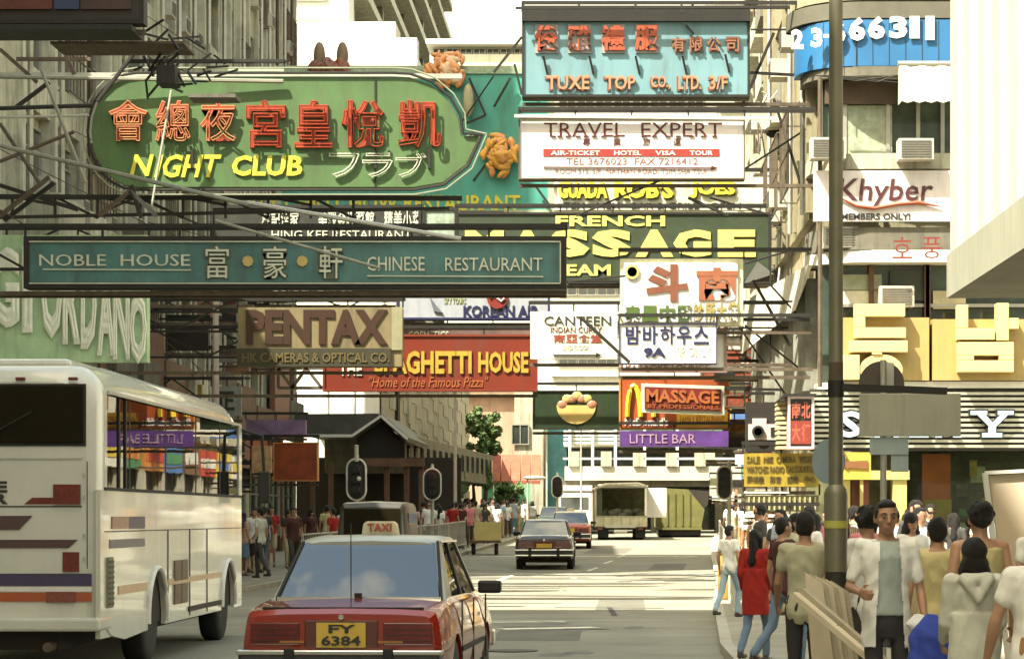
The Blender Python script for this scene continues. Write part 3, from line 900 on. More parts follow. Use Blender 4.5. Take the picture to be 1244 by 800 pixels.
m = MB().box(BX + .13, 14, BD - .098, BD - .02, zt + .004, 22); part('end_wall', m, ribm, rb)
for yy in (2, 12, 22): part('column', MB().box(10.5, 11.1, yy, yy + .6, .1, zb - .002), conc, rb)
part('ground_floor', MB().box(11.2, 14, -12, BD - 1, .1, zb - .003), tan_w, rb)

# shops along the right-hand street wall, beyond the corner
SC_ = [('red', (.4, .04, .02)), ('yellow', (.55, .4, .05)), ('white', (.6, .58, .5)), ('green', (.06, .2, .08)), ('orange', (.5, .18, .03)), ('blue', (.06, .14, .35)), ('brown', (.14, .07, .03))]
rd = random.Random(17)
for i in range(13):
    ya = 74.6 + i * 4.2; yb = ya + 4.05; cn, c = SC_[i % 7]; cn2, c2 = SC_[(i * 3 + 2) % 7]
    cmx = M('street_shop_' + cn, c, .6, var=.35, scale=1.5, dirt=.3); cm2 = M('street_shop_' + cn2, c2, .6, var=.35, scale=1.5, dirt=.3)
    r = root('small_shop', '%s-boarded shop under the right-hand balconies, number %s from the corner block' % (cn, ['one', 'two', 'three', 'four', 'five', 'six', 'seven', 'eight', 'nine', 'ten', 'eleven', 'twelve', 'thirteen'][i]), 'shop', (7.2, (ya + yb) / 2, zg(ya) + .1), group='shops under the right-hand balconies')
    g = zg(ya) + .12
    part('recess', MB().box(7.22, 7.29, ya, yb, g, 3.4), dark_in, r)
    part('name_board', MB().box(6.85, 7.29, ya + .1, yb - .1, 3.41, 4.5), cmx, r)
    part('board_stripe', MB().box(6.83, 6.849, ya + .5, yb - .5, 3.75, 4.15), cm2, r)
    for y in (ya, yb - .3): part('pier', MB().box(6.9, 7.21, y, y + .3, g, 3.4), cream_dirty, r)
    part('display', MB().box(6.95, 7.21, ya + .5, yb - 1.4, g, g + 1.1 + rd.uniform(0, .8)), cm2, r)
    part('upper_sign', MB().box(6.2 - rd.uniform(0, .8), 7.3, ya + 1, ya + 1.25, 5.0 + rd.uniform(0, 1), 7.2 + rd.uniform(0, 1.5)), cm2, r)
# patched and worn carriageway
ptm = M('asphalt_patch_dark', (.12, .115, .088), .9, var=.3, scale=1.5, bump=.4); ptl_ = M('asphalt_patch_pale', (.27, .26, .2), .9, var=.25, scale=1.5, bump=.4); oil = M('oil_stain', (.07, .066, .05), .55, var=.4, scale=3)
for k, (x0, y0, x1, y1, w_, m) in enumerate(((-1.0, 33, -1.0, 37.5, 1.2, ptm), (-2.2, 39.5, .9, 39.6, .5, ptl_), (.2, 44, .25, 50, .9, ptm), (-3.4, 47, -3.3, 52, 1.1, ptm), (-5, 63.5, -1, 63.4, 1.3, ptm), (.8, 57, 1.0, 62, .8, ptl_), (-1.9, 73, -1.7, 79, 1.4, ptm), (1.6, 70, 1.9, 76, 1.0, ptm), (-.2, 88, .2, 96, 1.5, ptm))):
    road_quad('road_patch', x0, y0, x1, y1, w_, m, .0025 + k * .0001)
for k in range(16):
    x = rd.choice((-2.1, -.6, .5)) + rd.uniform(-.3, .3); y = rd.uniform(28, 66); rr = rd.uniform(.08, .3)
    n_ = 11; m = MB(); m.add([(x + rr * rd.uniform(.6, 1.2) * math.cos(2 * math.pi * i / n_), y + rr * 2.2 * rd.uniform(.6, 1.2) * math.sin(2 * math.pi * i / n_), .0036 + zg(y)) for i in range(n_)], [tuple(range(n_))])
    struct('oil_stain', m, oil)
# ================================================================ signboards
def C(name, col, rough=.5, **k):
    l = max(col); g = .62 if l < .6 else .82
    if name.startswith('sign_'): k['dirt'] = k.get('dirt', 0) + .2; k.setdefault('streak', 3.)
    return M(name, tuple(v * g for v in col), rough, **k)


s_green = C('sign_green', (.11, .215, .07), .5, var=.2, scale=.8, dirt=.3)
s_red = C('neon_red', (.42, .055, .015), .5, var=.3, scale=6)
s_tube = C('neon_tube_orange', (.72, .36, .18), .35)
s_dim0 = C('neon_tube_dull', (.36, .38, .26), .4)
s_yel = C('letter_yellow', (.72, .62, .05), .5, var=.12)
s_pale = C('letter_pale', (.62, .62, .5), .5)
s_teal = C('sign_teal', (.10, .27, .26), .45, var=.35, scale=1, dirt=.35)
s_white = C('sign_white', (.78, .74, .68), .55, var=.05, dirt=.1)
s_navy = C('letter_navy', (.015, .018, .09), .5)
s_blk = C('letter_black', (.03, .03, .025), .5)
s_dred = C('letter_dark_red', (.3, .03, .025), .5)
s_gold = C('letter_gold', (.6, .45, .15), .4)
dk_green = C('sign_dark_green', (.045, .07, .035), .5, var=.25, dirt=.2)
LX = -12.0

# --- club sign: rounded green board with a double outline and a tail
D = 46.0
r = root('club_sign', 'large rounded green night club signboard with red characters and yellow lettering', 'sign', P(345, 228, D))
def rr_poly(x0, x1, y0, y1, tail):
    pts = []; rx = 55; cy = (y0 + y1) / 2; ry = (y1 - y0) / 2
    for i in range(13): a = math.pi / 2 + math.pi * i / 12; pts.append((x0 + rx + rx * math.cos(a), cy - ry * math.sin(a)))
    if tail: pts += [(x1 - 75, y1), (x1 - 40, y1 - 6), (x1 - 12, y1 - 28), (x1 + 4, y1 - 62), (x1 - 18, y1 - 62), (x1 - 22, y1 - 85), (x1 - 34, y1 - 106), (x1 - 55, y1 - 124), (x1 - 80, y0 + 1), (x1 - 100, y0)]
    return [(P(a, b, D).x, P(a, b, D).z) for a, b in pts]
pl = rr_poly(111, 578, 93, 227, True)[::-1]
part('panel', MB().prism(pl, 'y', D, D + .3), s_green, r)
def outline(pl, off, w_, y, mat):
    cx = sum(p[0] for p in pl) / len(pl); cz = sum(p[1] for p in pl) / len(pl)
    q = []
    n = len(pl)
    for i in range(n):
        a = Vector(pl[i - 1]); b_ = Vector(pl[i]); c = Vector(pl[(i + 1) % n])
        t = (c - a).normalized(); nn = Vector((t.y, -t.x))
        if nn.dot(b_ - Vector((cx, cz))) < 0 and False: nn = -nn
        q.append(b_ + nn * off)
    m = MB()
    pts = [(p.x, y, p.y) for p in q]; pts.append(pts[0])
    for i in range(len(pts) - 1): m.beam(pts[i], pts[i + 1], w_, n=6)
    return m
# polygon runs clockwise seen from the front: positive offsets go outwards or inwards by sign
part('frame', outline(pl, .05, .12, D + .14, None), M('dull_steel', (.16, .16, .12), .6, .3, dirt=.3), r)
part('frame', outline(pl, -.06, .05, D - .04, None), black, r)
part('neon_outline', outline(pl, -.15, .03, D - .05, None), s_dim0, r)
for i, (ch, x0, x1) in enumerate(zip('會總夜宮皇悅凱', (132, 189, 243, 299, 358, 415, 484), (180, 232, 287, 347, 404, 467, 536))):
    big = i >= 3
    letters(r, ch, (x0, 122 if big else 122, x1, 180 if big else 172), D, s_red, .09, bold=.025)
    letters(r, ch, (x0, 122, x1, 180 if big else 172), D - .1, s_tube if not big else s_red, outline=.012, name='neon_tube')
letters(r, 'N', (161, 188, 184, 214), D, s_yel, .07, bold=.02, slant=.25)
letters(r, 'IGHT', (191, 188, 266, 216), D, s_yel, .07, bold=.02, slant=.25)
letters(r, 'CLUB', (282, 189, 368, 214), D, s_yel, .07, bold=.03, slant=.1)
letters(r, 'フラブ', (398, 186, 520, 216), D - .03, s_pale, outline=.018, name='neon_tube')
part('joint_strip', MB().box(P(455, 0, D).x, P(455, 0, D).x + .03, D - .02, D, pl[0][1] * 0 + P(0, 226, D).z, P(0, 95, D).z), black, r)
for px in (232, 455, 520): part('bracket', MB().box(P(px, 0, D).x, P(px, 0, D).x + .05, D - .06, D, P(0, 205, D).z, P(0, 180, D).z), black, r)
for z_ in (87, 236): part('support_beam', MB().beam((LX, D + .35, P(0, z_, D).z), (P(560, 0, D).x, D + .35, P(0, z_ + 2, D).z), .09), galv if z_ < 100 else black, r)
part('support_beam', MB().beam((LX, D - .3, P(0, 96, D).z), (P(345, 0, D).x, D - .1, P(0, 100, D).z), .08, .08, n=6), M('dull_steel_pale', (.22, .22, .17), .6, .2), r)
t = MB()
for i in range(9):
    xa = LX + 4.0 * i / 5; xb = LX + 4.0 * (i + 1) / 5
    if xb > -2.5: break
    t.beam((xa, D + .36, P(0, 236, D).z), (xb, D + .36, P(0, 246 if i % 2 else 262, D).z), .05)
    t.beam((xb, D + .36, P(0, 236, D).z), (xb, D + .36, P(0, 262, D).z), .05)
t.beam((LX, D + .36, P(0, 262, D).z), (-3, D + .36, P(0, 250, D).z), .06)
part('lattice', t, black, r)

# --- teal restaurant board behind it, with flower emblems
D = 66.0
r = sign('restaurant_sign', 'big teal restaurant board with orange flower emblems partly hidden by the green club sign', 'sign', (335, 80, 673, 262), D,
         C('sign_aqua', (.09, .48, .38), .5, var=.15, scale=.7, dirt=.2), C('pale_green_trim', (.5, .58, .4), .6, dirt=.2), th=.4, fw=.16)
part('trim', MB().box(P(335, 0, D).x, P(668, 0, D).x, D - .05, D - .002, P(0, 90, D).z, P(0, 84, D).z), C('pale_green_trim2', (.42, .55, .36), .6, var=.4, scale=9), r)
letters(r, 'CITY CHIU CHOW RESTAURANT', (290, 237, 632, 256), D, s_yel, .06, bold=.02)
for (a0, b0, a1, b1) in ((570, 95, 590, 140), (590, 140, 566, 150), (620, 95, 600, 130), (590, 200, 575, 220), (640, 100, 655, 88), (650, 225, 668, 250)):
    part('stay', MB().beam(P(a0, b0, D - .2), P(a1, b1, D - .2), .06), black, r)
def flower(px0, py0, px1, py1, mat, mat2, seed, n=60):
    rd = random.Random(seed); cx, cy = (px0 + px1) / 2, (py0 + py1) / 2; w_, h_ = (px1 - px0) / 2, (py1 - py0) / 2
    e = None
    for i in range(n):
        a = rd.uniform(0, 6.28); q = rd.uniform(0, .85)
        p = P(cx + math.cos(a) * q * w_, cy + math.sin(a) * q * h_, D - .15 - .25 * (1 - q))
        rot = Matrix.Rotation(a + rd.uniform(-.8, .8), 3, 'Y')
        part('petal', MB().ell(p, (.06 + .05 * rd.random(), .08, .12 + .12 * rd.random()), 8, 6, rot), mat if rd.random() < .7 else mat2, r, smooth=70)
pet = C('petal_orange', (.75, .33, .12), .5, var=.3, scale=3); pet2 = C('petal_pale', (.8, .55, .35), .5)
flower(514, 58, 570, 112, pet, pet2, 1)
flower(584, 158, 634, 217, C('petal_amber', (.75, .38, .06), .5, var=.3), pet, 2)
flower(372, 72, 428, 92, C('petal_brown', (.35, .12, .07), .5), C('petal_brown2', (.28, .12, .08), .5), 3, 36)
for (a, b_) in ((388, 68), (416, 68), (569, 122)):
    part('leaf', MB().ell(P(a, b_, D - .2), (.16, .1, .38 if b_ < 100 else .45), 8, 6), C('leaf_brown', (.3, .2, .12), .6) if b_ < 100 else C('leaf_cream', (.55, .5, .3), .6), r, smooth=70)

# --- dark character board under the club sign
D = 54.0
r = sign('restaurant_sign', 'long dark board with white characters between the green club sign and the teal sign', 'sign', (255, 249, 512, 293), D,
         C('sign_charcoal', (.035, .035, .025), .6, var=.4), black, reach=LX)
letters(r, '興記酒家  美觀金樓菜館 精美小菜', (318, 256, 512, 277), D, s_pale, .05, bold=.015)
letters(r, 'HING KEE RESTAURANT', (330, 280, 500, 290), D, s_pale, .04, split=False)
r = sign('glass_sign', 'pale mottled panel beside the dark character board', 'sign', (513, 252, 556, 292), D, C('mottled_pale', (.42, .52, .4), .5, var=.6, scale=4), black)
r = sign('grey_sign', 'plain grey board with two small lamps left of the massage sign', 'sign', (558, 256, 612, 292), 59.5, C('sign_grey', (.3, .31, .25), .6, dirt=.3), black)
for px in (567, 595): part('lamp', MB().box(P(px, 0, 59.5).x, P(px + 16, 0, 59.5).x, 59.3, 59.49, P(0, 291, 59.5).z, P(0, 283, 59.5).z), s_pale, r)

# --- top-left dark board
D = 38.0
r = sign('shop_sign', 'dark board with faded red and blue panels cut off by the top left corner', 'sign', (-60, -60, 175, 29), D, C('sign_umber', (.04, .028, .02), .6, var=.5, scale=1.2), black, reach=LX)
for (x0, x1, c) in ((-60, 64, (.16, .03, .015)), (67, 97, (.03, .05, .13)), (99, 160, (.07, .03, .025))):
    part('face_panel', MB().box(P(x0, 0, D).x, P(x1, 0, D).x, D - .05, D - .003, P(0, 12, D).z, P(0, -50, D).z), C('faded_%d' % x1, c, .6, var=.5, scale=2), r)
part('under_tray', MB().box(P(-60, 0, D).x, P(166, 0, D).x, D - .4, D + .5, P(0, 42, D).z, P(0, 36, D).z), black, r)
part('under_tray', MB().box(P(50, 0, D).x, P(215, 0, D).x, D + .6, D + 1.6, P(0, 44, D).z, P(0, 41, D).z), rust, r)
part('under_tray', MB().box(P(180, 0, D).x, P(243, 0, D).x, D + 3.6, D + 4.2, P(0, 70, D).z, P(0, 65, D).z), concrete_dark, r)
part('lamp_box', MB().box(P(187, 0, D).x, P(210, 0, D).x, D + .2, D + .7, P(0, 98, D).z, P(0, 76, D).z), black, r)
rd = random.Random(5); m = MB()
SH = ['small', 'squat', 'narrow', 'slim', 'broad', 'stubby']
for i in range(34):
    a = P(rd.uniform(172, 262), rd.uniform(38, 102), D + rd.uniform(0, 2)); m.beam(a, a + Vector((rd.uniform(-.4, .4), rd.uniform(-.3, .3), rd.uniform(-.35, .35))), .03)
part('loose_bracketry', m, black, r)

# --- green panel top right of tangle
r = sign('shop_sign', 'narrow green board edge above the big club sign', 'sign', (262, 82, 345, 104), 60, C('edge_green', (.05, .12, .06), .5, var=.4, scale=2), C('pale_green_trim', (.5, .58, .4)), th=.2, fw=.1, reach=LX)

# --- green club at far left
D = 47.5
pg = C('sign_mint', (.58, .80, .48), .5, var=.25, scale=1.2, dirt=.25)
r = sign('clothing_sign', 'pale green fashion shop sign with tall white outlined letters above the coach', 'sign', (-80, 284, 180, 441), D, pg, None, th=.3, reach=LX)
s_out = C('letter_ivory', (.95, .96, .82), .45)
gr2 = C('letter_fill_green', (.2, .3, .17), .5, var=.4, scale=3)  # green fill inside the outlined letters
for ch, x0, x1, y0, y1 in (('G', -14, 24, 300, 398), ('I', 27, 40, 300, 404), ('O', 50, 76, 308, 412), ('R', 76, 98, 312, 418), ('D', 98, 118, 318, 424), ('A', 118, 140, 326, 432), ('N', 137, 158, 338, 437), ('O', 157, 179, 354, 442)):
    letters(r, ch, (x0, y0, x1, y1), D, gr2, .03, bold=.05)
    letters(r, ch, (x0, y0, x1, y1), D - .05, s_out, outline=.055, name='letter_edge')

# --- teal house sign (nearest)
D = 40.0
r = sign('restaurant_sign', 'long teal house restaurant sign in a heavy black frame, spanning the left of the street', 'sign', (29, 287, 688, 350), D, s_teal, black, th=.4, fw=.09, reach=LX)
part('inner_frame', MB().box(P(36, 0, D).x, P(681, 0, D).x, D - .05, D - .002, P(0, 294.5, D).z, P(0, 293, D).z).box(P(36, 0, D).x, P(681, 0, D).x, D - .05, D - .002, P(0, 345, D).z, P(0, 343.5, D).z)
     .box(P(680, 0, D).x, P(681.5, 0, D).x, D - .05, D - .002, P(0, 343, D).z, P(0, 295, D).z), s_pale, r)
s_dim = C('letter_silver', (.62, .64, .5), .4)
s_sil = C('letter_silver_solid', (.68, .70, .56), .4)
for s_, q in (('NOBLE', (48, 309, 129, 323)), ('HOUSE', (147, 309, 231, 323)), ('CHINESE', (446, 312, 516, 329)), ('RESTAURANT', (541, 313, 659, 329))): letters(r, s_, q, D, s_sil, .05, bold=.0)
for ch, x0 in (('富', 250), ('豪', 320), ('軒', 388)):
    letters(r, ch, (x0 - 2, 298, x0 + 30, 339), D, C('letter_bronze', (.16, .16, .09), .5), .05, bold=.05)
    letters(r, ch, (x0, 299, x0 + 28, 338), D - .03, s_sil, .03, bold=.0, name='neon_tube')
for px in (301, 367): part('gold_dot', MB().lathe([(.02, 0), (.09, 0), (.09, .04), (.02, .04)], P(px, 317, D - .045), (0, 1, 0), 8), s_gold, r)
part('neon_line', MB().beam(P(52, 327, D - .02), P(232, 328, D - .02), .02).beam(P(446, 335, D - .02), P(660, 336, D - .02), .02), s_dim, r)
part('under_beam', MB().beam((LX, D + .1, P(0, 356, D).z), (P(688, 0, D).x, D + .1, P(0, 355, D).z), .07), rust, r)

# --- camera shop sign
D = 52.0
r = sign('camera_shop_sign', 'brown camera brand sign with bold brown letters over a dark lower band', 'sign', (288, 372, 489, 446), D,
         C('sign_tan', (.27, .21, .10), .55, var=.2, scale=1, dirt=.4), None, th=.5, reach=LX)
letters(r, 'PENTAX', (299, 376, 471, 418), D, C('letter_brown', (.05, .017, .004), .5, var=.2), .06, bold=.045)
part('lower_band', MB().box(P(288, 0, D).x, P(475, 0, D).x, D - .06, D - .003, P(0, 445, D).z, P(0, 423, D).z), C('band_umber', (.04, .035, .012), .6), r)
letters(r, 'HK CAMERAS & OPTICAL CO.', (294, 428, 473, 440), D - .06, C('letter_khaki', (.15, .11, .035), .5), .03, bold=.02)
part('side_panel', MB().box(P(476, 0, D).x, P(489, 0, D).x, D - .04, D - .003, P(0, 425, D).z, P(0, 373, D).z), C('side_khaki', (.36, .34, .2), .6, dirt=.3), r)

# --- dark faded board above it
r = sign('shop_sign', 'dim dark board with faded lettering above the brown camera sign', 'sign', (305, 349, 480, 366), 53.5, C('sign_umber2', (.07, .06, .04), .6, var=.4), black, th=.2, fw=.04, reach=LX)
letters(r, 'GOLDEN TAILOR', (330, 352, 430, 363), 53.5, s_dim, .03, split=False)

# --- airline sign
D = 62.0
r = sign('airline_sign', 'pale blue-white airline sign with a red roundel, half behind the teal house sign', 'sign', (482, 350, 668, 388), D, C('sign_ice', (.5, .53, .58), .5, var=.08, dirt=.15), s_navy, th=.3, fw=.05, reach=LX)
letters(r, 'KOREAN AIR', (563, 371, 655, 385), D, s_navy, .04, bold=.03)
part('roundel', MB().lathe([(.02, 0), (.26, 0), (.26, .05), (.02, .05)], P(604, 362, D - .06), (0, 1, 0), 20), s_dred, r, smooth=30)
part('roundel_wave', MB().tube([P(595, 362, D - .07), P(599, 358, D - .07), P(604, 362, D - .07), P(609, 366, D - .07), P(613, 362, D - .07)], .03), s_white, r)
part('bird_mark', MB().prism([(P(522, 0, D).x, P(0, 360, D).z), (P(530, 0, D).x, P(0, 371, D).z), (P(538, 0, D).x, P(0, 380, D).z), (P(527, 0, D).x, P(0, 378, D).z)], 'y', D - .05, D - .002), C('mark_grey', (.15, .17, .2)), r)
letters(r, 'SKY TOURS', (540, 362, 566, 369), D, C('letter_lime', (.4, .45, .12)), .03, split=False)
r = sign('shop_sign', 'weathered brown and grey strip sign under the airline sign', 'sign', (488, 396, 654, 418), 64, C('sign_puce', (.2, .12, .1), .6, var=.4, scale=1, dirt=.3), black, th=.25, fw=.04, reach=LX)
letters(r, 'COSMETICS', (496, 402, 545, 414), 64, s_dim, .03, split=False)

# --- red spaghetti restaurant sign
D = 57.0
r = sign('restaurant_sign', 'wide red spaghetti restaurant sign with yellow letters under the airline sign', 'sign', (392, 406, 653, 475), D,
         C('sign_red', (.23, .022, .003), .5, var=.15, scale=.8, dirt=.2), C('sign_red_edge', (.25, .03, .01)), th=.3, fw=.05, reach=LX)
ye2 = C('letter_amber', (.55, .38, .04), .5)
letters(r, 'THE', (412, 440, 440, 456), D, s_pale, .05, bold=.02)
letters(r, 'SPAGHETTI', (455, 426, 573, 454), D, ye2, .07, bold=.035)
letters(r, 'HOUSE', (581, 427, 642, 453), D, ye2, .07, bold=.035)
letters(r, '"Home of the Famous Pizza"', (448, 457, 592, 470), D, C('letter_orange', (.5, .14, .035)), .03, split=False, slant=.2)
# open steel lattice to its left
t = MB(); a0, a1 = 338, 392; D2 = D + .1
for (p, q) in (((a0, 447), (a1, 447)), ((a0, 471), (a1, 471)), ((a0, 447), (355, 471)), ((355, 471), (372, 447)), ((372, 447), (391, 471)), ((356, 447), (356, 471)), ((a0, 447), (a0, 471))):
    t.beam(P(*p, D2), P(*q, D2), .07)
part('lattice', t, rust, r)

# ======== right-hand signs; their steel runs back to the right-hand facades
D = 50.8
r = sign('dress_hire_sign', 'sky blue board with red characters over brown letters, topmost of the right-hand signs', 'sign', (634, 13, 911, 118), D,
         C('sign_sky', (.22, .42, .47), .5, var=.12, scale=.7, dirt=.15), black, th=.5, fw=.05, reach=4.15)
part('hood', MB().box(P(634, 0, D).x, P(911, 0, D).x, D - .12, D - .004, P(0, 27, D).z, P(0, 13, D).z), black, r)
grey_plate = C('letter_backing', (.42, .40, .38), .6)
rsh = C('letter_drop_shadow', (.30, .10, .06), .6)
for ch, x0 in zip('俊雅禮服', (649, 689, 730, 771)):
    part('backing', MB().box(P(x0 + 1, 0, D).x, P(x0 + 29, 0, D).x, D - .03, D - .004, P(0, 65, D).z, P(0, 30, D).z), grey_plate, r)
    letters(r, ch, (x0, 31, x0 + 29, 62), D - .03, C('letter_brick', (.5, .09, .03), .5), .1, bold=.035)
for ch, x0 in zip('有限公司', (816, 838, 859, 882)):
    letters(r, ch, (x0, 46, x0 + 17, 65), D, rsh, .04, bold=.03); letters(r, ch, (x0, 45, x0 + 16, 63), D - .05, C('letter_russet', (.32, .13, .07)), .05, bold=.02)
for s_, x0, x1 in (('TUXE', 662, 716), ('TOP', 733, 772), ('CO.,', 789, 814), ('LTD.', 822, 852), ('3/F', 860, 884)):
    letters(r, s_, (x0, 93, x1, 111), D, rsh, .04, bold=.04); letters(r, s_, (x0 + 2, 92, x1, 109), D - .05, C('letter_straw', (.55, .30, .16)), .05, bold=.02)
for (px, py) in ((660, 68), (716, 68), (772, 68), (829, 68), (881, 66)): part('stay', MB().beam(P(px, py, D - .1), P(px + 5, py + 22, D - .02), .045), black, r)
part('stay', MB().beam(P(831, 28, D - .1), P(843, 42, D - .1), .04), black, r)
part('lamp_rail', MB().beam(P(626, 10, D - .3), P(920, 9, D - .3), .05).beam(P(636, 16, D - .3), P(636, 4, D - .3), .04).beam(P(772, 16, D - .3), P(772, 4, D - .3), .04).beam(P(828, 16, D - .3), P(828, 3, D - .3), .04), black, r)
for (p, q) in (((634, 45), (600, 88)), ((634, 45), (655, 74)), ((625, 78), (634, 115))): part('stay', MB().beam(P(*p, D + .3), P(*q, D + .3), .05), black, r)

D = 49.8
pk = C('sign_blush', (.78, .70, .66), .5, var=.05, dirt=.08)
r = sign('travel_agency_sign', 'pinkish white travel agency sign with thin dark red serif capitals and a red strip', 'sign', (630, 142, 905, 218), D, pk, rust, th=.35, fw=.03, reach=4.15)
m_ = C('letter_maroon', (.12, .015, .012), .5)
letters(r, 'TRAVEL', (661, 149, 759, 166), D, m_, .012)
letters(r, 'EXPERT', (779, 149, 877, 166), D, m_, .012)
sf = MB()
for px in (672, 680, 690, 702, 712, 722, 733, 748, 782, 795, 811, 824, 840, 854, 868): sf.box(P(px - 3, 0, D).x, P(px + 3, 0, D).x, D - .03, D - .003, P(0, 166.3, D).z, P(0, 165, D).z)
part('serif', sf, m_, r)
for ch, px in zip('專業旅運', (708, 745, 781, 818)): letters(r, ch, (px, 168, px + 9, 177), D, m_, .02)
part('red_strip', MB().box(P(660, 0, D).x, P(874, 0, D).x, D - .012, D - .003, P(0, 190, D).z, P(0, 181, D).z), C('strip_red', (.45, .04, .03)), r)
letters(r, 'AIR-TICKET', (669, 183, 729, 188.6), D - .012, s_white, .01, split=False, bold=.02)
letters(r, 'HOTEL', (746, 183, 779, 188.6), D - .012, s_white, .01, split=False, bold=.02)
letters(r, 'VISA', (796, 183, 821, 188.6), D - .012, s_white, .01, split=False, bold=.02)
letters(r, 'TOUR', (838, 183, 866, 188.6), D - .012, s_white, .01, split=False, bold=.02)
letters(r, 'TEL 3676023  FAX 7216412', (688, 192, 848, 200), D, C('letter_rose', (.35, .12, .1)), .01, split=False)
letters(r, 'ROOM 515, 5/F., NATHAN ROAD, TSIM SHA TSUI', (675, 205.5, 858, 212), D, C('letter_rose', (.35, .12, .1)), .01, split=False)
part('arrow', MB().beam(P(660, 203, D - .02), P(866, 204, D - .02), .02).add([P(864, 201, D - .02), P(873, 204.2, D - .02), P(864, 207, D - .02)], [(0, 2, 1)]), m_, r)
part('top_rail', MB().beam(P(625, 141, D - .1), P(945, 144, D - .1), .06), s_pale, r)

D = 60.5
r = sign('bar_sign', 'white board with fat yellow letters just above the dark green massage sign', 'sign', (676, 214, 936, 256), D, C('sign_cream', (.7, .68, .52), .5, dirt=.15), None, th=.25, reach=4.15)
gl = C('letter_olive_edge', (.2, .22, .03), .5)
for s_, x0, x1 in (('GUADA', 678, 738), ('ROB\'S', 746, 818), ('JOES', 838, 893)):
    letters(r, s_, (x0 + 1, 222, x1 + 2, 243), D, gl, .04, bold=.06); letters(r, s_, (x0, 220, x1, 241), D - .06, s_yel, .05, bold=.05)
letters(r, 'TEX - MEX   BAR & GRILL   OPEN', (684, 246, 900, 254), D, s_blk, .02, split=False)

D = 58.0
r = sign('massage_sign', 'dark green board reading french massage steam in big yellow letters', 'sign', (553, 258, 936, 342), D, dk_green, black, th=.35, fw=.05, reach=4.15)
yl = C('letter_lemon', (.78, .66, .16), .5, var=.06)
letters(r, 'FRENCH', (675, 262, 808, 275), D, yl, .04, bold=.03)
for ch, x0, x1 in (('M', 565, 612), ('A', 618, 664), ('S', 668, 716), ('S', 719, 768), ('A', 772, 818), ('G', 818, 864), ('E', 872, 918)):
    letters(r, ch, (x0, 279, x1, 312), D, yl, .06, bold=.06)
letters(r, 'STEAM', (655, 321, 742, 335), D, yl, .04, bold=.03)
part('hinge_plate', MB().prism([(P(903, 0, D).x, P(0, 345, D).z), (P(940, 0, D).x, P(0, 333, D).z), (P(920, 0, D).x, P(0, 318, D).z)], 'y', D - .08, D - .04), M('slate_plate', (.1, .1, .09)), r)

D = 50.5
r = sign('clinic_sign', 'square cream and white sign with brown strokes and a red pictogram over green characters', 'sign', (752, 313, 904, 397), D, C('sign_primrose', (.7, .66, .42), .5, dirt=.1), None, th=.3, reach=4.15)
part('white_face', MB().box(P(758, 0, D).x, P(896, 0, D).x, D - .04, D - .003, P(0, 391, D).z, P(0, 319, D).z), s_white, r)
letters(r, '斗', (785, 321, 836, 366), D - .04, C('letter_sepia', (.25, .08, .04), .5), .05, bold=.05)
letters(r, '南', (846, 325, 896, 365), D - .04, C('letter_rust', (.4, .13, .06), .5), .05, bold=.045)
letters(r, '泰昌中醫', (758, 371, 842, 391), D - .04, C('letter_moss', (.1, .17, .03), .5), .03, bold=.04)
letters(r, '診所大樓', (842, 367, 897, 390), D - .04, C('letter_ochre', (.45, .36, .12), .5), .03, bold=.04)
part('seal', MB().lathe([(.15, 0), (.15, .04), (.10, .04), (.10, 0)], P(768, 330, D - .08), (0, 1, 0), 20), s_gold, r)
letters(r, '東', (763, 324, 773, 336), D - .04, s_gold, .03)

D = 50.2
r = sign('korean_sign', 'white panel with navy Korean letters and 9A under the square clinic sign', 'sign', (752, 393, 871, 442), D, s_white, s_navy, th=.2, fw=.02, reach=4.15)
for ch, px in zip('밤바하우스', (760, 781, 802, 822, 843)): letters(r, ch, (px, 396, px + 18, 418), D, s_navy, .03, bold=.02)
letters(r, '9A', (782, 422, 809, 434), D, s_navy, .04, bold=.04)
letters(r, 'VIP ONLY', (818, 421, 864, 433), D, s_dim, .02, split=False)
r = sign('framed_sign', 'cream framed board sticking out behind the Korean panel', 'sign', (752, 398, 883, 452), D + .7, s_white, C('frame_rose', (.5, .3, .25)), th=.2, fw=.05, reach=4.15)
letters(r, 'KARAOKE LOUNGE', (760, 443, 862, 450), D + .7, C('letter_rose', (.35, .12, .1)), .02, split=False)

D = 53.0
r = sign('canteen_sign', 'white canteen sign with black capitals and an arrow below the massage board', 'sign', (643, 377, 751, 437), D, C('sign_ivory', (.76, .74, .62), .5, dirt=.1), None, th=.25, reach=4.15)
letters(r, 'CANTEEN', (661, 384, 742, 395), D, s_blk, .03)
letters(r, 'INDIAN CURRY', (669, 397, 731, 404), D, m_, .02, split=False)
letters(r, '南亞食堂', (672, 406, 732, 416), D, C('letter_red2', (.45, .08, .04)), .02, bold=.02)
letters(r, '2ND FLOOR', (684, 419, 716, 425), D, s_dim, .02, split=False)
part('arrow', MB().beam(P(672, 431, D - .02), P(726, 431, D - .02), .022).add([P(724, 428, D - .02), P(731, 431, D - .02), P(724, 434, D - .02)], [(0, 2, 1)]), s_blk, r)

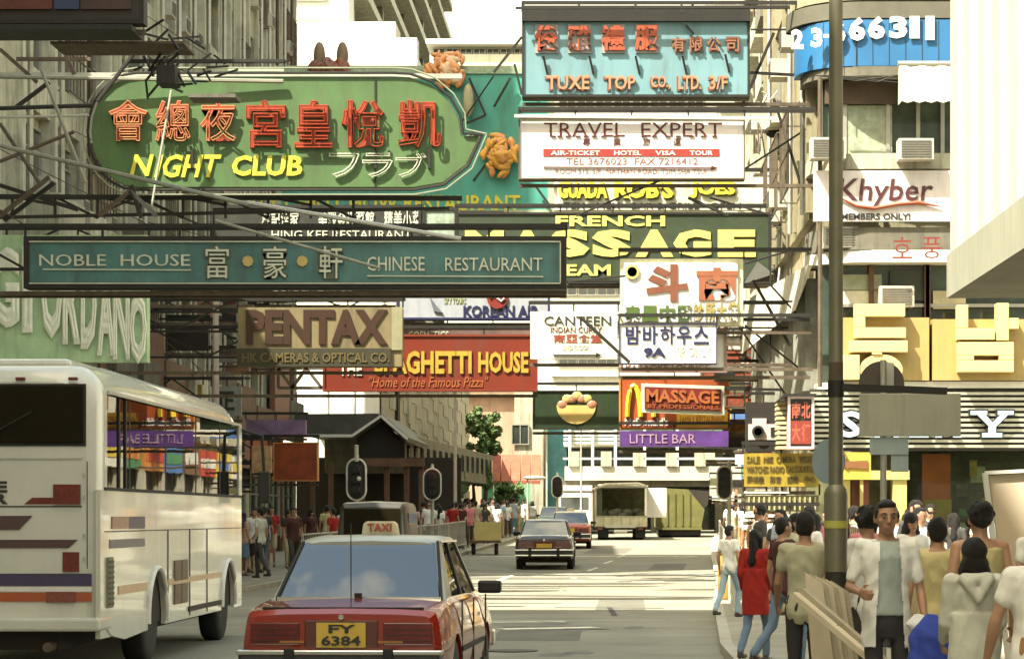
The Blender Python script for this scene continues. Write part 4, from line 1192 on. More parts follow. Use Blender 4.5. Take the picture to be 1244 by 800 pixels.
D = 64.0
r = sign('noodle_sign', 'small dark green sign with a golden bowl emblem below the canteen sign', 'sign', (647, 474, 753, 521), D, C('sign_bottle', (.018, .045, .01), .5, var=.3), black, th=.25, fw=.03, reach=4.15)
bw = MB(); pts = [(P(700 + 24 * math.cos(a), 492 - 24 * math.sin(a) * .95, D).x, P(0, 492 - 24 * math.sin(a) * .95, D).z) for a in [math.pi * (1 + i / 12) for i in range(13)]]
part('bowl', bw.prism(pts, 'y', D - .03, D - .003), s_gold, r)
for i in range(7):
    part('dumpling', MB().ell(P(683 + 6 * i, 491 - 8 * math.sin(math.pi * i / 6) - (i % 2) * 3, D - .02), (.13, .03, .11), 8, 6), (C('fill_pink', (.55, .25, .15)), s_gold)[i % 2], r, smooth=60)

D = 63.0
r = sign('burger_sign', 'orange-red fast food sign with a yellow arch, behind the framed massage sign', 'sign', (752, 456, 887, 521), D, C('sign_vermilion', (.5, .1, .02), .5, var=.25, scale=1.5), C('frame_orange', (.6, .25, .05)), th=.25, fw=.04, reach=4.15)
arch = []
for cx_ in (770, 786):
    q = [P(cx_ + 8 * math.cos(math.pi * (1 - i / 10)), 506 - 38 * math.sin(math.pi * i / 10), D - .05) for i in range(11)]
    arch.append(q)
for q in arch: part('arch', MB().tube(q, .07, 6), C('arch_yellow', (.85, .6, .04), .4), r)
letters(r, 'McDonald\'s', (759, 507, 812, 517), D, s_white, .03, split=False, bold=.02)
part('lower_board', MB().box(P(822, 0, D).x, P(884, 0, D).x, D - .08, D - .003, P(0, 519, D).z, P(0, 501, D).z), C('board_amber', (.75, .45, .05), .5, var=.3, scale=2), r)
letters(r, 'FAMILY RESTAURANT', (826, 505, 880, 513), D - .08, C('letter_orange', (.5, .14, .035)), .02, split=False)
r = sign('bar_sign', 'purple strip sign along the bottom of the fast food sign', 'sign', (752, 522, 886, 543), D - .2, C('sign_purple', (.13, .045, .27), .5, var=.5, scale=1.5), None, th=.25, reach=4.15)
letters(r, 'LITTLE BAR', (765, 527, 845, 538), D - .2, C('letter_lilac', (.55, .35, .5)), .03, split=False)

D = 55.0
r = root('massage_sign', 'small dark red massage sign in a pale frame, hung slightly tilted', 'sign', P(830, 503, D))
def tilted(x0, y0, x1, y1, dy): return [(P(x0, y0 - dy, D).x, P(0, y1 - dy, D).z), (P(x1, 0, D).x, P(0, y1 + dy, D).z), (P(x1, 0, D).x, P(0, y0 + dy, D).z), (P(x0, 0, D).x, P(0, y0 - dy, D).z)]
part('frame', MB().prism(tilted(779, 467, 880, 502, 1.6), 'y', D, D + .2), s_pale, r)
part('panel', MB().prism(tilted(783, 471, 876, 498, 1.5), 'y', D - .03, D - .003), C('panel_oxblood', (.2, .02, .015), .5), r)
letters(r, 'MASSAGE', (785, 472, 874, 488), D - .03, C('letter_orange', (.5, .14, .035)), .05, bold=.03, skew=-.03)
letters(r, 'BY PROFESSIONALS', (787, 490, 873, 495), D - .03, C('letter_orange', (.5, .14, .035)), .03, split=False, skew=-.03)
part('support_beam', MB().beam(P(879, 472, D + .1), (7.6, D + .1, P(0, 476, D).z), .06), black, r)

D = 66.0
r = sign('electronics_sign', 'brick red electronics sign with white lettering squeezed right of the framed board', 'sign', (851, 432, 936, 496), D, C('sign_brick', (.3, .07, .04), .55, var=.5, scale=1.5, dirt=.3), rust, th=.3, fw=.05, reach=4.15)
letters(r, 'PHILIPS', (878, 440, 910, 452), D, s_white, .04, split=False, bold=.02)
letters(r, '音響 電器', (856, 458, 912, 474), D, C('letter_peach', (.7, .45, .3)), .04, bold=.03)
letters(r, 'HI-FI', (868, 478, 922, 490), D, C('letter_brick', (.5, .09, .03)), .04, split=False)
r = sign('shop_sign', 'small red and black boxed sign high beside the corrugated bay', 'sign', (903, 405, 948, 438), 62, C('sign_brick', (.3, .07, .04)), black, th=.6, fw=.05, reach=4.15)
part('picture', MB().box(P(915, 0, 62).x, P(936, 0, 62).x, 61.9, 61.99, P(0, 430, 62).z, P(0, 414, 62).z), C('picture_ochre', (.3, .15, .06), .6, var=.6, scale=5), r)

D = 56.0
r = sign('camera_sign', 'dark square sign with a pink-white camera outline beside the yellow board', 'sign', (905, 487, 951, 549), D, C('sign_soot', (.03, .025, .018), .6, var=.5), None, th=.3, reach=4.15)
cm_ = C('neon_pinkwhite', (.72, .58, .55), .4)
part('camera_body', MB().box(P(909, 0, D).x, P(947, 0, D).x, D - .06, D - .004, P(0, 534, D).z, P(0, 515, D).z).box(P(914, 0, D).x, P(931, 0, D).x, D - .06, D - .004, P(0, 514.8, D).z, P(0, 508, D).z), cm_, r)
part('lens', MB().lathe([(.14, 0), (.14, .05), (.09, .05), (.09, 0)], P(921, 524, D - .115), (0, 1, 0), 16), s_blk, r)
part('lens', MB().lathe([(.02, 0), (.05, 0), (.05, .04), (.02, .04)], P(921, 524, D - .11), (0, 1, 0), 12), s_blk, r)
part('window_mark', MB().box(P(936, 0, D).x, P(943, 0, D).x, D - .08, D - .061, P(0, 530, D).z, P(0, 519, D).z), s_blk, r)

D = 49.0
r = sign('vertical_sign', 'narrow upright sign with red characters in a white frame beside the louvred shop band', 'sign', (957, 481, 989, 545), D, s_blk, cm_, th=.9, fw=.05)
letters(r, '南北', (961, 488, 985, 508), D, C('letter_coral', (.55, .13, .08)), .04, bold=.03)
letters(r, '大行', (961, 514, 985, 536), D, C('letter_coral', (.55, .13, .08)), .04, bold=.03)
part('red_panel', MB().box(P(961, 0, D).x, P(985, 0, D).x, D - .02, D - .003, P(0, 539, D).z, P(0, 511, D).z), C('panel_red3', (.35, .05, .03)), r)
for i in range(10): part('side_slat', MB().box(P(945, 0, D).x, P(956.5, 0, D).x, D + .3 , D + .9, P(0, 487 + i * 6 + 3.5, D).z, P(0, 487 + i * 6, D).z), C('slat_cream', (.6, .5, .28), .6), r)
part('cap', MB().prism([(P(944, 0, D).x, P(0, 487, D).z), (P(953, 0, D).x, P(0, 478, D).z), (P(992, 0, D).x, P(0, 478, D).z), (P(990, 0, D).x, P(0, 481, D).z), (P(956, 0, D).x, P(0, 481, D).z)], 'y', D - .1, D + .95), black, r)

D = 49.6
r = sign('pawn_sign', 'long mustard yellow board with rows of dark print at the right above the crowd', 'sign', (903, 549, 996, 592), D, C('sign_mustard', (.42, .3, .02), .6, var=.3, scale=2, dirt=.3), None, th=.3, reach=4.15)
for k, s_ in enumerate(('SALE 大減價 CAMERA VIDEO', 'WATCHES RADIO CALCULATOR', '照相機 影音 鐘錶 中心')): letters(r, s_, (907, 554 + k * 12, 991, 562 + k * 12), D, C('letter_tobacco', (.12, .08, .02)), .03, split=False, bold=.01)
r = sign('shop_sign', 'thin white strip over an olive fascia below the mustard board', 'sign', (903, 595, 960, 600), D + .05, s_white, None, th=.3, reach=4.15)
r = sign('shop_sign', 'olive green fascia with pale vertical bars above the pedestrians on the right', 'sign', (905, 600, 996, 622), D + .1, C('sign_olive', (.18, .17, .07), .6, var=.4, scale=2), None, th=.3, reach=4.15)
for i in range(14): part('bar', MB().box(P(909 + i * 6.2, 0, D).x, P(911 + i * 6.2, 0, D).x, D + .04, D + .099, P(0, 619, D).z, P(0, 603, D).z), C('bar_straw', (.45, .42, .22)), r)
r = sign('shop_sign', 'white topped canopy over the crowd left of the lamp post', 'sign', (905, 623, 960, 629), D - 1, s_white, None, th=1.2, reach=4.15)

# signs on the corner building
D = CD
r = sign('club_sign', 'pinkish white sign with a dark handwritten name and MEMBERS ONLY, under the awning window', 'sign', (987, 206, 1156, 270), D - .1, pk, None, th=.09)
letters(r, 'Khyber', (1019, 217, 1133, 252), D - .1, C('letter_plum', (.11, .025, .03), .5), .03, bold=0.01, slant=.12)
sw = MB(); sw.tube([P(1020, 240, D - .14), P(1040, 250, D - .14), P(1062, 253, D - .14), P(1090, 248, D - .14), P(1115, 246, D - .14), P(1143, 251, D - .14)], [.02, .03, .04, .035, .04, .01])
part('flourish', sw, C('letter_brick', (.5, .09, .03)), r)
letters(r, 'MEMBERS ONLY!', (1022, 259, 1106, 267), D - .1, s_blk, .02, bold=.03, split=False)
r = root('phone_number', 'white telephone number letters on the curved blue fascia', 'lettering', P(1060, 60, D))
wl = C('letter_white', (.82, .8, .76), .45)
for ch, x0, x1, y0, y1, dy in (('2', 961, 976, 36, 60, .35), ('3', 985, 999, 34, 58, .12), ('-', 1000, 1009, 42, 46, .02), ('6', 1012, 1027, 26, 52, .0), ('6', 1031, 1051, 21, 50, 0), ('6', 1054, 1075, 20, 48, 0), ('3', 1080, 1102, 20, 47, 0), ('1', 1105, 1117, 20, 47, 0), ('1', 1124, 1135, 20, 49, 0)):
    letters(r, ch, (x0, y0, x1, y1), D - .03 + dy, wl, .05, bold=.05)
for ch, px in (('호', 1084), ('풍', 1120)):
    r = root('korean_letter', 'dark red Korean letter %s standing on the white ledge' % ('ho, left one,' if ch == '호' else 'pung, right one,'), 'letter', P(px + 12, 316, D - .2), group='dark red letters on the white ledge')
    letters(r, ch, (px, 288, px + 24, 314), D - .25, C('letter_blood', (.28, .04, .03), .5), .04, bold=.0)
# big boxed yellow letters
ym = C('letter_butter', (.78, .58, .24), .55, var=.05); yb = C('panel_butter', (.55, .40, .14), .6, var=.1, dirt=.2)
r = root('korean_letter', 'big boxy yellow Korean letter dong before the shop window, beside the lamp post', 'letter', P(1070, 462, D), group='big yellow letters above the shop')
part('backing', MB().box(P(1022, 0, D).x, P(1128, 0, D).x, D - .1, D + .3, P(0, 462, D).z, P(0, 386, D).z), yb, r)
def stroke(r, name, a0, b0, a1, b1, th=.28): part(name, MB().box(P(a0, 0, D).x, P(a1, 0, D).x, D - .1 - th, D - .103, P(0, b1, D).z, P(0, b0, D).z), ym, r, bev=.01)
for q in ((1036, 371, 1097, 386), (1036, 386.3, 1049, 399), (1036, 399.3, 1098, 412), (1030, 415, 1100, 429), (1057, 429.3, 1069, 432), (1022, 432.3, 1042, 462), ): stroke(r, 'stroke', *q)
tor = []
for i in range(25):
    a = 2 * math.pi * i / 24; tor.append([(P(1068 + q * math.cos(a), 0, D).x, yy, P(0, 450 + q * .72 * math.sin(a), D).z) for q, yy in ((26, D - .35), (26, D - .11), (12, D - .11), (12, D - .35))])
part('ring_stroke', MB().loft(tor, caps=False), ym, r)
r = root('korean_letter', 'big boxy yellow Korean letter nam before the shop window, right of the dark gap', 'letter', P(1195, 462, D), group='big yellow letters above the shop')
part('backing', MB().box(P(1132, 0, D).x, P(1244, 0, D).x, D - .1, D + .3, P(0, 462, D).z, P(0, 388, D).z), yb, r)
for q in ((1160, 372, 1173, 400), (1160, 400.3, 1205, 414), (1207, 370, 1222, 415), (1222.3, 388, 1234, 401), (1161, 417, 1228, 433), (1161, 439, 1228, 453), (1161, 433.3, 1180, 438.7), (1210, 433.3, 1228, 438.7)): stroke(r, 'stroke', *q)

# neon letters of the shop name
r = root('shop_name', 'pale blue slab letters on the louvred silver band, partly hidden by the blank traffic plate', 'lettering', P(1120, 530, D))
nb = C('letter_iceblue', (.48, .62, .72), .3); nk = C('letter_outline_black', (.02, .02, .025), .5)
def slabY(x0, y0, x1, y1, mat, off, dd):
    w_ = x1 - x0; cx_ = (x0 + x1) / 2
    q = lambda a, b_: (P(a, 0, D).x, P(0, b_, D).z)
    s_ = 6 + off
    polys = [[(x0 - off, y0 - off), (x0 + 20 + off, y0 - off), (x0 + 20 + off, y0 + 5 + off), (x0 - off, y0 + 5 + off)], [(x1 - 19 - off, y0 - off), (x1 + off, y0 - off), (x1 + off, y0 + 5 + off), (x1 - 19 - off, y0 + 5 + off)],
             [(x0 + 5 - off, y0 + 2), (x0 + 15 + off, y0 + 2), (cx_ + 5 + off, y0 + 19), (cx_ - 4 - off, y0 + 19)], [(x1 - 13 - off, y0 + 2), (x1 - 4 + off, y0 + 2), (cx_ + 5 + off, y0 + 19), (cx_ - 4 - off, y0 + 19)],
             [(cx_ - 4.5 - off, y0 + 17), (cx_ + 4.5 + off, y0 + 17), (cx_ + 4.5 + off, y1), (cx_ - 4.5 - off, y1)], [(cx_ - 12 - off, y1 - 5 - off), (cx_ + 12 + off, y1 - 5 - off), (cx_ + 12 + off, y1 + off), (cx_ - 12 - off, y1 + off)]]
    for k, po in enumerate(polys): part('stroke', MB().prism([q(a, b_) for a, b_ in po][::-1], 'y', D - dd - k * .002, D - dd + .06), mat, r)
slabY(1178, 499, 1230, 531, nk, 2, .09); slabY(1178, 499, 1230, 531, nb, 0, .16)
for ch, x0, x1 in (('S', 1019, 1046), ('A', 1062, 1092), ('L', 1104, 1128), ('R', 1136, 1168)):
    letters(r, ch, (x0 - 1, 497, x1 + 1, 533), D - .02, nk, .06, bold=.07); letters(r, ch, (x0, 499, x1, 531), D - .09, nb, .06, bold=.03)

# --- small things along the mid-left
r = sign('street_sign', 'small grey sign with a dark character on the pole above the coach', 'sign', (256, 468, 294, 506), 62, C('sign_pewter', (.33, .34, .3), .6, dirt=.3), None, th=.15, reach=LX)
letters(r, '正', (264, 475, 285, 498), 62, s_blk, .03, bold=.03)
r = sign('shop_sign', 'yellow strip sign sloping behind the coach roof', 'sign', (185, 466, 246, 492), 66, C('sign_yellow_strip', (.5, .4, .03), .6, var=.3, dirt=.3), None, th=.2, reach=LX)
r = sign('shop_sign', 'tall pale upright panel with a dark picture left of the camera sign', 'sign', (286, 362, 300, 425), 63, C('sign_grey2', (.38, .36, .3), .6, dirt=.3), None, th=.2, reach=LX)
r = sign('shop_sign', 'wide dark brown hanging board left of the camera sign', 'sign', (183, 392, 254, 426), 64, C('sign_umber3', (.035, .02, .012), .7), None, th=.3, reach=LX)
r = sign('shop_sign', 'salmon lit panels behind the steel lattice above the dark brown board', 'sign', (186, 360, 262, 391), 69, C('sign_salmon', (.5, .25, .15), .6, var=.6, scale=2), None, th=.2, reach=LX)
r = sign('lantern_sign', 'round-edged red-orange hanging panel on the far left pavement', 'sign', (332, 537, 386, 584), 70, C('sign_scarlet', (.42, .07, .01), .5, var=.5, scale=2.5), C('frame_orange', (.6, .25, .05)), th=.3, fw=.03, reach=LX)
r = sign('shop_sign', 'purple and pink strip hanging above the red-orange panel', 'sign', (298, 509, 372, 529), 74, C('sign_mauve', (.35, .22, .42), .6, var=.5, scale=1.5), None, th=.3, reach=LX)
r = sign('shop_sign', 'small cream and orange panel left of the red-orange panel', 'sign', (305, 540, 330, 575), 68, C('sign_apricot', (.6, .36, .18), .6, var=.5, scale=4), None, th=.2, reach=LX)
rd = random.Random(11)
SH = ['small', 'squat', 'narrow', 'slim', 'broad', 'stubby']
for i in range(34):
    x0 = rd.uniform(184, 330); y0 = rd.uniform(345, 575); D = rd.uniform(70, 88)
    cn, c = rd.choice([('salmon', (.5, .25, .15)), ('dark brown', (.06, .03, .02)), ('maroon', (.2, .04, .03)), ('straw', (.5, .42, .22)), ('olive', (.14, .14, .06)), ('grey', (.3, .28, .24))])
    where = 'below the teal house sign' if y0 < 400 else 'above the coach roof' if y0 < 470 else ('just over the coach roof line' if x0 < 250 else 'near the red-orange panel')
    sign('shop_sign', '%s %s shop board %s, %s the tall lamp post' % (SH[i % 6], cn, where, 'left of' if x0 < 245 else 'beside' if x0 < 285 else 'right of'), 'sign', (x0, y0, x0 + rd.uniform(16, 46), y0 + rd.uniform(9, 24)), D, C('board_' + cn.replace(' ', '_'), c, .6, var=.4, scale=2, dirt=.3), rd.choice((black, None)), th=.2, reach=LX, group='small boards on the left-hand facade')
# scattered far right boards
for i in range(8):
    x0 = rd.uniform(846, 905); y0 = rd.uniform(548, 600); D = rd.uniform(85, 115)
    cn, c = rd.choice([('cream', (.6, .55, .4)), ('pink', (.55, .28, .22)), ('olive', (.16, .16, .06)), ('white', (.75, .72, .65))])
    sign('shop_sign', 'small %s board, %s of the distant right-hand shop boards' % (cn, ['first', 'second', 'third', 'fourth', 'fifth', 'sixth', 'seventh', 'eighth'][i]), 'sign', (x0, y0, x0 + rd.uniform(10, 24), y0 + rd.uniform(7, 18)), D, C('far_' + cn, c, .6, var=.3), None, th=.2, reach=7.0, group='distant boards on the right')

rd = random.Random(29)
for i in range(16):
    x0 = rd.uniform(838, 892); y0 = rd.uniform(395, 545); D = 60 + i * .55
    cn, c = rd.choice([('cream', (.6, .55, .4)), ('brick red', (.35, .07, .03)), ('olive', (.16, .16, .06)), ('white', (.75, .72, .65)), ('orange', (.5, .2, .04)), ('dark', (.04, .035, .03)), ('blue-grey', (.25, .3, .36))])
    sign('shop_sign', '%s %s board in the clutter right of the massage signs, %s' % (SH[i % 6], cn, 'upper' if y0 < 440 else 'middle' if y0 < 495 else 'lower'), 'sign', (x0, y0, x0 + rd.uniform(12, 34), y0 + rd.uniform(8, 24)), D, C('mid_' + cn.replace(' ', '_'), c, .6, var=.6, scale=5, dirt=.3), rd.choice((black, rust, None)), th=.2, fw=.03, reach=4.15, group='small boards right of the massage signs')

# --- loose stay poles and cables across the left signs
stm = M('pale_stay_pole', (.24, .235, .18), .6, dirt=.4)
for lb, p, q, w_, mt in (('long pale pole slanting down from the far left to the teal sign', (-20, 172, 39), (300, 248, 39.3), .07, stm), ('pale pole slanting across the teal house sign towards its middle', (262, 268, 39), (462, 326, 39), .05, stm),
                         ('pale tube running above the teal house sign to its right end', (300, 246, 39.2), (560, 290, 39.2), .07, galv), ('upright pale strut crossing the green club sign', (208, 110, 45.6), (184, 252, 45), .045, stm),
                         ('dark strut rising from the upper left facade to the club sign corner', (118, 124, 45), (168, 58, 45), .08, black), ('thin pale strut standing left of the club sign', (50, 84, 42), (104, 222, 42), .06, stm),
                         ('dark strut crossing low at the far left edge', (-10, 200, 44), (90, 160, 44), .07, rust), ('dark horizontal rail left of the club sign', (-10, 132, 45.4), (112, 128, 45.4), .08, black),
                         ('second dark horizontal rail left of the club sign', (-10, 143, 45.4), (108, 140, 45.4), .05, galv), ('steep rusty strut near the far left edge', (0, 150, 43), (48, 222, 43), .07, rust)):
    solo('stay_pole', MB().beam(P(*p), P(*q), w_, n=6), mt, lb, 'pole')
for i, (p, q) in enumerate((((-10, 222, 44), (95, 255, 44)), ((0, 262, 43), (60, 215, 43)), ((5, 268, 43.2), (66, 222, 43.2)), ((20, 72, 47), (110, 72, 47)), ((60, 100, 46), (20, 130, 46)), ((120, 262, 43), (158, 232, 43)), ((158, 232, 43), (190, 262, 43)), ((0, 60, 46), (45, 100, 46)), ((170, 262, 44), (160, 225, 44)), ((80, 68, 46), (90, 90, 46)))):
    solo('steel_strut', MB().beam(P(*p), P(*q), .07), rust if i % 2 else black, 'short %s steel strut, %s, in the tangle at far left' % ('rusty' if i % 2 else 'black', ['on the long dark rail', 'lowest at the edge', 'doubling the lowest one', 'level, high up', 'steep, below the level one', 'just under the club sign tip', 'meeting the one under the tip', 'top left, steep', 'hanging under the club sign', 'short, near the top board'][i]), 'strut', group='steel struts left of the club sign')
NB = [('blue dress board', 640, 110), ('travel sign', 905, 180), ('green massage board', 800, 300), ('clinic sign', 900, 350), ('canteen sign', 700, 400), ('teal board', 590, 130), ('corrugated bay', 985, 400), ('blue fascia', 975, 60), ('club name sign', 985, 240), ('brick red sign', 930, 460)]
def near(px, py): return min(NB, key=lambda q: (q[1] - px) ** 2 + (q[2] - py) ** 2)[0]
for i, (p, q) in enumerate((((940, 40, 52), (900, 132, 52)), ((905, 205, 52), (990, 150, 52)), ((700, 262, 50), (836, 205, 50)), ((836, 240, 50), (885, 262, 50)), ((862, 240, 50), (940, 262, 50)), ((690, 342, 50), (760, 335, 50)), ((705, 385, 49), (765, 440, 49)), ((935, 345, 52), (985, 400, 52)), ((905, 320, 52), (975, 300, 52)), ((940, 120, 54), (975, 230, 54)), ((905, 395, 52), (1000, 470, 52)), ((560, 150, 64), (600, 92, 60)), ((690, 345, 52), (980, 345, 56)), ((900, 366, 52), (985, 366, 52)), ((900, 398, 54), (985, 398, 54)), ((915, 340, 53), (960, 420, 53)), ((890, 385, 54), (955, 480, 54)), ((912, 36, 52), (985, 36, 52)), ((905, 88, 52), (985, 92, 52)), ((936, 262, 56), (936, 440, 56)), ((958, 300, 56), (958, 470, 56)))):
    solo('guy_wire', MB().beam(P(*p), P(*q), .045 if i % 3 else .07, n=5), black, '%s %s stay rod from near the %s to the %s' % ('thin' if i % 3 else 'thick', 'level' if abs(p[1] - q[1]) < 8 else 'upright' if abs(p[0] - q[0]) < 8 else ('rising' if q[1] < p[1] else 'falling'), near(*p[:2]), near(*q[:2])), 'stay rod', group='stay rods of the right-hand signs')
# brackets and lamps cluttering the right facade edge
rd = random.Random(21)
bk = root('cable_bundle', 'tangle of dark cables and brackets down the cream facade beside the corner building', 'cables', P(950, 300, 62))
for i in range(46):
    a = P(rd.uniform(920, 974), rd.uniform(20, 470), rd.uniform(60, 64)); m = MB()
    pts = [a]
    for k in range(4): pts.append(pts[-1] + Vector((rd.uniform(-.22, .22), rd.uniform(-.2, .2), rd.uniform(-.8, .3))))
    part('cable', m.tube(pts, rd.uniform(.015, .035), 5), rd.choice((black, rust, galv)), bk)
for (px, py) in ((950, 235), (948, 270), (932, 330), (955, 350), (940, 160), (957, 420), (948, 130), (960, 60)):
    part('bracket_lamp', MB().ell(P(px, py, 61), (.22, .2, .16), 8, 6), rd.choice((black, concrete_dark)), bk, smooth=60)
part('small_canopy', MB().prism([(P(935, 0, 60).x, P(0, 152, 60).z), (P(985, 0, 60).x, P(0, 150, 60).z), (P(975, 0, 60).x, P(0, 112, 60).z), (P(955, 0, 60).x, P(0, 118, 60).z)], 'y', 59.6, 61), cv, bk)
part('riser_pipe', MB().tube([P(958, 0, 63), P(958, 480, 63)], .09, 8).tube([P(972, 90, 63), P(972, 480, 63)], .05, 8), galv, bk)
# ================================================================ vehicles
def arch_profile(L, zb, zt, wheels, r, zw, dip=None):
    """side outline (y,z), with wheel arches cut from the lower edge; front to the right"""
    pts = [(0, zt), (0, zb)]
    for wy in wheels:
        a0 = math.asin(max(-1, min(1, (zb - zw) / r)))
        for i in range(13):
            a = (math.pi - a0) - (math.pi - 2 * a0) * i / 12
            pts.append((wy + r * math.cos(a), zw + r * math.sin(a)))
    pts += [(L, zb), (L, zt)]
    return pts


def wheel(parent, x, y, z, r, wd, side, hub=None, off=(0, 0, 0)):
    """tyre with rim; side +1 shows its face towards +x"""
    t = MB().lathe([(r * .55, -wd / 2), (r * .93, -wd / 2), (r, -wd * .36), (r, wd * .36), (r * .93, wd / 2), (r * .55, wd / 2)], (x, y, z), (1, 0, 0), 24)
    o = part('wheel', t, rubber, parent, smooth=50, world=False)
    h = MB().lathe([(r * .1, wd * .38 * side), (r * .16, wd * .50 * side), (r * .4, wd * .30 * side), (r * .56, wd * .46 * side), (r * .6, wd * .5 * side), (r * .6, wd * .3 * side), (.02, wd * .28 * side)], (x, y, z), (1, 0, 0), 20)
    part('rim', h, hub or galv, o, smooth=50, world=False)
    bm_ = MB()
    for k in range(6):
        a = k * math.pi / 3; c = Vector((x + side * wd * .36, y + math.cos(a) * r * .3, z + math.sin(a) * r * .3))
        bm_.ell(c, (.02, r * .07, r * .07), 6, 4)
    part('wheel_nuts', bm_, black, o, world=False)
    return o


# ---------------- coach
bus_w = M('coach_paint', (.58, .58, .50), .22, var=.05, scale=.8, dirt=.18, coat=.6, streak=1.5)
bx1, bx0, by = -5.15, -7.62, 25.0; BL = 9.6
br = root('coach', 'cream single-deck coach with dark rear window and red, brown and navy stripes, at left', 'coach', ((bx0 + bx1) / 2, by, 0))
wy = (by + 3.1, by + 8.35)
prof = arch_profile(BL, .42, 1.93, (3.1, 8.35), .56, .5)
prof = [(y + by, z) for y, z in prof]
for x0, x1 in ((bx1 - .05, bx1), (bx0, bx0 + .05)):
    part('side_panel', MB().prism(prof, 'x', x0, x1), bus_w, br, bev=0)
# arch rims, pale
for wyy in wy:
    q = [(bx1 + .012, wyy + .58 * math.cos(a), .5 + .58 * math.sin(a)) for a in [math.pi * (1.02 - 1.04 * i / 14) for i in range(15)]]
    part('wheel_arch_trim', MB().tube(q, .035, 6), white_p, br, smooth=60)
    part('wheel_well', MB().box(bx1 - .7, bx1 - .06, wyy - .6, wyy + .6, .45, 1.15), dark_in, br)
# rear end: rounded shell
def sec(y, ins, top):
    """cross-section ring of the rear cap at station y, inset at the edges"""
    pts = []; x0, x1 = bx0 + ins, bx1 - ins; rr = .32
    zt = top
    for cx_, cz_, a0 in ((x1 - rr, zt - rr, 0), (x0 + rr, zt - rr, 90)):
        for i in range(7): a = R(a0 + 15 * i); pts.append((cx_ + rr * math.cos(a), y, cz_ + rr * math.sin(a)))
    pts += [(x0, y, .7), (x0 + .02, y, .62), (x1 - .02, y, .62), (x1, y, .7)]
    return pts
rings = [sec(by - .02, .14, 3.02), sec(by + .02, .06, 3.10), sec(by + .1, .015, 3.17), sec(by + .25, 0, 3.2)]
cap_ = MB().loft(rings, caps=False); n_ = len(rings[0]); cap_.add(rings[0], [tuple(range(n_))[::-1]])
part('rear_panel', cap_, bus_w, br, smooth=35, fix=True)
# roof with rounded shoulders
rf = []
for y, t, ins in ((by + .25, 3.2, 0), (by + 1.2, 3.24, 0), (by + BL - 1.0, 3.22, 0), (by + BL - .3, 3.16, .04), (by + BL, 2.98, .14)):
    pts = []
    x0, x1 = bx0 + ins, bx1 - ins; rr = .3
    pts.append((x1, y, 2.93))
    for cx_, cz_, a0 in ((x1 - rr, t - rr, 0), (x0 + rr, t - rr, 90)):
        for i in range(7): a = R(a0 + 15 * i); pts.append((cx_ + rr * math.cos(a), y, cz_ + rr * math.sin(a)))
    pts.append((x0, y, 2.93)); rf.append(pts)
part('roof', MB().loft(rf), bus_w, br, smooth=50, fix=True)
part('roof_pod', MB().box(bx0 + .5, bx1 - .45, by + .7, by + 2.6, 3.2, 3.3), bus_w, br, bev=.05)
part('gutter', MB().beam((bx1 + .01, by + .3, 2.93), (bx1 + .01, by + BL - .2, 2.93), .035), galv, br)
bg_ = GLASS('coach_window_glass', (.08, .085, .08), 4.0, .8, .012)
part('rear_window', MB().box(bx0 + .25, bx1 - .17, by - .045, by - .025, 2.4, 2.98), M('rear_glass', (.012, .009, .004), .18, spec=.15), br, bev=.01)
part('window_rubber', MB().box(bx0 + .2, bx1 - .14, by - .03, by - .021, 2.37, 3.0), rubber, br)
for (y0, y1) in ((by + .32, by + 1.55), (by + 1.62, by + 3.7), (by + 3.78, by + 5.8), (by + 5.88, by + 7.7), (by + 7.78, by + 9.35)):
    for xx_ in (bx1, bx0 + .04):
        o = part('window', MB().box(xx_ - .035, xx_ - .012, y0, y1, 1.96, 2.9), bg_, br)
    part('window_pillar', MB().box(bx1 - .045, bx1 - .01, y1 - .0, y1 + .07, 1.94, 2.92), rubber, br)
part('window_pillar', MB().box(bx1 - .06, bx1 + .004, by + .2, by + .32, 1.93, 2.94), bus_w, br)
part('window_pillar', MB().box(bx1 - .06, bx1 + .004, by + BL - .25, by + BL, 1.93, 2.94), bus_w, br)
part('window_slider_bar', MB().box(bx1 - .012, bx1 + .004, by + .95, by + 1.0, 1.96, 2.9), black, br)
part('window_slider_bar', MB().box(bx1 - .012, bx1 + .004, by + 1.3, by + 1.34, 1.96, 2.9), black, br)
part('waist_rail', MB().box(bx1 - .01, bx1 + .012, by + .2, by + BL, 1.925, 1.958), rubber, br)
seatm = M('coach_seat', (.12, .07, .05), .8)
for k in range(8):
    for sx in (-.8, .8): part('seat', MB().box(-6.385 + sx - .36, -6.385 + sx + .36, by + .8 + k * 1.05, by + .92 + k * 1.05, 1.2, 2.35), seatm, br)
part('floor_deck', MB().box(bx0 + .06, bx1 - .07, by + .1, by + BL - .1, .95, 1.0), dark_in, br)
part('front_panel', MB().box(bx0 + .05, bx1 - .05, by + BL - .06, by + BL + .02, .42, 1.4), bus_w, br)
part('windscreen', MB().box(bx0 + .1, bx1 - .1, by + BL - .05, by + BL - .02, 1.42, 2.95), bg_, br)
part('interior_wall', MB().box(bx0 + .06, bx1 - .06, by + .26, by + .3, 1.0, 2.9), dark_in, br)
